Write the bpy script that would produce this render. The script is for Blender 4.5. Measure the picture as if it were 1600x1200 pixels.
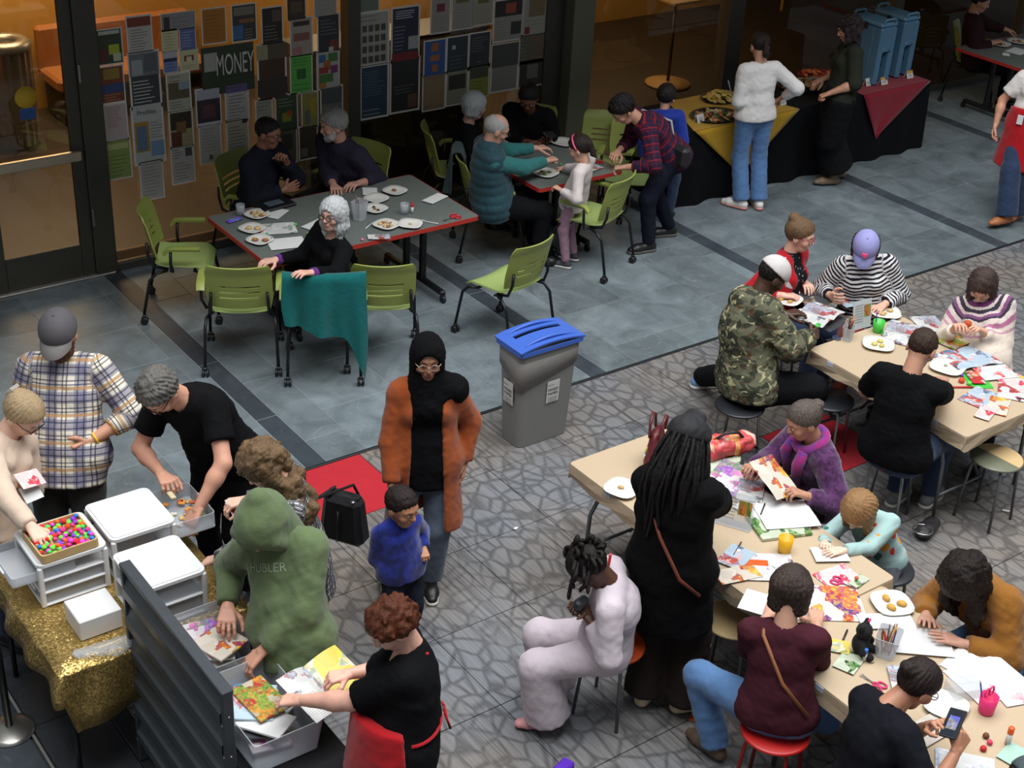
import bpy, bmesh, math, random
import numpy as np
from math import sin, cos, pi, radians, sqrt, atan2
for o in list(bpy.data.objects): bpy.data.objects.remove(o)
scene = bpy.context.scene
COL = scene.collection
# ------------------------------------------------------------------ camera
YAW, PIT, ROL, FPX, CAMH = radians(52.47), radians(29.34), radians(-3.35), 2272.0, 5.3
_f = np.array([cos(YAW)*cos(PIT), sin(YAW)*cos(PIT), -sin(PIT)])
_r = np.array([sin(YAW), -cos(YAW), 0.0]); _d = np.cross(_f, _r)
CAMR = np.array([cos(ROL)*_r + sin(ROL)*_d, -sin(ROL)*_r + cos(ROL)*_d, _f])
CAMC = np.array([0, 0, CAMH])
cam = bpy.data.cameras.new('camera'); camo = bpy.data.objects.new('camera', cam); COL.objects.link(camo)
cam.sensor_fit = 'HORIZONTAL'; cam.sensor_width = 36.0; cam.lens = 36.0*FPX/1600.0
cam.clip_end = 200
from mathutils import Matrix, Vector
_m = Matrix.Identity(4)
for i in range(3):
    _m[i][0] = CAMR[0][i]; _m[i][1] = -CAMR[1][i]; _m[i][2] = -CAMR[2][i]; _m[i][3] = CAMC[i]
camo.matrix_world = _m
scene.camera = camo
def P(x, y, z=0.0):
    """world point at height z seen at photo pixel x, y (1600 x 1200)"""
    d = CAMR.T @ np.array([(x-800)/FPX, (y-600)/FPX, 1.0])
    return CAMC + d*((z-CAMH)/d[2])
WALLY = 10.75
def PW(x, y, Y=WALLY):
    """point on the upright plane y = Y"""
    d = CAMR.T @ np.array([(x-800)/FPX, (y-600)/FPX, 1.0])
    return CAMC + d*(Y/d[1])
def PX(x, y, X):
    d = CAMR.T @ np.array([(x-800)/FPX, (y-600)/FPX, 1.0])
    return CAMC + d*(X/d[0])
# ------------------------------------------------------------------ light
w = bpy.data.worlds.new('world'); scene.world = w; w.use_nodes = True
w.node_tree.nodes['Background'].inputs[0].default_value = (0.86, 0.92, 1.0, 1)
w.node_tree.nodes['Background'].inputs[1].default_value = 0.30
def area(name, loc, rot, size, power, color):
    l = bpy.data.lights.new(name, 'AREA'); l.shape = 'RECTANGLE'; l.size, l.size_y = size
    l.energy = power; l.color = color
    o = bpy.data.objects.new(name, l); COL.objects.link(o); o.location = loc; o.rotation_euler = rot
    return o
area('skylight', (5.0, 3.6, 10.5), (radians(-8), 0, 0), (13, 7.5), 2450, (0.93, 0.97, 1.0))
scene.view_settings.view_transform = 'Standard'; scene.view_settings.look = 'None'
scene.view_settings.exposure = 0.0; scene.view_settings.gamma = 1.0
scene.view_settings.use_curve_mapping = False
# ------------------------------------------------------------------ materials
MATS = {}
def srgb(h):
    if isinstance(h, str):
        h = h.lstrip('#'); c = [int(h[i:i+2], 16)/255 for i in (0, 2, 4)]
    else: c = h
    return tuple(x/12.92 if x <= .04045 else ((x+.055)/1.055)**2.4 for x in c) + (1,)
class NT:
    """small node helper"""
    def __init__(s, name):
        s.m = bpy.data.materials.new(name); s.m.use_nodes = True; s.t = s.m.node_tree
        s.b = s.t.nodes['Principled BSDF']; s.out = s.t.nodes['Material Output']
    def n(s, kind, **kw):
        nd = s.t.nodes.new(kind)
        for k, v in kw.items():
            if k.startswith('i_'):
                key = k[2:]; key = int(key) if key.isdigit() else key.replace('_', ' ')
                s.link(nd.inputs[key], v)
            else: setattr(nd, k, v)
        return nd
    def link(s, sock, v):
        if hasattr(v, 'links') or isinstance(v, bpy.types.NodeSocket): s.t.links.new(v, sock)
        else:
            try: sock.default_value = v
            except Exception: sock.default_value = (v, v, v)
    def math(s, op, a, b=0.0, c=0.0, clamp=False):
        nd = s.t.nodes.new('ShaderNodeMath'); nd.operation = op; nd.use_clamp = clamp
        s.link(nd.inputs[0], a); s.link(nd.inputs[1], b); s.link(nd.inputs[2], c); return nd.outputs[0]
    def mix(s, f, a, b, blend='MIX'):
        nd = s.t.nodes.new('ShaderNodeMix'); nd.data_type = 'RGBA'; nd.blend_type = blend
        s.link(nd.inputs[0], f); s.link(nd.inputs[6], a); s.link(nd.inputs[7], b); return nd.outputs[2]
    def obj(s):
        return s.n('ShaderNodeTexCoord').outputs['Object']
    def attr(s, name):
        return s.n('ShaderNodeAttribute', attribute_name=name)
    def noise(s, vec, scale, detail=2.0, rough=0.5, dist=0.0):
        nd = s.n('ShaderNodeTexNoise'); s.link(nd.inputs['Vector'], vec)
        nd.inputs['Scale'].default_value = scale; nd.inputs['Detail'].default_value = detail
        nd.inputs['Roughness'].default_value = rough; nd.inputs['Distortion'].default_value = dist
        return nd.outputs['Fac']
    def ramp(s, fac, stops, interp='LINEAR'):
        nd = s.n('ShaderNodeValToRGB'); s.link(nd.inputs[0], fac); r = nd.color_ramp; r.interpolation = interp
        while len(r.elements) < len(stops): r.elements.new(0.5)
        for e, (p, c) in zip(r.elements, stops):
            e.position = p; e.color = c if len(c) == 4 else tuple(c)+(1,)
        return nd.outputs[0]
    def sep(s, v):
        nd = s.n('ShaderNodeSeparateXYZ'); s.link(nd.inputs[0], v); return nd.outputs
    def mapping(s, v, scale=(1, 1, 1), rot=(0, 0, 0), loc=(0, 0, 0)):
        nd = s.n('ShaderNodeMapping'); s.link(nd.inputs[0], v)
        nd.inputs['Scale'].default_value = scale; nd.inputs['Rotation'].default_value = rot
        nd.inputs['Location'].default_value = loc; return nd.outputs[0]
    def bump(s, h, strength=0.3, dist=0.01):
        nd = s.n('ShaderNodeBump'); s.link(nd.inputs['Height'], h)
        nd.inputs['Strength'].default_value = strength; nd.inputs['Distance'].default_value = dist
        s.t.links.new(nd.outputs[0], s.b.inputs['Normal'])
    def done(s, col, rough=0.6, metal=0.0, spec=0.5, **kw):
        s.link(s.b.inputs['Base Color'], col); s.link(s.b.inputs['Roughness'], rough)
        s.b.inputs['Metallic'].default_value = metal; s.b.inputs['Specular IOR Level'].default_value = spec
        for k, v in kw.items(): s.link(s.b.inputs[k.replace('_', ' ')], v)
        return s.m
def plain(name, hexc, rough=0.5, metal=0.0, var=0.12, scale=30, bump=0.0, spec=0.5, **kw):
    """base colour broken up by noise"""
    if name in MATS: return MATS[name]
    t = NT(name); c = srgb(hexc); v = t.noise(t.obj(), scale, 3)
    f = t.math('MULTIPLY_ADD', v, 2*var, 1-var)
    nd = t.n('ShaderNodeVectorMath', operation='SCALE'); nd.inputs[0].default_value = c[:3]; t.link(nd.inputs['Scale'], f)
    if bump: t.bump(v, bump, 0.005)
    MATS[name] = t.done(nd.outputs[0], rough, metal, spec, **kw); return MATS[name]
def cloth(name, hexc, var=0.18, weave=260, rough=0.9, bump=0.25, scale=9, sheen=0.15):
    if name in MATS: return MATS[name]
    t = NT(name); c = srgb(hexc); o = t.obj()
    v = t.noise(o, scale, 4, 0.6); g = t.noise(o, weave, 2)
    f = t.math('ADD', t.math('MULTIPLY_ADD', v, 2*var, 1-var), t.math('MULTIPLY_ADD', g, 0.3, -0.15))
    nd = t.n('ShaderNodeVectorMath', operation='SCALE'); nd.inputs[0].default_value = c[:3]; t.link(nd.inputs['Scale'], f)
    t.bump(t.math('ADD', g, t.math('MULTIPLY', t.noise(o, 28, 3), 1.6)), bump, 0.006)
    MATS[name] = t.done(nd.outputs[0], rough, 0, 0.12, Sheen_Weight=sheen if sum(c[:3]) > .12 else 0.0); return MATS[name]
# ------------------------------------------------------------------ mesh helpers
def newobj(name, me, mat=None, parent=None, loc=None):
    o = bpy.data.objects.new(name, me); COL.objects.link(o)
    if mat is not None and me is not None:
        for m in (mat if isinstance(mat, (list, tuple)) else [mat]): me.materials.append(m)
    if parent is not None: o.parent = parent
    if loc is not None: o.location = loc
    return o
def tag(o, label=None, cat=None, group=None, kind=None):
    if label: o['label'] = label
    if cat: o['category'] = cat
    if group: o['group'] = group
    if kind: o['kind'] = kind
    return o
def empty(name, loc=(0, 0, 0), rz=0.0, label=None, cat=None, group=None):
    o = bpy.data.objects.new(name, None); COL.objects.link(o); o.location = tuple(loc); o.rotation_euler = (0, 0, rz)
    o.empty_display_size = 0.1
    return tag(o, label, cat, group)
def copytree(o, parent=None):
    c = o.copy(); COL.objects.link(c)
    if parent is not None: c.parent = parent
    for ch in list(o.children): copytree(ch, c)
    return c
def np_mesh(name, V, Fq, smooth=True, mi=None):
    me = bpy.data.meshes.new(name)
    V = np.asarray(V, np.float32); Fq = np.asarray(Fq, np.int32)
    k = Fq.shape[1]
    me.vertices.add(len(V)); me.vertices.foreach_set('co', V.ravel())
    me.loops.add(Fq.size); me.loops.foreach_set('vertex_index', Fq.ravel())
    me.polygons.add(len(Fq)); me.polygons.foreach_set('loop_start', np.arange(0, Fq.size, k, dtype=np.int32))
    me.polygons.foreach_set('loop_total', np.full(len(Fq), k, np.int32))
    if mi is not None: me.polygons.foreach_set('material_index', np.asarray(mi, np.int32))
    me.polygons.foreach_set('use_smooth', np.full(len(Fq), smooth, bool))
    me.update(calc_edges=True); return me
class MB:
    """collects simple shapes into one mesh"""
    def __init__(s): s.V = []; s.F = []; s.M = []; s.S = []
    def add(s, vs, fs, mi=0, smooth=False):
        o = len(s.V); s.V += [tuple(map(float, v)) for v in vs]
        for f in fs: s.F.append(tuple(i+o for i in f)); s.M.append(mi); s.S.append(smooth)
        return s
    def box(s, c, d, rot=None, mi=0, bev=0.0, top=1.0):
        """box with centre c, size d; optional bevel (chamfer) and top taper"""
        x, y, z = (q/2 for q in d); b = min(bev, x*.9, y*.9, z*.9)
        if b <= 0:
            vs = [(sx*x*(top if sz > 0 else 1), sy*y*(top if sz > 0 else 1), sz*z) for sz in (-1, 1) for sy in (-1, 1) for sx in (-1, 1)]
            fs = [(0, 2, 3, 1), (4, 5, 7, 6), (0, 1, 5, 4), (2, 6, 7, 3), (0, 4, 6, 2), (1, 3, 7, 5)]
        else:
            vs = []; ids = {}
            for sx in (-1, 1):
                for sy in (-1, 1):
                    for sz in (-1, 1):
                        k = top if sz > 0 else 1
                        for ax, v in enumerate(((x, y-b, z-b), (x-b, y, z-b), (x-b, y-b, z))):
                            ids[(sx, sy, sz, ax)] = len(vs); vs.append((sx*v[0]*k, sy*v[1]*k, sz*v[2]))
            fs = []
            for ax in range(3):
                u, w_ = [(1, 2), (0, 2), (0, 1)][ax]
                for sg in (-1, 1):
                    q = []
                    for a, c_ in ((-1, -1), (1, -1), (1, 1), (-1, 1)):
                        t = [0, 0, 0]; t[ax] = sg; t[u] = a; t[w_] = c_; q.append(ids[(*t, ax)])
                    fs.append(tuple(q))
            for ax in range(3):
                u, w_ = [(1, 2), (0, 2), (0, 1)][ax]
                for a in (-1, 1):
                    for c_ in (-1, 1):
                        t0 = [0, 0, 0]; t1 = [0, 0, 0]; t0[ax] = -1; t1[ax] = 1; t0[u] = t1[u] = a; t0[w_] = t1[w_] = c_
                        fs.append((ids[(*t0, u)], ids[(*t1, u)], ids[(*t1, w_)], ids[(*t0, w_)]))
            for sx in (-1, 1):
                for sy in (-1, 1):
                    for sz in (-1, 1): fs.append(tuple(ids[(sx, sy, sz, k)] for k in range(3)))
        if rot is not None:
            R = np.asarray(rot); vs = [R @ np.array(v) for v in vs]
        s.add([np.array(v)+np.array(c) for v in vs], fs, mi); return s
    def tube(s, pts, r, seg=8, mi=0, cap=True, smooth=True):
        pts = [np.array(p, float) for p in pts]; n = len(pts); rs = r if isinstance(r, (list, tuple)) else [r]*n
        vs = []; up = None
        for i, p in enumerate(pts):
            d = pts[min(i+1, n-1)]-pts[max(i-1, 0)]; d = d/(np.linalg.norm(d)+1e-9)
            if up is None: up = np.array([0, 0, 1.]) if abs(d[2]) < .9 else np.array([1., 0, 0])
            a = np.cross(d, up); a /= np.linalg.norm(a)+1e-9; b = np.cross(a, d); up = b
            for k in range(seg):
                t = 2*pi*k/seg; vs.append(p+rs[i]*(a*cos(t)+b*sin(t)))
        fs = [(i*seg+k, i*seg+(k+1) % seg, (i+1)*seg+(k+1) % seg, (i+1)*seg+k) for i in range(n-1) for k in range(seg)]
        s.add(vs, fs, mi, smooth)
        if cap:
            o = len(s.V)-n*seg
            s.F.append(tuple(o+k for k in range(seg))[::-1]); s.F.append(tuple(o+(n-1)*seg+k for k in range(seg)))
            s.M += [mi, mi]; s.S += [False, False]
        return s
    def lathe(s, prof, c=(0, 0, 0), seg=24, mi=0, smooth=True, sx=1.0, sy=1.0):
        """profile [(r, z)] spun round z"""
        vs = [(c[0]+sx*r*cos(2*pi*k/seg), c[1]+sy*r*sin(2*pi*k/seg), c[2]+z) for r, z in prof for k in range(seg)]
        fs = [(i*seg+k, i*seg+(k+1) % seg, (i+1)*seg+(k+1) % seg, (i+1)*seg+k) for i in range(len(prof)-1) for k in range(seg)]
        s.add(vs, fs, mi, smooth); return s
    def prism(s, poly, z0, z1, mi=0, ms=None):
        n = len(poly)
        vs = [(x, y, z0) for x, y in poly]+[(x, y, z1) for x, y in poly]
        s.add(vs, [tuple(range(n))[::-1], tuple(range(n, 2*n))], mi)
        o = len(s.V)-2*n
        for i in range(n):
            s.F.append((o+i, o+(i+1) % n, o+n+(i+1) % n, o+n+i)); s.M.append(mi if ms is None else ms); s.S.append(False)
        return s
    def mesh(s, name):
        me = bpy.data.meshes.new(name); me.from_pydata(s.V, [], s.F)
        me.polygons.foreach_set('material_index', s.M); me.polygons.foreach_set('use_smooth', s.S); me.update()
        return me
    def build(s, name, mat, parent=None, loc=None, rz=0.0):
        o = newobj(name, s.mesh(name), mat, parent, loc)
        if rz: o.rotation_euler = (0, 0, rz)
        return o
def rrect(w_, d, r, n=4):
    pts = []
    for cx, cy, a0 in ((w_/2-r, d/2-r, 0), (-w_/2+r, d/2-r, 90), (-w_/2+r, -d/2+r, 180), (w_/2-r, -d/2+r, 270)):
        for i in range(n+1):
            a = radians(a0+90*i/n); pts.append((cx+r*cos(a), cy+r*sin(a)))
    return pts
def rotz(a): return np.array([[cos(a), -sin(a), 0], [sin(a), cos(a), 0], [0, 0, 1.]])
def rotx(a): return np.array([[1., 0, 0], [0, cos(a), -sin(a)], [0, sin(a), cos(a)]])
def roty(a): return np.array([[cos(a), 0, sin(a)], [0, 1., 0], [-sin(a), 0, cos(a)]])
# ------------------------------------------------------------------ implicit surfaces
def nrm(v): v = np.asarray(v, float); return v/(np.linalg.norm(v)+1e-12)
def cone(a, b, r1, r2, flat=None, cap=0, k=None, op='u', off=0.0, ref=None):
    return dict(t='c', a=np.asarray(a, float), b=np.asarray(b, float), r1=r1, r2=r2, flat=flat, cap=cap, k=k, op=op, off=off, ref=ref)
def ell(c, A, r, k=None, op='u'):
    return dict(t='e', c=np.asarray(c, float), A=np.asarray(A, float), r=np.asarray(r, float), k=k, op=op)
def half(p, n, k=0.01):
    """cut away the side the normal points to"""
    return dict(t='h', p=np.asarray(p, float), n=nrm(n), k=k, op='x')
def sdf(q, X):
    if q['t'] == 'c':
        ab = q['b']-q['a']; L = np.linalg.norm(ab)+1e-9; u = ab/L
        d = X-q['a']; s = d@u; t = np.clip(s/L, 0, 1)
        d = d-(t*L)[..., None]*u; kk = 1.0
        if q['flat'] is not None:
            for f, fk in (q['flat'] if isinstance(q['flat'], list) else [q['flat']]):
                d = d+f*((d@f)*(1/fk-1))[..., None]; kk = min(kk, fk)
        v = (np.sqrt((d*d).sum(-1))-(q['r1']+(q['r2']-q['r1'])*t))*(kk if kk < 1 else 1.0)
        if q['cap'] & 2: v = np.maximum(v, s-L)
        if q['cap'] & 1: v = np.maximum(v, -s)
        return v
    if q['t'] == 'e':
        d = (X-q['c'])@q['A'].T; k0 = np.sqrt(((d/q['r'])**2).sum(-1)); k1 = np.sqrt(((d/q['r']**2)**2).sum(-1))+1e-9
        return k0*(k0-1)/k1
    if q['t'] == 'h': return (X-q['p'])@q['n']
def bbox(q):
    if q['t'] == 'c':
        r = max(q['r1'], q['r2']); return np.minimum(q['a'], q['b'])-r, np.maximum(q['a'], q['b'])+r
    r = np.sqrt(((q['A']*q['r'][:, None])**2).sum(0)); return q['c']-r, q['c']+r
def field(prims, h, k=0.02):
    us = [q for q in prims if q['op'] == 'u']
    lo = np.min([bbox(q)[0] for q in us], 0)-2.5*h-.004; hi = np.max([bbox(q)[1] for q in us], 0)+2.5*h+.004
    n = np.ceil((hi-lo)/h).astype(int)+1
    F = np.full(n, 0.3, np.float32)
    ax = [lo[i]+h*np.arange(n[i]) for i in range(3)]
    for q in prims:
        kk = q['k'] or k
        if q['t'] == 'h': i0 = np.zeros(3, int); i1 = n
        else:
            a, b = bbox(q); m = kk+2*h
            i0 = np.clip(np.floor((a-m-lo)/h).astype(int), 0, n); i1 = np.clip(np.ceil((b+m-lo)/h).astype(int)+1, 0, n)
        if (i1 <= i0).any(): continue
        sl = tuple(slice(i0[i], i1[i]) for i in range(3))
        X = np.stack(np.meshgrid(*[ax[i][sl[i]] for i in range(3)], indexing='ij'), -1)
        v = sdf(q, X); f = F[sl]
        if q['op'] == 'u':
            hh = np.clip(.5+.5*(f-v)/kk, 0, 1); F[sl] = f+(v-f)*hh-kk*hh*(1-hh)
        else:
            v = -v if q['op'] == 's' else v
            hh = np.clip(.5-.5*(f-v)/kk, 0, 1); F[sl] = f+(v-f)*hh+kk*hh*(1-hh)
    return F, lo
_CORN = np.array([(i, j, k) for i in (0, 1) for j in (0, 1) for k in (0, 1)])
_EDG = [(a, b) for a in range(8) for b in range(a+1, 8) if abs(_CORN[a]-_CORN[b]).sum() == 1]
def nets(F, lo, h):
    F[[0, -1]] = np.maximum(F[[0, -1]], h); F[:, [0, -1]] = np.maximum(F[:, [0, -1]], h); F[:, :, [0, -1]] = np.maximum(F[:, :, [0, -1]], h)
    S = F < 0; n = F.shape
    c = np.zeros([m-1 for m in n], np.int8)
    for i, j, k in _CORN: c += S[i:n[0]-1+i, j:n[1]-1+j, k:n[2]-1+k]
    act = (c > 0) & (c < 8); ids = np.argwhere(act); idx = np.full(act.shape, -1, np.int32); idx[act] = np.arange(len(ids))
    vals = np.stack([F[ids[:, 0]+a, ids[:, 1]+b, ids[:, 2]+d] for a, b, d in _CORN], 1)
    pos = np.zeros((len(ids), 3)); cnt = np.zeros(len(ids))
    for a, b in _EDG:
        fa, fb = vals[:, a], vals[:, b]; m = (fa < 0) != (fb < 0)
        t = np.where(m, fa/np.where(m, fa-fb, 1), 0)
        pos += m[:, None]*(_CORN[a]+t[:, None]*(_CORN[b]-_CORN[a])); cnt += m
    V = lo+h*(ids+pos/np.maximum(cnt, 1)[:, None])
    Q = []
    for ax in range(3):
        u, w_ = (ax+1) % 3, (ax+2) % 3
        A = S.take(range(n[ax]-1), ax); B = S.take(range(1, n[ax]), ax)
        for flip, msk in ((0, A & ~B), (1, ~A & B)):
            e = np.argwhere(msk); e = e[(e[:, u] > 0) & (e[:, w_] > 0) & (e[:, u] < n[u]-1) & (e[:, w_] < n[w_]-1)]
            q = []
            for du, dw in ((-1, -1), (0, -1), (0, 0), (-1, 0)):
                g = e.copy(); g[:, u] += du; g[:, w_] += dw; q.append(idx[g[:, 0], g[:, 1], g[:, 2]])
            q = np.stack(q, 1); Q.append(q[:, ::-1] if flip else q)
    return V, np.concatenate(Q)
def vnorm(V, Q):
    n = np.cross(V[Q[:, 2]]-V[Q[:, 0]], V[Q[:, 3]]-V[Q[:, 1]]); N = np.zeros_like(V)
    for i in range(4):
        for c in range(3): N[:, c] += np.bincount(Q[:, i], n[:, c], len(V))
    return N/(np.linalg.norm(N, axis=1, keepdims=True)+1e-12)
def relax(V, Q, it=1, f=0.5):
    for _ in range(it):
        A = np.zeros_like(V); C = np.zeros(len(V))
        for i in range(4):
            j = (i+1) % 4
            for c in range(3): A[:, c] += np.bincount(Q[:, i], V[Q[:, j], c], len(V))+np.bincount(Q[:, j], V[Q[:, i], c], len(V))
            C += np.bincount(Q[:, i], None, len(V))+np.bincount(Q[:, j], None, len(V))
        V = V*(1-f)+f*A/np.maximum(C, 1)[:, None]
    return V
def wob(X, wl, seed, n=5):
    g = np.random.RandomState(seed); out = np.zeros(len(X))
    for i in range(n):
        v = nrm(g.normal(size=3))*2*pi/wl*g.uniform(.7, 1.4); w2 = nrm(g.normal(size=3))*2*pi/wl*.7
        out += np.sin(X@v+g.uniform(0, 6)+1.4*np.sin(X@w2+g.uniform(0, 6)))
    return out/n
def blob(name, prims, h=0.012, k=0.02, mat=None, parent=None, org=(0, 0, 0), disp=None, rest=False, smooth=1, post=None, attrs=None):
    """mesh of a blended implicit shape, one object; disp = list of (amplitude, wavelength)"""
    F, lo = field(prims, h, k); V, Q = nets(F, lo, h)
    if smooth: V = relax(V, Q, smooth, .4)
    if disp:
        N = vnorm(V, Q); s = sum(int(abs(x)*1000) for x in lo) % 9973
        for a, wl in disp: V = V+N*(a*wob(V, wl, s+int(wl*999)))[:, None]
    if post: V = post(V, Q)
    me = np_mesh(name, V-np.asarray(org), Q)
    if rest:
        best = np.full(len(V), 9.); R = np.zeros((len(V), 3), np.float32)
        for q in prims:
            if q['op'] != 'u' or q['t'] != 'c' or q['ref'] is None: continue
            v = sdf(q, V); m = v < best; best[m] = v[m]
            a = q['a']; u = nrm(q['b']-a); d = V[m]-a; r1 = nrm(q['ref']-u*(q['ref']@u)); r2 = np.cross(u, r1)
            if q.get('lock'): r1, r2, u = q['lock']; d = V[m]-q['o']
            R[m] = np.stack([d@r1, d@r2, d@u+q['off']], 1)
        at = me.attributes.new('rest', 'FLOAT_VECTOR', 'POINT'); at.data.foreach_set('vector', R.ravel())
    if attrs:
        for nm, fn in attrs.items():
            at = me.attributes.new(nm, 'FLOAT', 'POINT'); at.data.foreach_set('value', np.asarray(fn(V), np.float32))
    return newobj(name, me, mat, parent)
# ------------------------------------------------------------------ the setting
def inview(pts, m=650):
    q = (CAMR@(np.asarray(pts)-CAMC).T).T; x = 800+FPX*q[:, 0]/q[:, 2]; y = 600+FPX*q[:, 1]/q[:, 2]
    return x.max() > -m and x.min() < 1600+m and y.max() > -m and y.min() < 1200+m
def slate_mat(name, c1, c2, vein=.5):
    t = NT(name); g = t.n('ShaderNodeNewGeometry').outputs['Position']; inf = t.n('ShaderNodeObjectInfo')
    a = t.noise(g, 3.2, 6, .62, .7); b = t.noise(t.mapping(g, (1, .35, 1), (0, 0, .6)), 9, 5, .65, 1.5)
    col = t.mix(t.ramp(a, [(.3, (0, 0, 0)), (.7, (1, 1, 1))]), srgb(c1), srgb(c2))
    tone = t.math('MULTIPLY_ADD', inf.outputs['Random'], .34, .83)
    nd = t.n('ShaderNodeVectorMath', operation='SCALE'); t.link(nd.inputs[0], col); t.link(nd.inputs['Scale'], tone)
    vm = t.ramp(b, [(.60, (0, 0, 0)), (.66, (1, 1, 1)), (.72, (.2, .2, .2))]); col = t.mix(t.math('MULTIPLY', vm, vein*.16), nd.outputs[0], srgb('#a8b2b4'))
    v2 = t.noise(t.mapping(g, (1, 1, 1), (0, 0, 1.1)), 1.7, 3, .5, 2.2); m2 = t.math('LESS_THAN', t.math('ABSOLUTE', t.math('SUBTRACT', v2, .5)), .004)
    col = t.mix(t.math('MULTIPLY', m2, vein*.45), col, srgb('#98a0a2'))
    t.bump(t.math('ADD', a, t.math('MULTIPLY', b, .5)), .25, .004)
    return t.done(col, t.math('MULTIPLY_ADD', a, .25, .38), 0, .45)
SL = slate_mat('slate', '#545c5f', '#747d80'); SLD = slate_mat('slate_dark', '#31363c', '#40464c', .15); SLDK = slate_mat('slate_black', '#24262a', '#34373b', .15)
def carpet_mat():
    t = NT('carpet'); g = t.n('ShaderNodeNewGeometry').outputs['Position']; inf = t.n('ShaderNodeObjectInfo'); o = t.obj()
    wv = t.noise(g, 2.4, 2); wob_ = t.n('ShaderNodeVectorMath', operation='SCALE'); wob_.inputs[0].default_value = (.05, .05, 0); t.link(wob_.inputs['Scale'], wv)
    gp = t.n('ShaderNodeVectorMath', operation='ADD'); t.link(gp.inputs[0], t.mapping(g, (1, 1, 0))); t.link(gp.inputs[1], wob_.outputs[0]); gp = gp.outputs[0]
    v = t.n('ShaderNodeTexVoronoi', feature='DISTANCE_TO_EDGE'); t.link(v.inputs['Vector'], t.mapping(gp, (1, .72, 1), (0, 0, .35))); v.inputs['Scale'].default_value = 10.0; v.inputs['Randomness'].default_value = .95
    edge = t.ramp(v.outputs['Distance'], [(.02, (0, 0, 0)), (.15, (1, 1, 1))])
    ox = t.sep(o); stripe = t.noise(t.mapping(o, (55, 1.2, 1)), 1.0, 3, .7); st = t.ramp(stripe, [(.36, (0, 0, 0)), (.56, (1, 1, 1))])
    sx = t.math('FRACT', t.math('MULTIPLY_ADD', ox[0], 21.0, 20.0)); ln = t.ramp(sx, [(.10, (0, 0, 0)), (.22, (1, 1, 1))])
    stp = t.math('MULTIPLY', t.math('MULTIPLY_ADD', st, .55, .45), t.math('MULTIPLY_ADD', ln, .55, .45))
    msk = t.ramp(t.noise(t.mapping(g, (1.5, .55, 1), (0, 0, .25)), 1.1, 2), [(.50, (0, 0, 0)), (.62, (1, 1, 1))])
    cob = t.math('MULTIPLY', t.math('MULTIPLY_ADD', edge, .52, .48), t.math('MULTIPLY_ADD', st, .34, .66))
    f = t.math('ADD', t.math('MULTIPLY', cob, t.math('SUBTRACT', 1.0, t.math('MULTIPLY', msk, .8))), t.math('MULTIPLY', t.math('MULTIPLY', stp, t.math('MULTIPLY_ADD', edge, .2, .8)), t.math('MULTIPLY', msk, .8)))
    tint = t.noise(g, .9, 3); base = t.mix(t.ramp(tint, [(.35, (0, 0, 0)), (.65, (1, 1, 1))]), srgb('#857b71'), srgb('#7a7b7e'))
    fine = t.noise(o, 320, 2); f2 = t.math('MULTIPLY', t.math('MULTIPLY', f, t.math('MULTIPLY_ADD', fine, .5, .75)), t.math('MULTIPLY_ADD', inf.outputs['Random'], .10, .95))
    col = t.mix(f2, srgb('#2c2a2d'), base); t.bump(t.math('ADD', fine, t.math('MULTIPLY', f, .8)), .5, .004)
    return t.done(col, .97, 0, .1)
CARP = carpet_mat(); REDC = cloth('carpet_red', '#b3202b', .12, 300, .95, .5)
floor = MB().box((10.5, 4.5, -.07), (21.4, 12.4, .10)).build('floor', plain('floor_bed', '#3b3c3e', .9)); tag(floor, 'slate and carpet floor of the hall', None, None, 'structure')
rnd = random.Random(4)
_tm = {}
def tile(w_, d, m, mname, x, y, red=0):
    key = (round(w_, 3), round(d, 3), mname)
    if key not in _tm:
        mb = MB(); mb.box((0, 0, -.01), (w_-.005, d-.005, .02), bev=.002); me = mb.mesh('slab'); me.materials.append(m); _tm[key] = me
    o = bpy.data.objects.new('slate_tile' if 'slate' in mname else 'carpet_tile', _tm[key]); COL.objects.link(o); o.parent = floor; o.location = (x, y, rnd.uniform(-.0006, .0004)); return o
Y0 = 7.24
gb = MB().box((10.5, (Y0+WALLY)/2, -.009), (20, WALLY-Y0, .012)).build('grout_bed', plain('grout', '#868c8e', .9), floor)
# slate: columns between the dark cross bands
xs = []
for k in range(-1, 6):
    b = 3.89+2.43*k; xs.append((b, .16, 'slate_dark'))
    for w_ in (.31, .61, .61, .61, .13): pass
    x = b+.16
    for w_ in (.31, .61, .61, .61): xs.append((x, w_, 'slate')); x += w_
    xs.append((x, b+2.43-x, 'slate'))
for x, w_, mn in xs:
    y = Y0+.012-(rnd.choice((0, .31)) if mn == 'slate' else .2)
    while y < WALLY-.02:
        d = rnd.choice((.62, .62, .93)) if mn == 'slate' else .92
        a = max(y, Y0+.012); b = min(y+d, WALLY)
        if b-a > .06 and inview([(x, a, 0), (x+w_, a, 0), (x, b, 0), (x+w_, b, 0)]): tile(w_, b-a, SL if mn == 'slate' else SLD, mn, x+w_/2, (a+b)/2)
        y += d
# carpet tiles
CT = .637
for i in range(-3, 17):
    for j in range(1, 10):
        x = 3.645+CT*i; y = Y0-.012-CT*j; red = (i, j) in ((0, 1), (5, 3))
        if x < 1.98: continue
        if not inview([(x, y, 0), (x+CT, y, 0), (x, y+CT, 0), (x+CT, y+CT, 0)]): continue
        o = tile(CT, CT, REDC if red else CARP, 'carpet_red' if red else 'carpet', x+CT/2, y+CT/2)
        if not red: o.rotation_euler = (0, 0, rnd.choice((0, 0, 0, pi/2, pi)))
for j in range(1, 10):
    y = Y0-.012-CT*j
    if inview([(1.98, y, 0), (2.37, y+CT, 0)]): tile(.391, CT, CARP, 'carpet', 1.98+.1955, y+CT/2)
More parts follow.
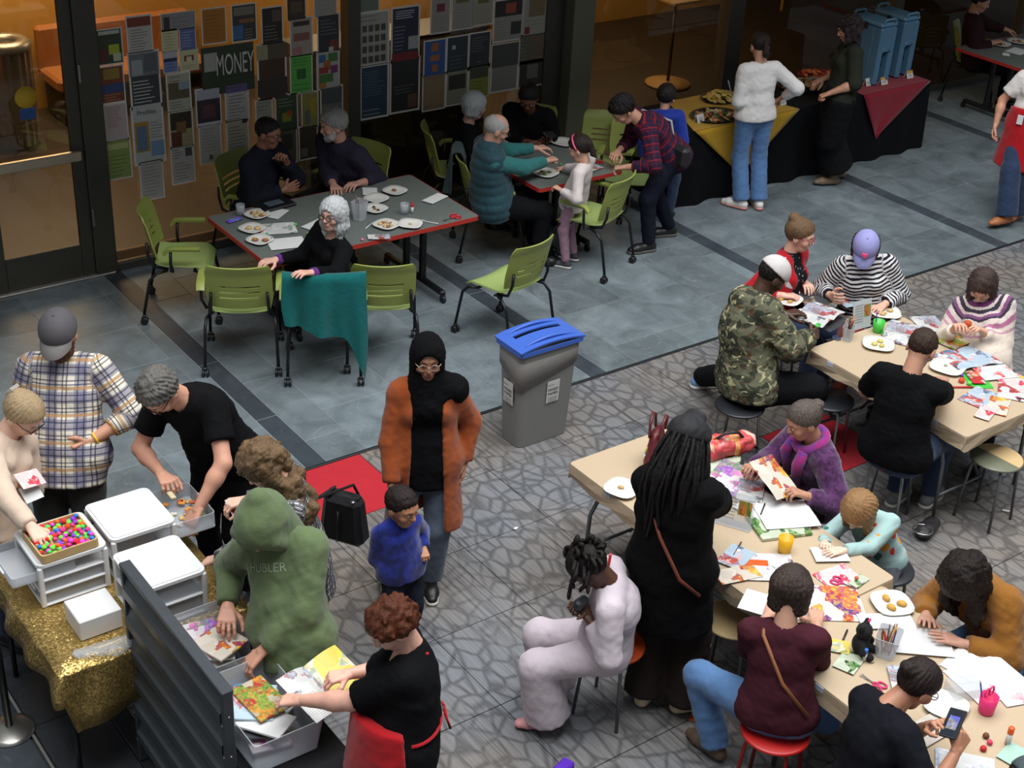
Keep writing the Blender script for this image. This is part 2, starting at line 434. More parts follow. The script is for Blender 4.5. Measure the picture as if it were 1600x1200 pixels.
# dark stone edge strip on the left
for x, w_, mn in ((.90, .34, 'slate_black'), (1.24, .25, 'slate_dark'), (1.52, .36, 'slate_black'), (1.88, .10, 'slate_black')):
    for j in range(14):
        y = 3.4+.61*j
        if y > Y0-.4: break
        d = min(.61, Y0-.012-y)
        if d > .05 and inview([(x, y, 0), (x+w_, y, 0), (x, y+d, 0), (x+w_, y+d, 0)]): tile(w_, d, SLDK if mn == 'slate_black' else SLD, mn, x+w_/2, y+d/2)
o = MB().box((1.505, 5.4, .002), (.014, 4.0, .006)).build('trim_1', plain('steel_strip', '#c9c9c6', .35, .8)); tag(o, 'bright metal floor strip at bottom left', None, None, 'structure')
o = MB().box((8.5, Y0, .002), (15, .026, .012), bev=.004).build('trim_2', plain('edge_strip', '#26282b', .5, .3)); tag(o, 'dark strip between slate and carpet', None, None, 'structure')
# ---------------- storefront
BRZ = plain('bronze_frame', '#45423a', .5, .3, .15, 12); STEEL = plain('brushed_steel', '#8f8b82', .35, .8)
def glass_mat(nm='storefront_glass', tint=(.80, .76, .68), spec=1.0):
    t = NT(nm); tr = t.n('ShaderNodeBsdfTransparent'); tr.inputs[0].default_value = (*tint, 1); gl = t.n('ShaderNodeBsdfGlossy'); gl.inputs['Roughness'].default_value = .02
    fr = t.n('ShaderNodeFresnel'); fr.inputs[0].default_value = 1.5; mx = t.n('ShaderNodeMixShader'); t.link(mx.inputs[0], t.math('MULTIPLY', fr.outputs[0], spec)); t.t.links.new(tr.outputs[0], mx.inputs[1]); t.t.links.new(gl.outputs[0], mx.inputs[2])
    t.t.links.new(mx.outputs[0], t.out.inputs[0]); return t.m
GLASS = glass_mat()
HW = 2.75
wall = empty('wall_back', (0, WALLY, 0)); tag(wall, 'glazed storefront wall with dark bronze mullions', None, None, 'structure')
def wp(name, x0, x1, z0, z1, y0, y1, m): return MB().box(((x0+x1)/2, (y0+y1)/2-WALLY, (z0+z1)/2), (x1-x0, y1-y0, z1-z0), bev=.006).build(name, m, wall)
for x0, x1, d in ((3.84, 4.02, .10), (6.24, 6.36, .10), (10.78, 10.99, .12), (13.4, 13.55, .10), (15.9, 16.05, .10)): wp('mullion', x0, x1, 0, HW, WALLY-d*.5, WALLY+d, BRZ)
wp('column', 8.62, 8.88, 0, HW, WALLY-.16, WALLY+.12, plain('column_grey_green', '#6a6a55', .6))
wp('column_side_panel', 8.40, 8.62, 0, HW, WALLY-.02, WALLY+.06, BRZ)  # bronze infill between the second poster pane and the column
wp('head_rail', 2.5, 20, HW-.12, HW, WALLY-.04, WALLY+.08, BRZ)
wp('sill_rail', 4.02, 20, 0, .07, WALLY-.03, WALLY+.06, BRZ)
wp('bottom_strip', 4.02, 6.24, .09, .17, WALLY-.012, WALLY+.03, plain('oak_strip', '#6b4a2a', .6))
for x0, x1 in ((4.02, 6.24), (6.36, 8.40), (8.88, 10.78), (10.99, 13.4), (13.55, 15.9), (16.05, 19.0)): wp('pane', x0, x1, .07, HW-.12, WALLY+.02, WALLY+.028, GLASS)
door = empty('door_1', (3.45, WALLY, 0)); tag(door, 'bronze framed glass door with push bar at left edge', None, None, 'structure')
def dp(name, x0, x1, z0, z1, y0, y1, m): return MB().box(((x0+x1)/2-3.45, (y0+y1)/2-WALLY, (z0+z1)/2), (x1-x0, y1-y0, z1-z0), bev=.005).build(name, m, door)
dp('stile', 3.74, 3.84, .02, HW, WALLY-.02, WALLY+.03, BRZ); dp('stile', 3.04, 3.115, .02, HW, WALLY-.02, WALLY+.03, BRZ); dp('bottom_rail', 3.115, 3.74, .02, .30, WALLY-.015, WALLY+.025, BRZ)
dp('pane', 3.115, 3.74, .30, HW, WALLY, WALLY+.008, GLASS); dp('push_bar', 3.06, 3.80, 1.03, 1.11, WALLY-.07, WALLY-.03, plain('push_bar', '#b9ad97', .4, .5)); dp('bar_mount', 3.10, 3.14, 1.04, 1.10, WALLY-.04, WALLY, STEEL); dp('bar_mount', 3.72, 3.76, 1.04, 1.10, WALLY-.04, WALLY, STEEL)
dp('threshold', 2.6, 4.0, .0, .018, WALLY-.06, WALLY+.06, plain('threshold', '#aaa49a', .4, .6)); dp('hinge', 3.842, 3.862, .45, .60, WALLY-.06, WALLY-.03, STEEL); dp('hinge', 3.842, 3.862, 1.65, 1.80, WALLY-.06, WALLY-.03, STEEL)
dp('stile', 2.90, 3.03, .02, HW, WALLY-.02, WALLY+.03, BRZ)
# ---------------- room behind the glass
o = MB().box((13.5, 15.0, 1.4), (24, .1, 3.0)).build('wall_inner', plain('ochre_wall', '#a87c36', .8, 0, .1, 2)); tag(o, 'ochre wall inside the room behind the glass', None, None, 'structure')
o = MB().box((13.5, 12.9, -.06), (24, 4.2, .10)).build('floor_inner', plain('dark_inner_floor', '#2c231a', .5, 0, .2, 3)); tag(o, 'dark floor of the room behind the glass', None, None, 'structure')
o = MB().box((13.5, 12.9, 2.86), (24, 4.2, .10)).build('ceiling_inner', plain('inner_ceiling', '#6b665c', .9)); tag(o, 'ceiling of the room behind the glass', None, None, 'structure')
o = MB().box((11.5, 9.55, 3.24), (20, 2.5, .30)).build('ceiling', plain('soffit', '#55524c', .9)); tag(o, 'soffit of the upper gallery over the slate walk', None, None, 'structure')
o = MB().box((1.45, 12.9, 1.4), (.1, 4.2, 3.0)).build('wall_inner_left', MATS['ochre_wall']); tag(o, 'ochre side wall inside the room behind the glass', None, None, 'structure')
def lampdown(x, y, z, pw, size=1.6, col=(1, .80, .55)): area('room_downlight', (x, y, z), (0, 0, 0), (size, size), pw, col)
lampdown(4.6, 14.2, 2.78, 150); lampdown(8.6, 14.2, 2.78, 110); lampdown(12.4, 13.8, 2.78, 40)
o = empty('counter', (7.3, 11.75, 0), 0, 'black cabinet run inside behind the second poster panel', 'cabinet')
MB().box((0, 0, .66), (2.0, .45, 1.32), bev=.01).build('body', plain('cabinet_black', '#16140f', .6), o); MB().box((0, 0, 1.335), (2.06, .5, .03), bev=.006).build('worktop', plain('worktop_dark', '#262019', .4), o)
o = empty('bench', (5.75, 14.55, 0), 0, 'orange upholstered bench inside the room by the ochre wall', 'bench')
MB().box((0, 0, .42), (1.7, .6, .14), bev=.03).build('seat', plain('bench_orange', '#8a5424', .7), o); MB().box((0, .26, .66), (1.7, .12, .5), bev=.03).build('backrest', MATS['bench_orange'], o); MB().box((0, 0, .18), (1.6, .5, .35)).build('base', plain('bench_base', '#2a1c12', .7), o)
# things inside the room
b = P(8, 215, 0)
t = empty('litter_bin', (4.34, 14.05, 0), 0, 'tall fluted steel litter bin inside behind the door glass', 'bin')
mb = MB(); n = 40
prof = [(0, .24), (.95, .24)]
vs = [((.235+.012*(k % 2))*cos(2*pi*k/n), (.235+.012*(k % 2))*sin(2*pi*k/n), z) for z in (0.02, .98) for k in range(n)]
mb.add(vs, [(k, (k+1) % n, n+(k+1) % n, n+k) for k in range(n)], 0, False); mb.build('body', plain('fluted_steel', '#a39a8e', .3, .8), t)
MB().lathe([(.25, .96), (.255, 1.02), (.20, 1.06), (.13, 1.05), (.12, .98)], seg=32).build('rim', STEEL, t)
t2 = MB(); t2.lathe([(0, 0), (.085, 0), (.085, .004), (0, .004)], seg=24); t2.box((.0, -.13, .002), (.12, .09, .004), mi=1)
t2 = t2.build('sticker', [plain('sticker_yellow', '#c9a020', .6), plain('sticker_blue', '#2a4f8c', .6)]); t2.location = tuple(PW(40, 152, WALLY-.004)); t2.rotation_euler = (pi/2, 0, 0); tag(t2, 'round yellow sticker with blue tab on the door glass', 'sticker')
t = empty('cafe_table', (11.64, 12.45, 0), 0, 'pedestal table with round base behind the glass', 'table')
MB().lathe([(0, 0), (.27, 0), (.27, .02), (.05, .04), (0, .04)], seg=28).build('base', plain('base_tan', '#b08a50', .5), t); MB().tube([(0, 0, .04), (0, 0, 1.02)], .02, 10).build('pole', plain('pole_bronze', '#4a3a28', .4, .5), t); MB().box((0, 0, 1.03), (.5, .5, .03), bev=.006).build('top', MATS['base_tan'], t)
o = MB().tube([(0, 0, 0), (0, 0, .7)], .018, 8).build('yellow_rod', plain('yellow_paint', '#d8b020', .5)); p_ = PW(1221, 17, 12.6); o.location = (p_[0], 12.6, p_[2]); tag(o, 'short yellow rod hanging behind the glass', 'rod')
# ---------------- posters on the glass
def poster(c, label, bg, blocks=(), border='#d8d4cc', text=None, cat='poster', lines=()):
    """c = photo pixels of top-left and bottom-right corner on the wall plane"""
    a = PW(c[0], c[1], WALLY-.001); b = PW(c[2], c[3], WALLY-.001); w_ = b[0]-a[0]; h_ = a[2]-b[2]
    mb = MB(); cols = [border, bg]
    def quad(u0, v0, u1, v1, y, mi): mb.add([(u0*w_, y, -v1*h_), (u1*w_, y, -v1*h_), (u1*w_, y, -v0*h_), (u0*w_, y, -v0*h_)], [(0, 1, 2, 3)], mi)
    mb.box((w_/2, .0, -h_/2), (w_, .002, h_)); bd = .05
    quad(bd*h_/w_*.7, bd*.7, 1-bd*h_/w_*.7, 1-bd*.7, -.0014, 1)
    y = -.0018
    for u0, v0, u1, v1, cc in blocks:
        if cc not in cols: cols.append(cc)
        quad(u0, v0, u1, v1, y, cols.index(cc)); y -= .0003
    for v0, v1, n, cc, u0, u1 in lines:
        if cc not in cols: cols.append(cc)
        r = random.Random(int(c[0]*7+c[1]))
        for i in range(n):
            v = v0+(v1-v0)*i/max(1, n-1) if n > 1 else v0; quad(u0, v, u0+(u1-u0)*r.uniform(.6, 1), v+.016, y, cols.index(cc))
    o = mb.build('poster', [plain('print_'+x.strip('#'), x, .55, 0, .10, 40) for x in cols]); o.location = (a[0], WALLY-.003, a[2])
    return tag(o, label, cat, 'posters taped to the storefront glass')
T, G = '#57534e', '#8c8880'
TXT = lambda v0=.25, v1=.85, n=9, c=T, u0=.14, u1=.86: (v0, v1, n, c, u0, u1)
PO = [
((148, 47, 194, 98), 'poster with dark green foliage and yellow bloom', '#33402a', [(.1, .06, .9, .16, '#b8b8ac'), (.45, .45, .85, .72, '#a8b428'), (.12, .55, .4, .9, '#5c2420'), (.6, .7, .9, .92, '#b9c4a0')], []),
((195, 26, 240, 79), 'white flyer with brick red header band', '#b9b4ae', [(.05, .05, .95, .30, '#7a3622')], [TXT(.38, .9, 8)]),
((250, 22, 306, 44), 'grey banner card with dark emblem at left', '#8b8a8c', [(.08, .2, .25, .9, '#33302e')], [TXT(.3, .75, 3, '#6a2a2a', .32, .9)]),
((251, 46, 279, 80), 'small pale yellow card under the grey banner', '#c9c69a', [], [TXT(.2, .8, 6)]),
((279, 44, 307, 77), 'small blue card beside a pale yellow one', '#5c6da0', [], [TXT(.2, .8, 6, '#c5cbe0')]),
((253, 80, 279, 112), 'blue and white card with dark stripe', '#6f86b4', [(.05, .05, .95, .35, '#b5b5bc'), (.05, .35, .95, .5, '#27304c')], [TXT(.6, .9, 3, '#2a3350')]),
((279, 78, 311, 108), 'pale yellow card with red diamond emblem', '#c8c49a', [(.25, .3, .75, .55, '#7c2b26'), (.36, .35, .64, .62, '#d0cca8')], [TXT(.75, .85, 2)]),
((313, 14, 355, 66), 'plain orange flyer near the top', '#b0701e', [(.12, .1, .88, .9, '#a86c1c')], [TXT(.2, .8, 7, '#7c4a14')]),
((360, 8, 402, 62), 'dark event poster with bright blue lower corner', '#3a3836', [(.1, .08, .9, .3, '#7c7468'), (.05, .55, .45, .92, '#3b6a9c'), (.3, .4, .9, .5, '#8c5a3a')], [TXT(.68, .9, 4, '#9a9488', .5, .95)]),
((153, 105, 197, 158), 'brown poster with blue band and yellow label', '#7c3a22', [(.18, .08, .82, .36, '#8f7a30'), (.05, .48, .95, .72, '#2f4674')], [TXT(.76, .9, 3, '#b08a70')]),
((198, 83, 254, 166), 'tall poster with house photo over dark text panel', '#3b3c40', [(.04, .03, .96, .42, '#6f7276'), (.1, .14, .45, .4, '#9aa0a4'), (.5, .06, .9, .36, '#585c66'), (.04, .92, .96, .99, '#b5b2ae')], [TXT(.5, .86, 7, '#c5c2bc', .1, .9)]),
((258, 116, 300, 170), 'poster with brown hillside under pale sky', '#a9a894', [(.08, .25, .92, .68, '#5d5236'), (.5, .25, .92, .45, '#8a9aa8')], [TXT(.1, .2, 2), TXT(.75, .9, 3)]),
((160, 164, 202, 218), 'pinkish white flyer with fine text', '#b8aaa6', [], [TXT(.1, .6, 10, '#9a6a66')]),
((203, 168, 260, 251), 'tall white poster titled Profiles with blue-robed figure', '#b5b6b2', [(.08, .27, .52, .78, '#a8862c'), (.14, .34, .45, .76, '#5f7690'), (.55, .62, .96, .88, '#7690b0')], [TXT(.3, .55, 6, G, .57, .95)]),
((262, 175, 304, 228), 'retro poster with dark blocks and round badge', '#9a9470', [(.08, .06, .92, .5, '#33281e'), (.3, .3, .7, .6, '#7c5a34'), (.08, .55, .5, .94, '#5c3020')], [TXT(.62, .9, 4, '#8a8a5c', .55, .95)]),
((304, 140, 347, 193), 'dark red photo poster with white header', '#3a2c34', [(.05, .04, .95, .3, '#a9aab4'), (.25, .45, .75, .78, '#5c3a40'), (.05, .9, .95, .97, '#c5c4c8')], []),
((350, 132, 390, 187), 'white flyer with muted purple header', '#b2b0ac', [(.05, .04, .95, .24, '#5f5682')], [TXT(.32, .9, 8)]),
((163, 221, 208, 276), 'lime green flyer low on the glass', '#8c9a52', [(.1, .1, .9, .24, '#b5bc7a')], [TXT(.4, .88, 6, '#5c6a34')]),
((216, 252, 258, 308), 'white notice hanging lowest below Profiles poster', '#b0aca6', [], [TXT(.1, .85, 10, G)]),
((265, 230, 306, 283), 'white notice with dark grid block in corner', '#b2aeaa', [(.62, .08, .9, .3, '#4a4a4c')], [TXT(.1, .3, 4, T, .1, .55), TXT(.45, .85, 6, '#8a6a66')]),
((309, 196, 348, 252), 'white notice with small ring emblem at foot', '#aeaca4', [(.42, .78, .58, .9, '#5a5a58')], [TXT(.12, .66, 8, G)]),
((352, 188, 390, 243), 'cream notice with dark round spots in corners', '#a9a594', [(.06, .8, .34, .95, '#332e2a'), (.72, .04, .95, .14, '#332e2a')], [TXT(.2, .7, 7)]),
((407, 12, 443, 67), 'black concert poster with white frame', '#26221f', [(.5, .1, .9, .4, '#5c4a40')], [TXT(.5, .85, 5, '#8a8478')]),
((447, -8, 478, 30), 'dark brown poster cut by top edge', '#3b2f24', [(.2, .3, .8, .7, '#5c4832')], []),
((490, -10, 526, 24), 'white sheet cut by top edge near mullion', '#9c9a94', [], [TXT(.5, .85, 3, G)]),
((452, 29, 489, 85), 'pale poster with reddish blossom drawing', '#a89c8e', [(.15, .1, .85, .22, '#3a3430'), (.15, .4, .85, .6, '#8a5a50'), (.1, .75, .5, .95, '#b07a72')], []),
((495, 24, 531, 79), 'charcoal poster with small red figure', '#2f3236', [(.55, .68, .9, .95, '#7a3a2c'), (.5, .86, .7, .97, '#c8c4be')], [TXT(.15, .5, 5, '#7a7c80')]),
((400, 70, 449, 152), 'long brown poster with group photographs', '#4a3320', [(.0, .02, .38, .28, '#9a9678'), (.42, .02, 1, .28, '#5c5040'), (.0, .62, 1, .92, '#3a342c')], []),
((452, 88, 489, 143), 'bright green flyer with dark square', '#5cb448', [(.3, .36, .7, .62, '#2c6a2c')], [TXT(.1, .25, 3, '#2c6a2c'), TXT(.75, .88, 2, '#2c6a2c')]),
((494, 81, 531, 136), 'white poster with colourful leaf shapes', '#b5b2a8', [(.1, .1, .4, .3, '#3a6a9a'), (.5, .08, .9, .3, '#4a7a34'), (.3, .25, .6, .5, '#a8642c'), (.1, .42, .5, .58, '#9a3a3a'), (.1, .6, .7, .82, '#4a7a3a'), (.6, .4, .9, .6, '#7a3a6a'), (.1, .82, .4, .95, '#b07a2c')], []),
((398, 157, 427, 205), 'white sheet behind the man in dark jacket', '#9c9c8c', [], [TXT(.1, .3, 3)]),
((429, 150, 466, 201), 'dark green poster with red and yellow flower', '#3c4a34', [(.3, .5, .7, .75, '#8a8a2c'), (.5, .45, .75, .6, '#a0502c')], [TXT(.12, .3, 3, '#9aa48c')]),
((470, 145, 498, 197), 'yellow and grey poster of a bird', '#8f8c4a', [(.2, .5, .5, .9, '#6a6c70'), (.5, .2, .85, .7, '#a89a2c')], []),
((500, 137, 536, 190), 'grey landscape poster behind bearded man', '#6a6c68', [(.05, .05, .95, .45, '#4c4e50')], [TXT(.55, .9, 5, '#9a9a94')]),
((433, 204, 465, 253), 'dim grey portrait poster above the table', '#5c5a4c', [(.25, .15, .75, .6, '#3c3a34')], []),
((466, 198, 497, 246), 'dim brown poster beside grey portrait', '#453a2e', [(.1, .65, .45, .9, '#6c6a60')], []),
((560, 20, 608, 98), 'white chart with grid of dark photo squares', '#a8a69c', [(.12+.2*i, .25+.19*j, .26+.2*i, .37+.19*j, '#4a4844') for i in range(4) for j in range(4)], [TXT(.08, .16, 2, G, .1, .7)]),
((611, 12, 655, 93), 'navy poster with white heading and red foot', '#262b3c', [(.04, .82, .96, .97, '#7c2a28'), (.6, .55, .95, .78, '#a8aaa6')], [TXT(.08, .2, 4, '#b5b8c0', .15, .9), TXT(.35, .75, 7, '#7a8094', .1, .55)]),
((556, -12, 592, 16), 'pale green card cut by top edge', '#6c7a6c', [], []),
((673, -8, 703, 50), 'white flyer with small crimson seal', '#9a9890', [(.3, .25, .7, .45, '#7c2a44')], [TXT(.55, .9, 6, G)]),
((706, -8, 738, 44), 'white flyer with olive heading at top', '#9c9a90', [(.2, .1, .8, .25, '#6c6a3c')], [TXT(.35, .9, 8, G)]),
((739, -8, 770, 37), 'cream flyer with olive crest at top', '#a09c88', [(.25, .1, .75, .3, '#6a6a34')], [TXT(.4, .9, 7, G)]),
((772, 1, 815, 61), 'white and black poster with red crescent emblem', '#98968e', [(.04, .03, .96, .4, '#2a2322'), (.4, .1, .75, .34, '#9a4a34'), (.6, .55, .95, .85, '#3a3432')], [TXT(.5, .9, 7, G, .08, .55)]),
((562, 104, 607, 181), 'large teal blue poster with white border', '#2c4250', [], [TXT(.12, .55, 10, '#4c6878'), TXT(.82, .9, 2, '#8a9aa0', .1, .9)]),
((609, 94, 655, 171), 'black poster with small portrait bottom right', '#2a2a28', [(.6, .68, .9, .92, '#6a4a38')], [TXT(.5, .62, 3, '#5c5c58')]),
((662, 64, 696, 116), 'royal blue poster with orange ornament', '#3a5c9a', [(.35, .1, .65, .32, '#a86a3a'), (.3, .42, .7, .58, '#a86a3a'), (.38, .68, .62, .88, '#a86a3a')], [], ),
((698, 58, 731, 110), 'slate grey poster with white moon dot', '#333d42', [(.25, .25, .4, .36, '#b5b8b5')], [TXT(.55, .85, 4, '#5c6a6c')]),
((733, 52, 765, 105), 'charcoal text poster right of the moon poster', '#33373a', [], [TXT(.15, .5, 6, '#6c7074'), TXT(.8, .85, 1, '#8a8c8c', .4, .6)]),
((660, 118, 695, 169), 'plain tan poster with curled edge', '#8a7458', [(.1, .15, .9, .85, '#927c5e')], []),
((697, 111, 730, 161), 'cream poster with dark group photo', '#8f8c78', [(.12, .14, .88, .55, '#3a3a32')], [TXT(.65, .9, 4, G)]),
((732, 103, 763, 150), 'yellow-green poster with photo on top', '#8c9040', [(.08, .06, .92, .4, '#4a4c38')], [TXT(.5, .7, 3, '#5c6030')]),
((768, 70, 808, 139), 'grey poster with crowd photo and text below', '#86867e', [(.03, .02, .97, .48, '#4a4a48')], [TXT(.55, .92, 8, G)]),
((818, -6, 857, 53), 'white poster with brown framed page and red seal', '#a09c92', [(.22, .1, .8, .52, '#7c6a4a'), (.1, .75, .28, .92, '#7c2c2c')], [TXT(.6, .7, 2, G)]),
((812, 55, 855, 96), 'grey-green poster with sepia picture', '#5c5c4c', [(.35, .1, .92, .85, '#6a5a44')], [TXT(.2, .8, 6, '#8a887c', .06, .3)]),
((811, 95, 851, 131), 'dark photo poster with pale border above the seated man', '#33332c', [(.3, .2, .7, .7, '#6a6a60')], []),
]
for q in PO: poster(q[0], q[1], q[2], q[3], lines=q[4])
def text_obj(name, s, size, mat, parent, loc, rot, ext=.0006, sx=1.0, align='CENTER'):
    c = bpy.data.curves.new(name, 'FONT'); c.body = s; c.size = size; c.extrude = ext; c.align_x = align; c.align_y = 'CENTER'; c.offset = 0.0
    tmp = bpy.data.objects.new('tmp', c); me = bpy.data.meshes.new_from_object(tmp); bpy.data.objects.remove(tmp)
    o = newobj(name, me, mat, parent, loc); o.rotation_euler = rot; o.scale = (sx, 1, 1); return o
mo = poster((313, 76, 398, 138), 'green banner sign reading MONEY in tall white letters', '#2f3b28', [(.05, .12, .30, .5, '#a8a69c')], border='#2f3b28', cat='sign', lines=[TXT(.6, .9, 4, '#3c4a30', .35, .95)])
a = PW(313, 76); b = PW(398, 138); text_obj('lettering', 'MONEY', (a[2]-b[2])*.62, plain('letter_white', '#cfcdc4', .6), mo, ((b[0]-a[0])*.63, -.006, -(a[2]-b[2])*.42), (pi/2, 0, 0), sx=.40)
a = PW(203, 168); b = PW(260, 251)
for o in COL.objects:
    if o.get('label', '').startswith('tall white poster titled'): text_obj('lettering', 'Profiles', .055, plain('letter_grey', '#6c6a64', .6), o, ((b[0]-a[0])*.48, -.005, -(a[2]-b[2])*.12), (pi/2, 0, 0))
# ------------------------------------------------------------------ people
RV = np.array([sin(YAW), -cos(YAW), 0.0]); FV = np.array([cos(YAW), sin(YAW), 0.0]); UP = np.array([0, 0, 1.0])
def ang(a):
    """ground direction: 0 = to the right in the photo, 90 = away from the camera"""
    a = radians(a); return RV*cos(a)+FV*sin(a)
def pt(p): return P(*p) if len(p) == 3 else np.asarray(p)
def skinmat(hexc):
    nm = 'skin_'+hexc.strip('#')
    if nm in MATS: return MATS[nm]
    t = NT(nm); c = srgb(hexc); o = t.obj(); v = t.noise(o, 14, 4)
    f = t.math('MULTIPLY_ADD', v, .3, .85)
    nd = t.n('ShaderNodeVectorMath', operation='SCALE'); nd.inputs[0].default_value = c[:3]; t.link(nd.inputs['Scale'], f)
    col = t.mix(t.math('MULTIPLY', t.attr('lip').outputs['Fac'], .75), nd.outputs[0], (min(1, c[0]*.85), c[1]*.42, c[2]*.42, 1))
    col = t.mix(t.math('MULTIPLY', t.attr('brow').outputs['Fac'], .8), col, (.03, .018, .012, 1))
    t.bump(t.noise(o, 90, 3), .08, .002)
    MATS[nm] = t.done(col, .48, 0, .4, Subsurface_Weight=0.06, Subsurface_Radius=(.01, .004, .002)); return MATS[nm]
def hairmat(hexc, hex2=None, streak=60):
    nm = 'hair_'+hexc.strip('#')+(hex2 or '').strip('#')
    if nm in MATS: return MATS[nm]
    t = NT(nm); o = t.obj(); a = srgb(hexc); b = srgb(hex2) if hex2 else tuple(min(1, x*1.9+.004) for x in a[:3])+(1,)
    v = t.noise(t.mapping(o, (1, 1, .12)), streak*2, 4, .6, .6); v2 = t.noise(o, 12, 3)
    f = t.math('ADD', t.math('MULTIPLY', v, .8), t.math('MULTIPLY', v2, .5)); f = t.math('SUBTRACT', f, .25, clamp=True)
    t.bump(t.math('ADD', v, t.math('MULTIPLY', v2, .5)), .9, .008)
    MATS[nm] = t.done(t.mix(f, a, b), .5, 0, .22); return MATS[nm]
def ik(a, t, l1, l2, pole):
    d = t-a; D = np.linalg.norm(d); L = l1+l2; st = 1.0
    if D > L*.985:
        st = min(D/(L*.985), 1.07); l1 *= st; l2 *= st; D2 = min(D, (l1+l2)*.985); t = a+d/D*D2; D = D2
    D = max(D, abs(l1-l2)*1.05+.02); u = nrm(d); p = nrm(pole-u*(pole@u))
    x = (l1*l1-l2*l2+D*D)/(2*D); y = sqrt(max(l1*l1-x*x, 0))
    return a+u*x+p*y, a+u*D
CURL = dict(flat=(6, 8, 6), relax=(22, 28, 18), grip=(55, 70, 40), pinch=(45, 38, 22), point=(8, 12, 8), fist=(75, 85, 50), rest=(14, 20, 12))
def hand_prims(wr, X, N, sc, right, curl):
    X = nrm(X); N = nrm(N-X*(N@X)); T = np.cross(N, X)*(1 if right else -1); pr = []
    c = CURL[curl]
    kn = [.033, .011, -.011, -.031]; ln = [.074, .082, .075, .060]
    for i in range(4):
        k0 = wr+sc*(X*.0+T*kn[i]*.45); k1 = wr+sc*(X*(.088-.006*abs(i-1.2))+T*kn[i]); pr.append(cone(k0, k1, .0155*sc, .0115*sc, k=.012*sc))
        p = k1; a = 0; sp = radians((1.2-i)*4)
        cc = c if not (curl == 'point' and i > 0) else (60, 75, 40)
        for j, fr in enumerate((.46, .30, .24)):
            a += radians(cc[j]*(1+.08*i)); d = X*cos(a)-N*sin(a); d = nrm(d+T*np.tan(sp)*cos(a))
            e = p+d*ln[i]*fr*sc; pr.append(cone(p, e, (.0092-.0008*j)*sc, (.0086-.0009*j)*sc, k=.004*sc)); p = e
    p = wr+sc*(X*.022+T*.026-N*.006); g = (c[0]+c[1])/2
    ds = [nrm(X*.62+T*.72-N*.35), nrm(X*(.8)+T*(.5-g*.008)-N*(.3+g*.006)), nrm(X*.85+T*(.35-g*.012)-N*(.3+g*.006))]
    for j, l in enumerate((.046, .033, .026)):
        e = p+ds[j]*l*sc; pr.append(cone(p, e, (.0135-.0018*j)*sc, (.0115-.0018*j)*sc, k=.006*sc)); p = e
    return pr
def head_prims(c, R, U, Fw, k, fem):
    A = np.array([R, Fw, U])
    def L(x, y, z): return c+k*(R*x+Fw*y+U*z)
    j = .92 if fem else 1.0
    q = [ell(L(0, -.012, .032), A, k*np.array([.076, .094, .086])),
         cone(L(0, .028, .005), L(0, .048, -.078), .064*k*j, .036*k*j, k=.03*k),
         cone(L(0, .0, -.02), L(0, .03, -.07), .062*k*j, .042*k*j, k=.03*k)]
    for s in (-1, 1):
        q += [ell(L(s*.040, .058, -.022), A, k*np.array([.026, .026, .028])),
              cone(L(s*.014, .083, .030), L(s*.046, .070, .026), .011*k, .009*k, k=.012*k),
              ell(L(s*.078, -.008, -.008), A, k*np.array([.010, .021, .033]), k=.006*k)]
    q += [cone(L(0, .082, .022), L(0, .104, -.020), .0075*k, .0115*k, k=.008*k)]
    for s in (-1, 1): q += [ell(L(s*.010, .094, -.023), A, k*np.array([.009, .010, .008]), k=.006*k)]
    for s in (-1, 1): q += [ell(L(s*.031, .098, .008), A, k*np.array([.017, .016, .011]), k=.012*k, op='s'),
                            ell(L(s*.031, .0745, .008), A, k*np.array([.0125, .0125, .0105]), k=.004*k)]
    q += [cone(L(-.016, .086, -.048), L(.016, .086, -.048), .0075*k, .0075*k, k=.006*k), cone(L(-.013, .085, -.058), L(.013, .085, -.058), .0085*k, .0085*k, k=.006*k)]
    return q
def face_masks(c, R, U, Fw, k):
    def loc(V): d = (V-c)/k; return d@R, d@Fw, d@U
    def lip(V):
        x, y, z = loc(V); return np.clip(1.6-np.sqrt((x/.021)**2+((z+.053)/.0105)**2)*1.3, 0, 1)*(y > .06)
    def brow(V):
        x, y, z = loc(V); ax = np.abs(x)
        b = np.clip(1.7-np.sqrt(((ax-.031)/.019)**2+((z-.030)/.0065)**2)*1.3, 0, 1)*(y > .04)
        e = np.clip(1.5-np.sqrt(((ax-.031)/.014)**2+((z-.006)/.0055)**2)*1.3, 0, 1)*(y > .04)
        return np.maximum(b, e)
    return dict(lip=lip, brow=brow)
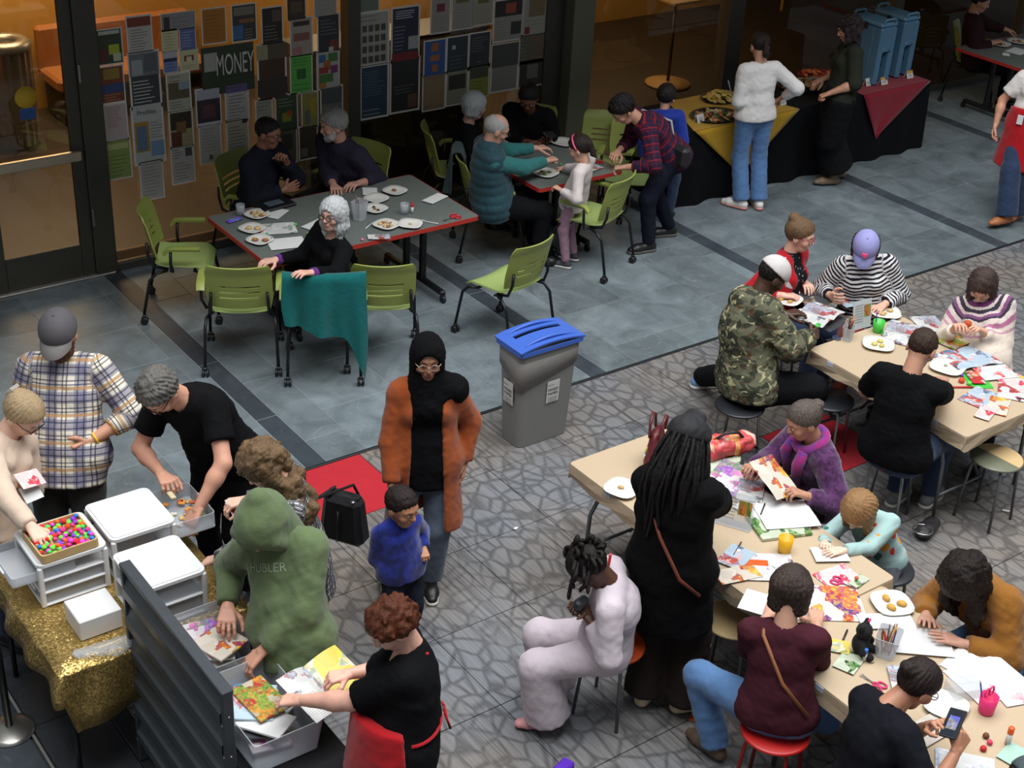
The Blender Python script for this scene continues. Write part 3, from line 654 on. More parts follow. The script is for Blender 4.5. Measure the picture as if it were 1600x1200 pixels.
def hair_obj(st, c, R, U, Fw, k, root, org, seed, N=None):
    """st: dict(style, mat, len...)"""
    A = np.array([R, Fw, U]); sty = st['s']; q = []; disp = []; kk = .02*k
    def L(x, y, z): return c+k*(R*x+Fw*y+U*z)
    t = st.get('t', .012); D = -UP  # hair falls along gravity
    ln = st.get('len', .2); h = .0075; post = None; cut = []
    q.append(ell(L(0, -.014, .034), A, k*np.array([.076+t, .095+t, .086+t])))
    fr = st.get('front', .0)
    hl = half(L(0, .084-fr, .074), -(U*.72-Fw*.69), k=.008)
    fo = st.get('fo', 1.0); faceoff = ell(L(0, .115, -.035), A, k*np.array([.062*fo, .068*fo, .10]), k=.02*k, op='s')
    if sty == 'short':
        cut = [hl]; disp = [(.0035, .03)]
    elif sty == 'mess':
        cut = [hl]; disp = [(.008, .05), (.004, .02)]
    elif sty == 'bob':
        for s in (-1, 1): q += [cone(L(s*.052, -.01, .03), L(s*.060, -.005, -.02)+D*ln*.45*k, .050*k, .036*k), cone(L(s*.04, -.06, .02), L(s*.045, -.055, -.02)+D*ln*.45*k, .055*k, .04*k)]
        cut = [faceoff]; disp = [(.003, .03)]
    elif sty == 'long':
        sp = st.get('spread', .07)
        for s in (-1, 1):
            q += [cone(L(s*.050, -.01, .03), L(s*sp, -.005, -.05)+D*ln*.25, .050*k, .042*k), cone(L(s*sp, -.005, -.05)+D*ln*.25, L(s*sp*.9, .0, -.05)+D*ln, .042*k, .02*k)]
            q += [cone(L(s*.03, -.05, .02), L(s*.045, -.06, -.05)+D*ln*.3, .06*k, .05*k), cone(L(s*.045, -.06, -.05)+D*ln*.3, L(s*.04, -.055, -.05)+D*ln, .05*k, .026*k)]
        cut = [faceoff]; disp = [(.005, .05), (.003, .02)]
    elif sty == 'curly':
        g = np.random.RandomState(seed)
        for i in range(st.get('n', 70)):
            v = nrm(g.normal(size=3)); 
            if v[1] > .55 and v[2] < .55: continue
            if v[2] < -.75 and ln < .1: continue
            p = L(*(v*np.array([.085, .1, .092])*g.uniform(.95, 1.15)+np.array([0, -.02, .03]))); rr = g.uniform(.018, .030)*k*st.get('cs', 1)
            q.append(cone(p, p+(nrm(g.normal(size=3))*.02+D*.02)*k, rr, rr*.8, k=.008*k))
        if ln >= .1:
            q += [cone(L(e*.076, -.02, .03), L(e*.088, -.012, -.07), .036*k, .032*k, k=.01*k) for e in (-1, 1)]
            for i in range(int(ln*st.get('dens', 260))):
                a = g.uniform(-1, 1); y = g.uniform(-.09, .03); z = g.uniform(0, 1)
                sx = np.sign(a)*(.05+.06*abs(a)*(.6+z*.5)) if y > -.05 else a*.10
                bk = nrm(-Fw*[1, 1, 0]); p = L(sx, y, -.02)+D*ln*z*.75+bk*st.get('back', 0)*z; rr = g.uniform(.018, .032)*k; q.append(cone(p, p+(g.normal(size=3)*.016+D*.045)*k, rr, rr*.7, k=.008*k))
        cut = [faceoff, half(L(0, .10, .072), -(U*.80-Fw*.6), k=.01)] if ln < .1 else [faceoff]
        disp = [(.005, .03), (.003, .015)]
    elif sty == 'bun':
        b = st.get('bun', (0, -.085, .075)); br = st.get('br', .042)
        q += [ell(L(*b), A, k*np.array([br, br, br*.9]), k=.012*k)]; cut = [hl]; disp = [(.0015, .03)]
    elif sty == 'pony':
        bk = nrm(-Fw*[1, 1, 0]); b = L(0, -.118, .02); e = b+D*ln*.45+bk*.045; q += [cone(b, e, .022*k, .030*k, k=.010*k), cone(e, b+D*ln+bk*.04, .030*k, .012*k, k=.010*k)]
        cut = [hl]; disp = [(.0025, .03)]
    elif sty == 'dread':
        cut = [hl]; disp = [(.004, .03)]
    elif sty == 'ring':
        q[0] = ell(L(0, -.014, .028), A, k*np.array([.076+t, .095+t, .080+t])); cut = [hl, ell(L(0, .03, .135), A, k*np.array([.072, .11, .075]), k=.01, op='s')]; disp = [(.003, .03)]
    if sty in ('long', 'bob', 'pony', 'bun', 'short', 'ring', 'mess'):
        def post(V, Q):
            d = V-L(0, -.02, .13); th = np.arctan2(d@hr_, d@Fw) if False else np.arctan2(d@R, d@Fw); rr = np.sqrt((d@R)**2+(d@Fw)**2)
            am = (.0042 if sty in ('long', 'mess') else .0025 if sty != 'short' else .0015)*np.clip(rr/.06, 0, 1)
            return V+vnorm(V, Q)*(am*np.sin(26*th+.5*np.sin(9*(d@U)/.1)+.9*wob(V, .08, 5)))[:, None]
    o = blob('hair', q+cut, h, kk, st['m'], root, org, disp, smooth=1, post=post)
    if sty == 'dread':
        g = np.random.RandomState(seed); mb = MB()
        for i in range(st.get('n', 46)):
            a = g.uniform(-1, 1)*2.3; el = g.uniform(-.1, 1.2); v = np.array([sin(a)*cos(el), -cos(a)*cos(el), sin(el)])
            p = L(*(v*np.array([.088, .106, .097])+np.array([0, -.014, .034]))); out = R*v[0]+Fw*v[1]; pts = [p]; w_ = g.normal(size=3)*.008
            ll = ln*g.uniform(.65, 1.05); n = 7
            for j in range(1, n+1):
                f = j/n; base = p+(out*(.055*min(1, f*2.5)))*k*(1.0 if v[2] < .6 else 1.6)+D*(ll*f-.05*max(0, v[2])*k)*1.0
                pts.append(base+np.asarray(st.get('drape', (0, 0, 0)))*min(1, f*1.6)+w_*sin(f*5+i)+R*.006*sin(9*f+i))
            mb.tube([x-np.asarray(org) for x in pts], [.011*k]*(n)+[.006*k], 6)
        mb.build('dreadlocks', st['m'], root)
    return o
def pn(q, **kw): q = dict(q); q.update(kw); return q
FIGLOG = []
def person(label, H, head, yaw, hip=None, hyaw=None, hpit=15, hroll=0, pyaw=None, rh=None, lh=None, rf=None, lf=None, kneeup=None,
           seat=False, bend=0.0, skin='#c89a80', girth=1.0, fem=False, hk=None, top=None, layer=None, bottom=None, shoes=None, hair=None,
           cap=None, glasses=None, extra=None, h=0.0125, legs=True, armw=1.0, beard=None, shrug=0.0, shw=1.0, group=None, eyes=True, neckf=0.0):
    s = H/1.7; hk = hk or (.35+.65*s)*1.02
    hyaw = yaw if hyaw is None else hyaw; pyaw = yaw if pyaw is None else pyaw
    Hc = pt(head)
    PV = pt(hip) if hip is not None else np.array([Hc[0], Hc[1], .545*H])
    hf = nrm(ang(hyaw)*cos(radians(hpit))-UP*sin(radians(hpit))); hr = nrm(np.cross(hf, UP)); hu = np.cross(hr, hf)
    if hroll: hr, hu = hr*cos(radians(hroll))+hu*sin(radians(hroll)), -hr*sin(radians(hroll))+hu*cos(radians(hroll))
    td = nrm(Hc-PV); nd = nrm(.45*hu+.55*td-hf*neckf)
    N = Hc-hu*.06*hk-nd*.105*s-hf*.022*hk
    up = nrm(N-PV); T = np.linalg.norm(N-PV)
    f = ang(yaw); f = nrm(f-up*(f@up)); lat = nrm(np.cross(f, up))
    pf = ang(pyaw); plat = nrm(np.cross(pf, UP))
    root = empty('person', (PV[0], PV[1], 0), 0, label, 'person', group); org = np.array([PV[0], PV[1], 0.0])
    g = girth
    sh = {1: N-up*(.058-shrug)*s+lat*.172*s*shw*(.93 if fem else 1)+f*.0, -1: N-up*(.058-shrug)*s-lat*.172*s*shw*(.93 if fem else 1)}
    hipj = {1: PV+plat*.088*s-UP*.015*s, -1: PV-plat*.088*s-UP*.015*s}
    mid = PV+up*T*.5-f*bend
    J = {}
    log = []
    for sd, spec in ((1, rh), (-1, lh)):
        d = dict(p=None, curl='relax', palm='down', pole=None, dir=None)
        if isinstance(spec, dict): d.update(spec)
        elif spec is not None: d['p'] = spec
        S = sh[sd]; l1, l2 = .285*s*armw, .25*s*armw
        if d['p'] is None: tg = S-UP*.60*s+f*.06*s+lat*sd*.07*s; d['palm'] = 'in' if not isinstance(spec, dict) or 'palm' not in spec else d['palm']
        else: tg = pt(d['p'])
        pole = -f*.45-UP*.75+lat*sd*.55 if d['pole'] is None else (f*d['pole'][0]+lat*sd*d['pole'][1]+UP*d['pole'][2])
        # move the shoulder girdle toward a far target
        rch = np.linalg.norm(tg-S)-(l1+l2+.07*s)
        if rch > 0: S = S+nrm(tg-S)*min(rch, .06*s); sh[sd] = S
        hd = nrm(tg-S)
        for _ in range(2):
            E, W = ik(S, tg-hd*.075*s, l1, l2, pole); hd = nrm(tg-E) if d['dir'] is None else nrm(ang(d['dir'][0])*cos(radians(d['dir'][1]))+UP*sin(radians(d['dir'][1])))
        W = tg-hd*.075*s if np.linalg.norm(tg-hd*.075*s-W) < .03 else W
        log.append(round(float(np.linalg.norm(tg-S)/((.535*armw+.075)*s)), 2))
        pal = d['palm']; Nb = UP if pal == 'down' else -UP if pal == 'up' else lat*sd if pal == 'in' else -f if pal == 'fwd' else f
        if abs(Nb@hd) > .93: Nb = f if pal in ('down', 'up') else UP
        J[sd] = dict(S=S, E=E, W=W, hd=hd, Nb=Nb, curl=d['curl'], hide=d.get('hide', False))
    LJ = {}
    for sd, spec in ((1, rf), (-1, lf)):
        hj = hipj[sd]; l1, l2 = .42*s, .41*s
        d = dict(p=None, pole=None, yaw=pyaw)
        if isinstance(spec, dict): d.update(spec)
        elif spec is not None: d['p'] = spec
        if d['p'] is not None: A = pt(d['p'] if len(d['p']) == 3 else (*d['p'], .085*s))
        elif seat: A = hj+pf*.40*s+plat*sd*.05; A[2] = .085*s
        else: A = hj+plat*sd*.01; A[2] = .085*s
        pole = pf+plat*sd*.12+UP*(.5 if seat else 0) if d['pole'] is None else pf*d['pole'][0]+plat*sd*d['pole'][1]+UP*d['pole'][2]
        K, A2 = ik(hj, A, l1, l2, pole); log.append(round(float(np.linalg.norm(A-hj)/(.83*s)), 2))
        LJ[sd] = dict(H=hj, K=K, A=A2, fy=ang(d['yaw']))
    FIGLOG.append((label[:34], 'torso %.2f' % (T/(.495*s)), 'arms R,L', log[:2], 'legs', log[2:]))
    # ---------------- prims
    def lockt(q): q['ref'] = lat; q['lock'] = (lat, f, up); q['o'] = PV; return q
    fl = (f, .72)
    def torso(p):
        q = [lockt(cone(PV-plat*.065*s*g, PV+plat*.065*s*g, (.108*g+p)*s, (.108*g+p)*s, (pf, .92))),
             lockt(cone(PV+up*.06*T, PV*.5+mid*.5+up*.02, (.138*g+p)*s, (.128*g+p)*s, fl)),
             lockt(cone(PV*.5+mid*.5+up*.02, mid+up*.1*T, (.128*g+p)*s, (.140*g+p)*s, fl)),
             lockt(cone(mid+up*.12*T, N-up*.16*s, (.142*g+p)*s, (.135*(g*.5+.5)+p)*s, (f, .70))),
             lockt(cone(J[1]['S']-lat*.03*s, N-up*.045*s, (.052+p)*s, (.062+p)*s)), lockt(cone(J[-1]['S']+lat*.03*s, N-up*.045*s, (.052+p)*s, (.062+p)*s))]
        if fem:
            for sd in (1, -1): q.append(lockt(cone(mid+up*.18*T+lat*sd*.062*s+f*.062*s*g, mid+up*.17*T+lat*sd*.065*s+f*.075*s*g, (.052*g+p*.6)*s, (.05*g+p*.6)*s)))
        return q
    def arm(sd, p, frac=2.0, k=1.0, cuff=1.0):
        j = J[sd]; o = []; l1 = np.linalg.norm(j['E']-j['S']); ref = np.cross(nrm(j['E']-j['S']), f); ref = ref if np.linalg.norm(ref) > .1 else up
        fu = min(frac, 1.0); e = j['S']+(j['E']-j['S'])*fu
        r0, r1, r2 = .050*(.5+.5*g), .041*(.6+.4*g), .030
        o.append(cone(j['S'], e, (r0+p)*s, (r0+(r1-r0)*fu+p*(cuff if frac <= 1 else 1))*s, cap=2 if frac <= 1 else 0, ref=ref, off=.0))
        if frac > 1:
            fw = frac-1; e = j['E']+(j['W']-j['E'])*min(fw, 1.0)
            o.append(cone(j['E'], e, (r1+p)*s, (r1+(r2-r1)*fw+p*.75*cuff)*s, cap=2, ref=ref, off=l1))
        return o
    def leg(sd, p, flare=0.0, ln=1.0):
        j = LJ[sd]; l1 = np.linalg.norm(j['K']-j['H']); e = j['K']+(j['A']-j['K'])*ln
        return [cone(j['H'], j['K'], (.086*g+p)*s, (.058*(.6+.4*g)+p)*s, ref=plat, off=0.), cone(j['K'], e, (.056*(.6+.4*g)+p+flare*.3)*s, (.040+p+flare)*s, cap=2, ref=plat, off=l1)]
    # ---------------- skin
    sm = skinmat(skin)
    B = torso(-.012)+[cone(N-up*.05*s, Hc-hf*.018*hk-hu*.05*hk, .058*s, .050*s*(.5+.5*hk), k=.03)]
    for sd in (1, -1):
        j = J[sd]; B += [cone(j['S'], j['E'], .047*s*(.5+.5*g), .040*s*(.6+.4*g)), cone(j['E'], j['E']+(j['W']-j['E'])*.35, .040*s*(.6+.4*g), .042*s*(.6+.4*g)), cone(j['E']+(j['W']-j['E'])*.3, j['W'], .041*s*(.6+.4*g), .027*s)]
        if legs: B += leg(sd, -.014)
    FF, lo = field(B, .014, .02*s); V, Q = nets(FF, lo, .014); V = relax(V, Q, 1, .4)
    parts = [(V, Q)]
    HP = head_prims(Hc, hr, hu, hf, hk, fem)+[cone(Hc-hf*.018*hk-hu*.05*hk, N-up*.0*s, .050*s*(.5+.5*hk), .056*s, k=.02)]
    FF, lo = field(HP, .0055*max(hk, .8), .012*hk); V, Q = nets(FF, lo, .0055*max(hk, .8)); parts.append((relax(V, Q, 1, .35), Q))
    for sd in (1, -1):
        j = J[sd]
        if j['hide']: continue
        FF, lo = field(hand_prims(j['W'], j['hd'], j['Nb'], s*1.02, sd == 1, j['curl'])+[cone(j['W']-nrm(j['W']-j['E'])*.05*s, j['W']+j['hd']*.01, .0275*s, .024*s)], .0042, .006)
        V, Q = nets(FF, lo, .0042); parts.append((V, Q))
    Vs = np.concatenate([p[0] for p in parts]); offs = np.cumsum([0]+[len(p[0]) for p in parts]); Qs = np.concatenate([p[1]+o for p, o in zip(parts, offs)])
    me = np_mesh('body', Vs-org, Qs)
    for nm, fn in face_masks(Hc, hr, hu, hf, hk).items():
        m = np.zeros(len(Vs), np.float32); m[offs[1]:offs[2]] = fn(Vs[offs[1]:offs[2]])
        at = me.attributes.new(nm, 'FLOAT', 'POINT'); at.data.foreach_set('value', m)
    newobj('body', me, sm, root)
    # ---------------- clothing
    if bottom:
        b = dict(p=.014, flare=0.0, ln=1.0, type='pants', name='trousers'); b.update(bottom); q = []
        p = b['p']
        q = [cone(PV-plat*.07*s*g, PV+plat*.07*s*g, (.112*g+p)*s, (.112*g+p)*s, (pf, .92), ref=plat), cone(PV, PV+up*.10*s, (.135*g+p)*s, (.128*g+p)*s, fl, cap=2, ref=plat)]
        if b['type'] == 'pants':
            for sd in (1, -1): q += leg(sd, p, b['flare'], b['ln'])
        else:  # skirt over both legs
            e = (LJ[1]['K']+LJ[-1]['K'])/2; e2 = (LJ[1]['A']+LJ[-1]['A'])/2
            for sd in (1, -1): q += [cone(LJ[sd]['H'], LJ[sd]['K'], (.11*g+p)*s, (.10+p)*s)]
            q += [cone(PV, e, (.15*g+p)*s, (.15+p)*s, (pf, .8)), cone(e, e+(e2-e)*b['ln'], (.15+p)*s, (.19+p)*s, (pf, .85), cap=2)]
        blob(b['name'], q, h, .03*s, b['m'], root, org, [(.004, .11), (.0025, .05)], rest=True, smooth=2)
    if top:
        for i, tp in enumerate(top if isinstance(top, list) else [top]):
            d = dict(p=.012, sl=2.0, hem=.10, name='shirt', cuff=1.0, disp=1.0, collar=0, hemr=0.0, open=None, armp=None, neck=None, vneck=None); d.update(tp); p = d['p']
            bp = (bottom or {}).get('p', .014)+.013+.016*i if bottom else p; q = torso(p)
            q[0] = lockt(cone(PV-plat*.07*s*g, PV+plat*.07*s*g, (.112*g+max(p, bp))*s, (.112*g+max(p, bp))*s, (pf, .94))); q[1] = lockt(cone(PV+up*.06*T, PV*.5+mid*.5+up*.02, (.138*g+max(p, bp))*s, (.128*g+p)*s, fl))
            if d['sl'] > 0:
                for sd in (1, -1): q += arm(sd, p if d['armp'] is None else d['armp'], d['sl'], cuff=d['cuff'])
            if d['hem'] > 0:
                dn = -up if not seat else -nrm(up*.8-pf*.25)
                q += [lockt(cone(PV+up*.12*s, PV+dn*d['hem']*s, (.138*g+max(p, bp))*s, (.150*g+max(p, bp)+d['hemr'])*s, (f, .84), cap=2, k=.03))]
            if d['collar']:
                q += [lockt(cone(N-up*.04*s, N+nd*d['collar']*s, .080*s, .066*s, cap=2, k=.015))]
            if d.get('hood'):
                bk = N-f*.085*s-up*.02*s; q += [ell(bk, np.array([lat, f, up]), s*np.array([.14, .075, .07]), k=.04)]
            cuts = [half(PV-up*max(d['hem'], .03)*s, -up, .004)]
            if not d['collar']: cuts.append(dict(cone(N-up*.015*s+f*.012*s, Hc, .056*s*(.5+.5*hk)+.004, .07*s, k=.008), op='s'))
            if d['vneck']: cuts.append(dict(cone(N+f*.09*s, N-up*d['vneck']*s+f*.14*s, .055*s, .012*s, k=.006), op='s'))
            if d['open']:  # front opening of a coat
                w_ = d['open']; c0 = N+f*.12*s+up*.02; c1 = PV-up*(d['hem']+.03)*s+f*.17*s
                cuts.append(dict(cone(c0, c1, w_*s*.75, w_*s*1.15, (f, 3.2), k=.012), op='s'))
            dsp = [(.0042*d['disp'], .12), (.0030*d['disp'], .055)]
            quilt = (lambda V_, Q_: V_+vnorm(V_, Q_)*(.010*np.abs(np.sin((V_-PV)@up*pi/.075)))[:, None]) if d.get('quilt') else None
            blob(d['name'], q+cuts, h, .028*s, d['m'], root, org, dsp, rest=True, smooth=2, post=quilt)
    if shoes and legs:
        for sd in (1, -1):
            j = LJ[sd]; A = j['A']; fd = j['fy']
            if np.linalg.norm(fd) < .1: fd = pf
            lift = A[2]-.085*s; gz = max(lift, 0.0)
            hl_ = np.array([A[0], A[1], gz+.045*s])-fd*.035*s; bl = np.array([A[0], A[1], gz+.036*s])+fd*.115*s; to = bl+fd*.055*s-UP*.006*s
            q = [cone(hl_, bl, .040*s, .044*s), cone(bl, to, .044*s, .034*s, [(UP, .8)]), cone(np.array([A[0], A[1], gz+.06*s]), A+UP*shoes.get('hi', .015)*s, .042*s, .045*s, cap=2), half((A[0], A[1], gz+.012), -UP, .004)]
            so = blob('shoe', q, .009, .02*s, shoes['m'], root, org, None, smooth=1)
            if shoes.get('sole'):
                q = [cone(hl_*[1, 1, 0]+UP*(gz+.012), bl*[1, 1, 0]+UP*(gz+.012), .043*s, .047*s), cone(bl*[1, 1, 0]+UP*(gz+.012), to*[1, 1, 0]+UP*(gz+.012), .047*s, .038*s), half((A[0], A[1], gz+.024), UP, .003), half((A[0], A[1], gz+.001), -UP, .003)]
                blob('sole', q, .008, .01, shoes['sole'], so, org, None, smooth=0)
    if hair: hair_obj(hair, Hc, hr, hu, hf, hk, root, org, abs(hash(label)) % 999 if False else sum(map(ord, label)) % 999, N)
    A = np.array([hr, hf, hu])
    def L(x, y, z): return Hc+hk*(hr*x+hf*y+hu*z)
    if eyes:
        for sd in (-1, 1):
            mb = MB(); c = L(sd*.031, .0765, .008)-org; vs = []
            for a in range(7):
                th = pi*a/6
                for b_ in range(8):
                    ph = 2*pi*b_/8; vs.append(c+hk*.0122*(hr*sin(th)*cos(ph)+hu*sin(th)*sin(ph)*.72+hf*cos(th)))
            for a in range(6): mb.add(vs if a == 0 else [], [], 0); mb.F += [(a*8+b_, a*8+(b_+1) % 8, (a+1)*8+(b_+1) % 8, (a+1)*8+b_) for b_ in range(8)]; mb.M += [1 if a == 0 else 0]*8; mb.S += [True]*8
            mb.build('eye', [plain('eye_white', '#cfc8c0', .3), plain('iris_dark', '#20140e', .2)], root)
    if glasses:
        mb = MB()
        for sd in (-1, 1):
            c = L(sd*.031, .102, .006)
            pts = [c+hk*(hr*.0235*cos(a)+hu*.018*sin(a))-org for a in np.linspace(0, 2*pi, 17)]
            mb.tube(pts, .0022*hk*glasses.get('w', 1), 6, cap=False)
            mb.tube([L(sd*.054, .098, .012)-org, L(sd*.074, .06, .014)-org, L(sd*.080, -.01, .008)-org], .0022*hk, 6)
        mb.tube([L(-.008, .106, .010)-org, L(0, .109, .012)-org, L(.008, .106, .010)-org], .0022*hk, 6)
        mb.build('glasses', glasses['m'], root)
    if beard:
        q = [cone(L(-.035, .05, -.065), L(0, .065, -.085), .032*hk, .034*hk), cone(L(.035, .05, -.065), L(0, .065, -.085), .032*hk, .034*hk), cone(L(-.058, .02, -.03), L(-.04, .045, -.07), .02*hk, .03*hk), cone(L(.058, .02, -.03), L(.04, .045, -.07), .02*hk, .03*hk), cone(L(-.022, .092, -.040), L(.022, .092, -.040), .010*hk, .010*hk)]
        blob('beard', q+[dict(cone(L(-.016, .105, -.054), L(.016, .105, -.054), .008*hk, .008*hk, k=.004), op='s')], .0055, .012, beard, root, org, [(.003, .02)])
    if cap:
        cm = cap['m']; t = .018
        q = [ell(L(0, -.012, .036), A, hk*np.array([.078+t, .096+t, .088+t])), half(L(0, 0, cap.get('z', .034)), -(hu*.97+hf*.1), .004), ell(L(0, -.012, .02), A, hk*np.array([.080, .097, .09]), op='s', k=.004)]
        co = blob('cap', q, .007, .01, cm, root, org, None, smooth=1)
        by = cap.get('brim', 1); mb = MB(); vs = []; n = 12
        for r0, z0 in ((.092, .044), (.185, .020)):
            for i in range(n+1):
                a = radians(-62+124*i/n); rr = r0 if r0 < .1 else .106+.085*cos(a*1.05)
                x = .088*sin(a)*(1 if r0 < .1 else 1.0); y = (.104*cos(a) if r0 < .1 else .104*cos(a)+.078*cos(a*1.1)**.7)-.008
                vs.append(np.array([x, y*by, z0-.012*(abs(sin(a))**2)*1.2]))
        W = [L(*v)-org for v in vs]; W2 = [w_-hu*.005*hk for w_ in W]
        m_ = n+1; fs = [(i, i+1, m_+i+1, m_+i) for i in range(n)]; fs2 = [tuple(2*m_+x for x in q_)[::-1] for q_ in fs]
        rim = [(m_+i, m_+i+1, 3*m_+i+1, 3*m_+i) for i in range(n)]
        mb.add(W+W2, fs+fs2+rim, 0, True); mb.build('brim', cap.get('bm', cm), co)
        mb = MB(); mb.lathe([(.0, .006), (.006, .004), (.008, 0)], seg=8); b = mb.build('button', cm, co); b.location = tuple(L(0, -.012, .142)-org)
    return dict(root=root, org=org, J=J, LJ=LJ, N=N, PV=PV, up=up, f=f, lat=lat, Hc=Hc, hr=hr, hf=hf, hu=hu, hk=hk, s=s, L=L, mid=mid, T=T, arm=arm, torso=torso, g=g, pf=pf, plat=plat)
# ------------------------------------------------------------------ furniture
GRN = plain('chair_green', '#8a9247', .45, 0, .06, 12); GRNS = plain('seat_green', '#98aa64', .45, 0, .06, 12); BLKM = plain('black_metal', '#17171a', .4, .3); BLKP = plain('black_plastic', '#131315', .5); CHR = plain('chrome_tube', '#9a9a98', .28, .9); GREYM = plain('grey_tube', '#6c7072', .4, .6)
def grid_shell(nx, ny, fn, th, skip=None):
    """bent sheet with thickness from fn(u, v) -> point; skip(i, j) leaves a slot"""
    V = [[np.array(fn(i/nx, j/ny)) for j in range(ny+1)] for i in range(nx+1)]
    N = [[None]*(ny+1) for _ in range(nx+1)]
    for i in range(nx+1):
        for j in range(ny+1):
            a = V[min(i+1, nx)][j]-V[max(i-1, 0)][j]; b = V[i][min(j+1, ny)]-V[i][max(j-1, 0)]; N[i][j] = nrm(np.cross(a, b))
    mb = MB(); W = ny+1; vs = [V[i][j]+N[i][j]*th/2 for i in range(nx+1) for j in range(W)]+[V[i][j]-N[i][j]*th/2 for i in range(nx+1) for j in range(W)]; o = (nx+1)*W
    ok = [[not (skip and skip(i, j)) for j in range(ny)] for i in range(nx)]; fs = []
    def at(i, j): return 0 <= i < nx and 0 <= j < ny and ok[i][j]
    for i in range(nx):
        for j in range(ny):
            if not ok[i][j]: continue
            a, b, c, d = i*W+j, (i+1)*W+j, (i+1)*W+j+1, i*W+j+1
            fs += [(a, b, c, d), (o+d, o+c, o+b, o+a)]
            if not at(i-1, j): fs.append((a, d, o+d, o+a))
            if not at(i+1, j): fs.append((c, b, o+b, o+c))
            if not at(i, j-1): fs.append((b, a, o+a, o+b))
            if not at(i, j+1): fs.append((d, c, o+c, o+d))
    mb.add(vs, fs, 0, False); return mb
def smooth_mod(o, ang_=40):
    for p in o.data.polygons: p.use_smooth = True
    m = o.modifiers.new('edges', 'EDGE_SPLIT'); m.split_angle = radians(ang_); return o
def make_chair(arms):
    r = empty('task_chair', (0, 0, 0))
    # local: +x front, z up
    def seat(u, v):
        x = -.20+.43*u; y = (v-.5)*.46*(1-.10*(1-u)**2); e = min(v, 1-v)
        y *= 1.0; z = .455+.018*(2*v-1)**2-.05*max(0, (u-.75)/.25)**2+.02*max(0, (.2-u)/.2)
        if u < .12 or u > .9: y *= (1-.10*((.12-u)/.12 if u < .12 else (u-.9)/.1)**2)
        return (x, y, z)
    smooth_mod(grid_shell(14, 12, seat, .014).build('seat', GRNS, r), 50)
    def back(u, v):  # u across, v up
        y = (u-.5)*.47*(1-.08*max(0, (.3-v)/.3)-.10*max(0, (v-.85)/.15)**2); z = .52+.36*v
        x = -.225-.085*v+.055*(2*u-1)**2-.015*max(0, v-.8)/.2
        return (x, y, z)
    smooth_mod(grid_shell(16, 22, back, .012, lambda i, j: 3 <= i <= 12 and j in (5, 8, 11)).build('backrest', GRN, r), 50)
    for s in (-1, 1):
        MB().tube([(-.10, s*.20, .44), (-.21, s*.21, .47), (-.245, s*.205, .56), (-.25, s*.20, .66)], .012, 8).build('back_support', BLKM, r)
        for fx, nm in ((.27, 'leg'), (-.30, 'leg')):
            l = MB().tube([(fx*.35, s*.21, .435), (fx*.62, s*.245, .425), (fx*.80, s*.255, .37), (fx, s*.265, .085)], .012, 8).build('leg', BLKM, r)
            c = MB()
            for q in (-.016, .016):
                c.lathe([(0, -.010), (.026, -.010), (.030, -.005), (.030, .005), (.026, .010), (0, .010)], seg=14, smooth=False)
                c.V[-14*6:] = [(x+fx, s*.265+q+z, y+.031) for x, y, z in c.V[-14*6:]]
            c.box((fx, s*.265, .065), (.03, .028, .03), bev=.006); c.build('caster', BLKP, l)
        if arms:
            MB().tube([(-.06, s*.25, .44), (-.07, s*.285, .52), (-.065, s*.285, .62)], .012, 8).build('arm_post', BLKM, r)
            def arm(u, v): 
                return (-.115+.27*u, s*.285+(v-.5)*.055, .645-.04*max(0, (.18-u)/.18)**2+.006*cos(pi*(v-.5)))
            g = grid_shell(8, 4, arm, .022); smooth_mod(g.build('armrest', GRN, r), 60)
    MB().tube([(-.08, -.215, .43), (-.08, .215, .43)], .011, 8).build('cross_bar', BLKM, r); MB().tube([(.10, -.215, .43), (.10, .215, .43)], .011, 8).build('cross_bar', BLKM, r)
    return r
ch_a = make_chair(True); ch_n = make_chair(False); used = {id(ch_a): False, id(ch_n): False}
def put_chair(arms, px, py, a, label, z=.45, off=(0, 0)):
    src = ch_a if arms else ch_n
    o = copytree(src) if used[id(src)] else src; used[id(src)] = True
    p = P(px, py, z); d = ang(a); o.location = (p[0]+off[0], p[1]+off[1], 0); o.rotation_euler = (0, 0, atan2(d[1], d[0]))
    return tag(o, label, 'chair', 'lime green rolling chairs')
CH = {}
put_chair(True, 287, 402, 8, 'lime green armchair on casters at the left end of the grey table')
put_chair(True, 378, 474, 98, 'lime green armchair with back to camera nearest the left end')
CH['drape'] = put_chair(True, 506, 488, 98, 'lime green chair with teal sweater draped over its back')
put_chair(False, 597, 470, 98, 'lime green armless chair beside the draped chair')
put_chair(False, 790, 440, 140, 'lime green armless chair turned sideways near the paper bin')
put_chair(True, 403, 326, 336, 'lime green chair of the man in dark jacket')
put_chair(True, 548, 308, 236, 'lime green chair under the grey-bearded man')
put_chair(True, 712, 268, 12, 'lime green chair of the silver-haired woman by the wall')
CH['vest'] = put_chair(True, 768, 316, 10, 'lime green chair with dark jacket on its back under the man in vest')
put_chair(True, 925, 338, 150, 'lime green chair behind the girl in white top')
put_chair(True, 985, 268, 262, 'lime green chair under the bending man in plaid')
put_chair(True, 938, 258, 258, 'lime green chair across the small table behind the girl')
put_chair(True, 822, 246, 262, 'lime green chair of the man in black sweater')
put_chair(True, 1522, 96, 345, 'lime green chair at the far corner table')
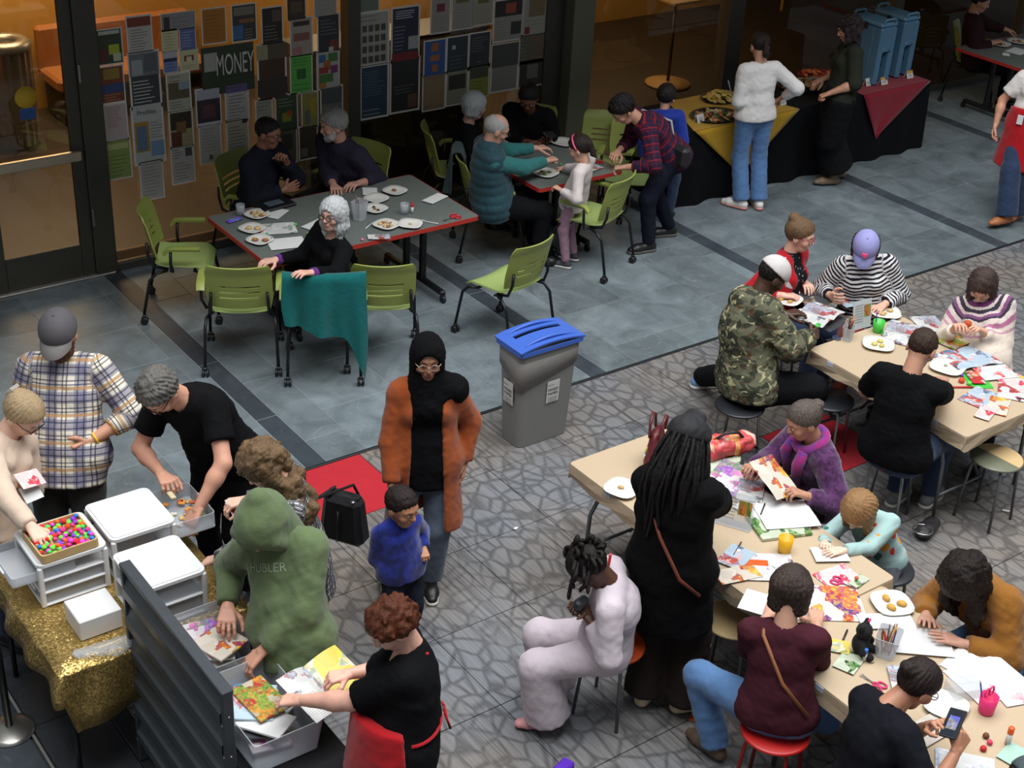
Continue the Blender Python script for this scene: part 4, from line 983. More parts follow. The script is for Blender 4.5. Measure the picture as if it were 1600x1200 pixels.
# ---------------- grey tables with red edges
TOPG = plain('laminate_grey', '#5f6560', .5, 0, .12, 25); REDE = plain('red_edging', '#a3261f', .5)
def grey_table(x0, x1, y0, y1, label, z=.74, legs=True):
    r = empty('folding_table', ((x0+x1)/2, (y0+y1)/2, 0), 0, label, 'table', 'grey tables with red edging'); w_, d = x1-x0, y1-y0
    MB().prism(rrect(w_-.012, d-.012, .03), z-.032, z).build('tabletop', TOPG, r)
    mb = MB(); a = rrect(w_, d, .035); b = rrect(w_-.013, d-.013, .029); n = len(a)
    mb.add([(*p, z-.034) for p in a]+[(*p, z-.0005) for p in a]+[(*p, z-.034) for p in b]+[(*p, z-.0005) for p in b], [(i, (i+1) % n, n+(i+1) % n, n+i) for i in range(n)]+[(n+i, n+(i+1) % n, 3*n+(i+1) % n, 3*n+i) for i in range(n)]+[(2*n+i, 2*n+(i+1) % n, (i+1) % n, i) for i in range(n)]); mb.build('edge_band', REDE, r)
    for s in (-1, 1):
        x = s*(w_/2-.28)
        for yy in (-d*.12, d*.12): MB().box((x, yy, .40), (.05, .05, z-.13), bev=.008).build('post', BLKM, r)
        ft = MB().box((x, 0, .085), (.055, d*.86, .045), bev=.012).build('foot', BLKM, r)
        for q in (-1, 1):
            c = MB(); c.tube([(x-.012, q*d*.42, .033), (x+.012, q*d*.42, .033)], .033, 12); c.box((x, q*d*.42, .06), (.03, .03, .03)); c.build('caster', BLKP, ft)
    MB().box((0, 0, z-.09), (w_-.5, .05, .06)).build('stretcher', BLKM, r)
    return r
grey_table(4.44, 6.33, 8.79, 9.83, 'large grey table with red edge below the posters')
grey_table(7.10, 8.02, 9.02, 9.95, 'small grey table with red edge next to the balding man')
grey_table(13.97, 15.6, 9.22, 10.22, 'grey table with red edge in the far right corner')
# ---------------- stools
WOODS = plain('birch_ply', '#c6a878', .5, 0, .1, 8); ORS = plain('seat_orange', '#b8461c', .4); RDS = plain('seat_red', '#b01c18', .35); BKS = plain('seat_black', '#1d1f24', .4); GGS = plain('seat_shaded', '#6c6c58', .4); RDM = plain('red_tube', '#8a1614', .4, .3)
def stool(px, py, label, seat, leg, z=.455, rot=.4, xy=None, halfm=None):
    p = P(px, py, z) if xy is None else (*xy, 0); r = empty('stool', (p[0], p[1], 0), rot, label, 'stool', 'round stacking stools')
    sm = MB().lathe([(0, z-.024), (.155, z-.024), (.170, z-.014), (.170, z-.005), (.160, z), (0, z)], seg=36).build('seat', seat, r)
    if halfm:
        mb = MB(); pts = [(.163*cos(a), .163*sin(a)) for a in np.linspace(-1.6, 1.5, 22)]; mb.prism(pts, z-.001, z+.002); mb.build('lit_half', halfm, sm)  # pale half over a grey seat: table shadow edge put into the colours
    for k in range(4):
        a = pi/4+k*pi/2; MB().tube([(.06*cos(a), .06*sin(a), z-.030), (.125*cos(a), .125*sin(a), z-.032), (.150*cos(a), .150*sin(a), z-.07), (.185*cos(a), .185*sin(a), .004)], .010, 8).build('leg', leg, r)
    return r
stool(958, 1004, 'round orange stool with metal legs under the girl in lavender', ORS, GREYM)
stool(1212, 1140, 'round red stool with red legs under the woman in maroon', RDS, RDM)
stool(1396, 716, 'round orange stool with silver legs under the man in black T-shirt', ORS, CHR)
stool(1558, 714, 'empty round stool with seat coloured half lit, half in shade', GGS, GREYM, .47, .1, None, WOODS)
stool(1297, 622, 'empty round black stool with chrome legs behind woman in plum', BKS, CHR, .46)
stool(1146, 966, 'empty wooden stool tucked under the long table beside black coat', WOODS, GREYM)
stool(1156, 632, 'stool with steel legs under the man in camouflage', BKS, CHR)
for n_, xy_ in (('dark stool under the woman in plum cardigan', (1282, 788)), ('dark stool under the girl in mint print', (1382, 886)), ('dark stool under the person in mustard', (1576, 1025)), ('dark stool under the woman with phone', (1375, 1232)), ('dark stool under the woman in yoke sweater', (1540, 600)), ('dark stool under the person in striped shirt', (1358, 520)), ('dark stool under the woman in red cardigan', (1214, 508)), ('dark stool under the person in slate cap', (1562, 1405))):
    stool(*xy_, n_, BKS, GREYM)
# ---------------- kraft paper tables
KRAFT = None
def kraft_mat():
    t = NT('kraft_paper'); o = t.obj(); f = t.noise(o, 60, 4, .7); c = t.noise(o, 3, 3); t.bump(t.math('ADD', t.math('MULTIPLY', c, 2.0), t.noise(o, 14, 3)), .35, .01)
    return t.done(t.mix(t.math('MULTIPLY_ADD', f, .5, .25), srgb('#ab957a'), srgb('#bba68a')), .75, 0, .3)
KRAFT = kraft_mat()
def kraft_table(x0, x1, y0, y1, label, z=.74, ov=.10, rot=0.0):
    r = empty('paper_covered_table', ((x0+x1)/2, (y0+y1)/2, 0), rot, label, 'table', 'folding tables covered with brown paper'); w_, d = x1-x0, y1-y0
    MB().prism(rrect(w_-.02, d-.02, .03), z-.045, z-.006).build('tabletop', plain('table_grey', '#6a6a68', .6), r)
    # paper: top sheet and folded skirt with uneven hem
    mb = MB(); a = rrect(w_, d, .025, 3); n = len(a); rr = random.Random(int(x0*100)); pts = []
    for i in range(n):
        p, q = np.array(a[i]), np.array(a[(i+1) % n]); m_ = max(1, int(np.linalg.norm(q-p)/.12))
        for k in range(m_): pts.append(p+(q-p)*k/m_)
    n = len(pts); rings = [[(p[0]*1, p[1]*1, z) for p in pts], [(p[0]*1.004, p[1]*1.004, z-.012) for p in pts], [(p[0]*1.006+rr.uniform(-.008, .008), p[1]*1.006+rr.uniform(-.008, .008), z-ov*.6) for p in pts], [(p[0]*1.008+rr.uniform(-.012, .012), p[1]*1.008+rr.uniform(-.012, .012), z-ov*rr.uniform(.85, 1.15)) for p in pts]]
    mb.add([v for q in rings for v in q], [tuple(range(n))]+[(k*n+i, k*n+(i+1) % n, (k+1)*n+(i+1) % n, (k+1)*n+i)[::-1] for k in range(3) for i in range(n)]); pp = mb.build('paper_cover', KRAFT, r); m = pp.modifiers.new('t', 'SOLIDIFY'); m.thickness = .003
    for sy in (-1, 1):
        y = sy*(d/2-.16)
        for sx in (-1, 1): MB().tube([(sx*(w_/2-.10), y-sy*.10, z-.05), (sx*(w_/2-.07), y-sy*.06, z-.14), (sx*(w_/2-.06), y, z-.30), (sx*(w_/2-.06), y+sy*.02, .01)], .013, 8).build('leg', GREYM, r)
        MB().tube([(-(w_/2-.06), y+sy*.01, .20), ((w_/2-.06), y+sy*.01, .20)], .010, 8).build('cross_bar', GREYM, r); MB().tube([(0, y, .20), (0, y-sy*.28, z-.06)], .010, 8).build('brace', GREYM, r)
    for k in range(3): MB().box((-w_/2+.01+.0, -d/2+.25+k*d*.33, z-.02), (.03, .05, .03)).build('tape', plain('masking_tape', '#b9c4d4', .6), r)
    return r
kraft_table(4.68, 5.47, 3.70, 5.50, 'long brown-paper table with dreadlocked woman standing beside it')
kraft_table(4.50, 5.36, 1.86, 3.69, 'brown-paper table continuing to the bottom right corner')
kraft_table(6.98, 7.95, 4.44, 5.79, 'brown-paper table at right with striped-shirt visitor at its end')
# ---------------- paper recycling bin
bn = empty('recycling_bin', (5.455, 6.82, 0), 0, 'grey slim recycling bin with blue slotted lid and paper labels', 'bin')
GRB = plain('bin_grey', '#7c7a76', .5, 0, .06, 6); BLL = plain('lid_blue', '#3f63b8', .4, 0, .05, 6)
mb = MB(); A0 = rrect(.43, .215, .045, 5); A1 = rrect(.50, .27, .05, 5); n = len(A0)
lv = [(A0, 0.0, 1), (A0, .015, 1), (None, .56, 0), (None, .562, .012), (None, .745, .012)]
rings = []
for q, z, e in ((0, .004, 0), (.02, .016, 0), (.76, .575, 0), (.765, .58, .006), (1, .745, .008)):
    rings.append([(A0[i][0]*(1-q)+A1[i][0]*q+np.sign(A1[i][0])*e, A0[i][1]*(1-q)+A1[i][1]*q+np.sign(A1[i][1])*e, z) for i in range(n)])
mb.add([v for r_ in rings for v in r_], [tuple(range(n))[::-1]]+[(k*n+i, k*n+(i+1) % n, (k+1)*n+(i+1) % n, (k+1)*n+i) for k in range(4) for i in range(n)], 0, False); smooth_mod(mb.build('body', GRB, bn), 30)
# liner bag turned over the rim, hanging lower toward one end
mb = MB(); pts = rrect(.508, .278, .052, 8); n = len(pts); rr = random.Random(3)
top = [(x*1.0, y*1.0, .742) for x, y in pts]; low = []
for x, y in pts:
    zz = .60-.13*((.25-x)/.5)**1.0 if y < 0.05 else .60; low.append((x*.985+np.sign(x)*.004, y*.985+np.sign(y)*.004, zz))
mid_ = [((a[0]+b[0])/2*1.006, (a[1]+b[1])/2*1.01, (a[2]+b[2])/2) for a, b in zip(top, low)]
mb.add(low+mid_+top, [(k*n+i, k*n+(i+1) % n, (k+1)*n+(i+1) % n, (k+1)*n+i) for k in range(2) for i in range(n)], 0, True); o = mb.build('liner_bag', plain('bag_grey', '#85807a', .35, 0, .1, 14, .4), bn); m = o.modifiers.new('t', 'SOLIDIFY'); m.thickness = .003
lid = MB(); lp = rrect(.54, .31, .035, 5); n = len(lp)
def lidz(x, y): return .775+.030*(1-(x/.27)**2)
W = 28; D_ = 16
def lidf(u, v): x = (u-.5)*.54; y = (v-.5)*.31; return (x, y, lidz(x, y))
slot = lambda i, j: (4 <= i <= 23 and j in (9, 10))
g = grid_shell(W, D_, lidf, .012, slot); o = smooth_mod(g.build('lid', BLL, bn), 50)
mb = MB(); mb.add([(x, y, .742) for x, y in lp]+[(x*1.0, y*1.0, .772) for x, y in lp], [(i, (i+1) % n, n+(i+1) % n, n+i) for i in range(n)]); q = mb.build('lid_rim', BLL, bn); m = q.modifiers.new('t', 'SOLIDIFY'); m.thickness = .008
for sg in (-1, 1):
    mb = MB(); pts = []
    for i in range(13):
        x = -.21+.42*i/12; pts.append((x, sg*.105+.0, lidz(x, 0)+.004+.016*sin(pi*i/12)))
    mb.tube(pts, [.004+.008*sin(pi*i/12) for i in range(13)], 8); mb.build('lid_ridge', BLL, bn)
def bin_label(nm, loc, rot):
    o = MB().box((0, 0, 0), (.105, .17, .002)).build('label', plain('label_white', '#c9c5be', .6), bn); o.location = loc; o.rotation_euler = rot
    k = plain('ink_black', '#1c1b1b', .6)
    text_obj('lettering', 'MIXED', .030, k, o, (0, .015, .0016), (0, 0, 0)); text_obj('lettering', 'PAPER', .030, k, o, (0, -.017, .0016), (0, 0, 0))
    mb = MB()
    for i in range(4): mb.box((0, -.045-.010*i, .0014), (.08, .004, .001))
    mb.box((-.02, .055, .0014), (.05, .006, .001)); mb.build('fine_print', plain('ink_grey', '#8a8884', .6), o)
tilt = atan2((.27-.215)/2, .745)
bin_label('a', (.04, -.130, .40), (pi/2+tilt, 0, 0)); bin_label('b', (-.252, -.01, .42), (pi/2+tilt, 0, -pi/2))
# ---------------- buffet table
BX0, BX1, BY0, BY1 = 9.12, 12.66, 9.46, 10.22; BZ = .76
bt = empty('buffet_table', ((BX0+BX1)/2, (BY0+BY1)/2, 0), 0, 'long buffet table under floor-length black cloth', 'table')
MB().box((0, 0, BZ-.03), (BX1-BX0-.05, BY1-BY0-.05, .04)).build('tabletop', plain('table_board', '#5a5048', .6), bt)
for sx in (-1, 1):
    for sy in (-1, 1): MB().tube([(sx*1.6, sy*.3, .0), (sx*1.6, sy*.3, BZ-.05)], .016, 8).build('leg', BLKM, bt)
mb = MB(); w_, d = BX1-BX0, BY1-BY0; pts = []
a = rrect(w_, d, .02, 2); n0 = len(a)
for i in range(n0):
    p, q = np.array(a[i]), np.array(a[(i+1) % n0]); m_ = max(1, int(np.linalg.norm(q-p)/.06))
    for k in range(m_): pts.append((p+(q-p)*k/m_, nrm(np.array([(q-p)[1], -(q-p)[0], 0]))[:2]))
n = len(pts); rings = []
for z, e in ((BZ, 0), (BZ-.02, .004), (BZ*.6, .016), (BZ*.25, .026), (.012, .032)):
    rings.append([(p[0]+nn[0]*e*(.5+.9*sin(i*.9)*(1 if z < BZ-.1 else 0)), p[1]+nn[1]*e*(.5+.9*sin(i*.9)*(1 if z < BZ-.1 else 0)), z+(.008*sin(i*.23) if z < .05 else 0)) for i, (p, nn) in enumerate(pts)])
mb.add([v for r_ in rings for v in r_], [tuple(range(n))]+[(k*n+i, (k+1)*n+i, (k+1)*n+(i+1) % n, k*n+(i+1) % n) for k in range(4) for i in range(n)], 0, True); o = mb.build('black_cloth', cloth('linen_black', '#0f0f12', .3, 200), bt); m = o.modifiers.new('t', 'SOLIDIFY'); m.thickness = .003; o.modifiers.new('e', 'EDGE_SPLIT').split_angle = radians(50)
def diamond_cloth(pts_top, apex_x, drop, col, label, z=BZ+.006):
    """square cloth laid cornerwise: top area plus a hanging triangle over the front edge"""
    yf = BY0-.032; x0, x1, yb0, yb1 = pts_top
    mb = MB(); n = 14
    top = [(x0, yf+.01, z), (x1, yf+.01, z), (x1+yb1, BY1, z), (x0+yb0, BY1, z)]
    mb.add(top, [(0, 1, 2, 3)])
    vs = []; rows = 10
    for j in range(rows+1):
        f = j/rows; xa = x0+(apex_x-x0)*f; xb = x1+(apex_x-x1)*f
        for i in range(n+1):
            u = i/n; vs.append((xa+(xb-xa)*u, yf-.004-.010*sin(u*9+f*2)*f-.006*f, z-drop*f))
    mb.add(vs, [(j*(n+1)+i, (j+1)*(n+1)+i, (j+1)*(n+1)+i+1, j*(n+1)+i+1) for j in range(rows) for i in range(n)], 0, True)
    o = mb.build('overlay_cloth', col); m = o.modifiers.new('t', 'SOLIDIFY'); m.thickness = .003; return tag(o, label, 'tablecloth')
a = P(1072, 200, BZ)[0]; b = P(1242, 168, BZ)[0]
diamond_cloth((a, b, .35, -.25), (a+b)/2-.02, .56, cloth('linen_mustard', '#a8821f', .12, 200), 'mustard yellow cloth hanging in a triangle over the buffet front')
a = P(1340, 146, BZ)[0]; b = P(1437, 122, BZ)[0]
diamond_cloth((a, b+.02, .1, -.02), a+.30, .52, cloth('linen_crimson', '#7c1a28', .12, 200), 'crimson cloth hanging in a triangle under the drink dispensers')
# drink dispensers
DB = plain('dispenser_blue', '#49708a', .5, 0, .06, 6); DBL = plain('dispenser_lid', '#557f98', .5, 0, .06, 6)
def dispenser(x, y, label):
    r = empty('drink_dispenser', (x, y, BZ+.01), 0, label, 'dispenser', 'blue insulated drink dispensers'); w_, d, h_ = .24, .42, .60
    # body: two cheeks, back and lintel round a spigot recess
    body = MB(); body.box((0, .045, h_/2), (w_, d-.09, h_), bev=.02, top=1.04); body.build('body', DB, r)
    for s in (-1, 1): MB().box((s*.085, -d/2+.05, h_/2), (.07, .12, h_), bev=.018, top=1.04).build('cheek', DB, r)
    MB().box((0, -d/2+.05, .47), (.12, .115, .26), bev=.012).build('front_panel', DB, r); MB().tube([(.06*cos(t)*.9, -d/2+.02, .335+.05*sin(t)) for t in np.linspace(pi, 2*pi, 1)] + [(-.055, -d/2+.0, .345), (-.045, -d/2+.0, .375), (0, -d/2+.0, .39), (.045, -d/2, .375), (.055, -d/2, .345)], .012, 8).build('arch', DB, r)
    MB().box((0, -d/2+.10, .10), (.10, .02, .20)).build('recess', BLKP, r)
    sp = MB(); sp.tube([(0, -d/2+.11, .24), (0, -d/2+.05, .24), (0, -d/2+.04, .19)], .015, 8); sp.build('spigot', BLKP, r)
    lidd = MB().box((0, 0, h_+.025), (w_*1.06, d*1.02, .05), bev=.018).build('lid', DBL, r)
    for s in (-1, 1):
        MB().tube([(-.08, s*d*.47, h_+.03), (-.08, s*d*.49, h_+.075), (-.05, s*d*.5, h_+.085), (.05, s*d*.5, h_+.085), (.08, s*d*.49, h_+.075), (.08, s*d*.47, h_+.03)], .013, 8).build('handle', DBL, lidd)
        MB().box((s*.125, 0, h_-.01), (.014, .05, .07), bev=.004).build('latch', BLKP, r)
    MB().box((0, -d/2-.002+.0, .50), (.07, .004, .035)).build('label', plain('paper_white', '#c8c4be', .6), r)
    return r
p1 = P(1374, 140, BZ); p2 = P(1412, 118, BZ)
dispenser(11.98, 9.80, 'blue insulated drink dispenser nearer the server'); dispenser(12.40, 9.86, 'blue insulated drink dispenser at the right end of the buffet')
def card(px, py, label, col='#c8c5c0', z=BZ+.008, w_=.10, h_=.075, rz=0.0, top=None):
    p = P(px, py, z); mb = MB(); mb.add([(-w_/2, -.03, 0), (w_/2, -.03, 0), (w_/2, 0, h_), (-w_/2, 0, h_), (w_/2, .03, 0), (-w_/2, .03, 0)], [(0, 1, 2, 3), (3, 2, 4, 5)])
    if top: mb.add([(-w_/2, -.0115, h_*.66), (w_/2, -.0115, h_*.66), (w_/2, -.001, h_*1.01), (-w_/2, -.001, h_*1.01)], [(0, 1, 2, 3)], 1)
    for i in range(3): mb.box((0, -.026+.005*i, .020+.010*i), (w_*.6, .002, .003), mi=2)
    o = mb.build('place_card', [plain('card_white', col, .6), plain('card_gold', '#b98a3a', .6), MATS['ink_grey']]); m = o.modifiers.new('t', 'SOLIDIFY'); m.thickness = .0015
    o.location = tuple(p); o.rotation_euler = (0, 0, rz); return tag(o, label, 'card')
card(1092, 190, 'folded white card before the canape tray', rz=.1); card(1220, 163, 'folded white card right of the woman in jeans'); card(1379, 131, 'white and gold card below the nearer dispenser', top=1); card(1419, 121, 'white and gold card below the right dispenser', top=1); card(1354, 133, 'small white card left of the dispensers', w_=.07)
def food_tray(px, py, label, r_, tray, cols, n, size, z=BZ+.010, heap=.0, sq=False, seed=1):
    p = P(px, py, z); r = empty('serving_tray', tuple(p), 0, label, 'tray'); g = random.Random(seed)
    MB().lathe([(0, 0), (r_*.85, 0), (r_, .018), (r_*.98, .02), (r_*.84, .004), (0, .004)], seg=28, sy=.8).build('tray', tray, r)
    kinds = []
    for ci, c in enumerate(cols):
        mb = MB(); mb.lathe([(0, 0), (size, size*.15), (size*1.05, size*.5), (size*.6, size*.9), (0, size)], seg=8); me = mb.mesh('morsel'); me.materials.append(plain('food_'+c.strip('#'), c, .6, 0, .25, 60, .5)); kinds.append(me)
    for i in range(n):
        a = g.uniform(0, 2*pi); q = sqrt(g.random())*r_*.78; o = bpy.data.objects.new('morsel', kinds[i % len(kinds)]); COL.objects.link(o); o.parent = r
        o.location = (q*cos(a), q*sin(a)*.8, .006+heap*(1-(q/(r_*.8))**2)*g.random()); o.rotation_euler = (g.uniform(-.5, .5), g.uniform(-.5, .5), g.uniform(0, 6)); o.scale = (1, g.uniform(.6, 1.2), g.uniform(.6, 1))
    return r
food_tray(1117, 182, 'black round tray of assorted canapes', .27, BLKP, ['#b9935c', '#7a3a24', '#c2b08a', '#4a5a2c', '#a8643a'], 60, .026, seed=2)
food_tray(1125, 155, 'black tray heaped with pale yellow chips', .22, BLKP, ['#b59a48', '#c2a858', '#a88a3c'], 70, .030, heap=.07, seed=3)
food_tray(1250, 135, 'dark tray heaped with brown cookies', .26, BLKP, ['#7a5a38', '#8c6a44', '#6a4a2c'], 60, .032, heap=.06, seed=4)
food_tray(1275, 118, 'tray of red and orange fruit behind the cookies', .22, plain('tray_red', '#6a1c20', .5), ['#a8381c', '#b86a2c', '#8a2420'], 40, .028, heap=.04, seed=5)
# ---------------- gold table with drawer units
def gold_mat():
    t = NT('gold_sequin'); o = t.obj(); v = t.n('ShaderNodeTexVoronoi'); v.inputs['Scale'].default_value = 130; t.link(v.inputs['Vector'], o)
    n1 = t.n('ShaderNodeNewGeometry').outputs['Normal']; off = t.n('ShaderNodeVectorMath', operation='SUBTRACT'); t.link(off.inputs[0], v.outputs['Color']); off.inputs[1].default_value = (.5, .5, .5)
    sc = t.n('ShaderNodeVectorMath', operation='SCALE'); t.link(sc.inputs[0], off.outputs[0]); sc.inputs['Scale'].default_value = .55
    ad = t.n('ShaderNodeVectorMath', operation='ADD'); t.link(ad.inputs[0], n1); t.link(ad.inputs[1], sc.outputs[0]); nn = t.n('ShaderNodeVectorMath', operation='NORMALIZE'); t.link(nn.inputs[0], ad.outputs[0]); t.t.links.new(nn.outputs[0], t.b.inputs['Normal'])
    return t.done(t.mix(t.sep(v.outputs['Color'])[0], srgb('#8f7440'), srgb('#cfae68')), .34, .75, .5)
GOLD = gold_mat()
gt = empty('craft_supply_table', (2.01, 5.80, 0), 0, 'table draped with a glittering gold sequin cloth', 'table')
MB().box((0, 0, .715), (.94, 1.02, .03)).build('tabletop', MATS['table_board'], gt)
for sx in (-1, 1):
    for sy in (-1, 1): MB().tube([(sx*.42, sy*.46, 0), (sx*.42, sy*.46, .70)], .014, 8).build('leg', BLKM, gt)
mb = MB(); a = rrect(.97, 1.06, .03, 3); pts = []; n0 = len(a)
for i in range(n0):
    p, q = np.array(a[i]), np.array(a[(i+1) % n0]); m_ = max(1, int(np.linalg.norm(q-p)/.035))
    for k in range(m_): pts.append(p+(q-p)*k/m_)
n = len(pts); rings = []
for j, z in enumerate((.740, .730, .68, .60, .52, .44)):
    rg = []
    for i, p in enumerate(pts):
        u = nrm(np.array([p[0], p[1]*.92, 0]))[:2]; cor = (abs(p[0])/.485*abs(p[1])/.53)**6; drop = (.740-z)
        e = drop*(.06+.16*cor)+.018*min(1, drop/.1)*sin(i*.75+.4*j)+.012*sin(i*.31)*min(1, drop/.1)
        zz = z-(.10*cor+.02*sin(i*.4))*min(1, drop/.3) if j else z
        if p[0] < -.44: zz = z+drop*.45
        rg.append((p[0]+u[0]*e, p[1]+u[1]*e, zz))
    rings.append(rg)
inner = [(p[0]*.8, p[1]*.8, .742+.004*sin(i)) for i, p in enumerate(pts)]
mb.add(inner+[v for r_ in rings for v in r_], [tuple(range(n))]+[(k*n+i, (k+1)*n+i, (k+1)*n+(i+1) % n, k*n+(i+1) % n) for k in range(6) for i in range(n)], 0, True)
o = mb.build('gold_cloth', GOLD, gt); m = o.modifiers.new('t', 'SOLIDIFY'); m.thickness = .003
WHP = plain('plastic_white', '#d3d1d0', .35, 0, .03, 5)
def milky(nm, tint, alpha):
    t = NT(nm); tr = t.n('ShaderNodeBsdfTransparent'); tr.inputs[0].default_value = tint; mx = t.n('ShaderNodeMixShader'); mx.inputs[0].default_value = alpha
    t.done(srgb('#c9cbce'), .25, 0, .5); t.t.links.new(tr.outputs[0], mx.inputs[1]); t.t.links.new(t.b.outputs[0], mx.inputs[2]); t.t.links.new(mx.outputs[0], t.out.inputs[0]); return t.m
MILK = milky('plastic_milky', (.95, .96, .98, 1), .42); CLEARP = milky('plastic_clear', (.96, .97, .98, 1), .30)
def tray_box(mb, w_, d, h_, t=.004, flare=1.06):
    """open box, wall thickness t, base at z=0, centred"""
    a = rrect(w_, d, .015, 2); b = rrect(w_*flare, d*flare, .018, 2); n = len(a)
    ai = [(x*(1-2*t/w_), y*(1-2*t/d)) for x, y in a]; bi = [(x*(1-2*t/w_), y*(1-2*t/d)) for x, y in b]
    vs = [(*p, 0) for p in a]+[(*p, h_) for p in b]+[(*p, h_) for p in bi]+[(*p, t) for p in ai]
    mb.add(vs, [tuple(range(n))[::-1], tuple(range(3*n, 4*n))]+[(k*n+i, k*n+(i+1) % n, (k+1)*n+(i+1) % n, (k+1)*n+i) for k in range(3) for i in range(n)]); return mb
def drawer_unit(x0, x1, y0, y1, label, rows, front, opened=None, z0=.745, z1=1.0):
    """front: 'x-' or 'x+' side the drawers pull out of"""
    r = empty('drawer_unit', ((x0+x1)/2, (y0+y1)/2, z0), 0, label, 'drawers', 'white plastic drawer units'); w_, d, h_ = x1-x0, y1-y0, z1-z0
    tp = MB(); tp.prism(rrect(w_, d, .035, 4), h_-.022, h_-.004); tp.prism(rrect(w_-.03, d-.03, .03, 4), h_-.004, h_); tp.build('lid', WHP, r)
    for sx in (-1, 1):
        for sy in (-1, 1): MB().box((sx*(w_/2-.014), sy*(d/2-.014), (h_-.02)/2), (.026, .026, h_-.02), bev=.006).build('corner_post', WHP, r)
    hh = (h_-.035)/rows
    for k in range(rows+1): 
        if k < rows: MB().box((0, 0, .008+hh*k), (w_-.008, d-.008, .012), bev=.004).build('shelf_frame', WHP, r)
    for k in range(rows):
        if rows == 3 and k == 0 and 'tray' in label: pass
        dr = tray_box(MB(), w_-.035, d-.035, hh-.022, .004, 1.0).build('drawer', MILK, r); sl = 0.0
        if opened == k: sl = .24 if front == 'x+' else -.14
        dr.location = (sl, 0, .016+hh*k)
        hd = MB().box(((w_/2-.008)*(1 if front == 'x+' else -1), 0, (hh-.022)*.7), (.012, d*.4, .018), bev=.004).build('handle', WHP, dr)
    return r
drawer_unit(1.64, 1.995, 5.785, 6.135, 'white drawer unit with tray of pompoms on top', 3, 'x-', 2)
drawer_unit(2.02, 2.365, 5.80, 6.17, 'white drawer unit with drawer pulled open before man in black T-shirt', 2, 'x+', 1)
drawer_unit(1.975, 2.315, 5.345, 5.70, 'white drawer unit behind the black panel', 2, 'x+')
# pompom tray
tr = empty('pompom_tray', (1.81, 5.925, 1.001), .02, 'shallow wooden tray on white drawers filled with bright pompoms', 'tray')
tray_box(MB(), .29, .27, .045, .008, 1.0).build('tray', plain('pine', '#b99a68', .6, 0, .12, 12), tr)
g = random.Random(9); kinds = []
for c in ('#e0481c', '#4fd050', '#e03a8a', '#8a3ad0', '#2a7ad0', '#ff6a1c', '#e8282c', '#78e048', '#d848c8'):
    mb = MB(); mb.lathe([(.001, -.0125), (.009, -.009), (.0125, 0), (.009, .009), (.001, .0125)], seg=8); me = mb.mesh('pompom'); me.materials.append(plain('pompom_'+c.strip('#'), c, .9, 0, .2, 90, .6)); kinds.append(me)
def pompom(par, loc, k=None, s=1.0):
    o = bpy.data.objects.new('pompom', k or g.choice(kinds)); COL.objects.link(o); o.parent = par; o.location = loc; o.scale = (s, s, s); o.rotation_euler = (g.random()*6, g.random()*6, 0); return o
for i in range(11):
    for j in range(10): pompom(tr, (-.125+.025*i+g.uniform(-.006, .006), -.113+.025*j+g.uniform(-.006, .006), .022+g.uniform(0, .028)), None, g.choice((.9, 1, 1.1, 1.25)))
# loose craft bits in the open drawer
oc = ['#c9a86a', '#b0c878', '#d88a3c', '#c8bfb4', '#8ab04a', '#c05a3c']
for i in range(26):
    x, y = 2.28+.24*g.random(), 5.86+.24*g.random()
    o = MB().box((0, 0, .006), (.035, .022, .01), bev=.003).build('craft_piece', plain('piece_'+oc[i % 6].strip('#'), oc[i % 6], .7)); o.location = (x+.06, y, .876+.008*(i % 3)); o.rotation_euler = (0, 0, g.random()*6); cn = ('tan', 'lime', 'orange', 'off-white', 'leaf green', 'brick red')[i % 6]; tag(o, 'small '+cn+' craft piece lying in the open clear drawer', 'craft piece', cn+' craft pieces in the open drawer')
# small white box and plastic bag on the gold cloth
o = MB().box((0, 0, .055), (.21, .20, .11), bev=.004).build('white_box', plain('carton_white', '#cfccca', .5, 0, .04, 6)); o.location = (1.81, 5.555, .745); tag(o, 'small plain white carton on the gold cloth', 'box')
bg = blob('plastic_bag', [cone((0, 0, .02), (.16, -.05, .025), .035, .05, (UP, .45)), cone((.16, -.05, .025), (.26, -.03, .03), .05, .03, (UP, .5))], .010, .02, CLEARP, None, (0, 0, 0), [(.007, .05)]); bg.location = (1.66, 5.36, .742); tag(bg, 'crumpled clear plastic bag on the gold cloth', 'bag')
# black corrugated panel
pn_ = empty('metal_panel', (1.905, 4.80, 0), 0, 'black corrugated metal panel standing beside the gold table', 'panel')
PBK = plain('panel_black', '#45494c', .42, .35, .12, 14); PZ = 1.22
MB().box((0, 0, PZ-.012), (.055, 1.06, .024), bev=.004).build('top_rail', PBK, pn_)
for sy in (-1, 1):
    st = MB().box((0, sy*.515, PZ/2), (.05, .028, PZ-.03), bev=.004).build('end_post', PBK, pn_)
nr = 6
for k in range(nr):
    z = .10+k*(PZ-.16)/nr
    mb = MB(); hgt = (PZ-.16)/nr; prof = [(-.004, 0), (-.004, hgt*.22), (-.030, hgt*.34), (-.030, hgt*.62), (-.018, hgt*.72), (-.004, hgt)]
    mb.add([(x, yy, z+zz) for yy in (-.505, .505) for x, zz in prof]+[(x+.006, yy, z+zz) for yy in (-.505, .505) for x, zz in prof], [(i, i+1, 6+i+1, 6+i) for i in range(5)]+[(12+i, 18+i, 18+i+1, 12+i+1) for i in range(5)]); mb.build('corrugated_slat', PBK, pn_)
    for sy in (-1, 1):
        b = MB().lathe([(.006, 0), (.005, .003), (0, .004)], seg=8).build('rivet', CHR, pn_); b.location = (-.0245 if False else -.026, sy*.515, z+.05); b.rotation_euler = (0, -pi/2, 0)
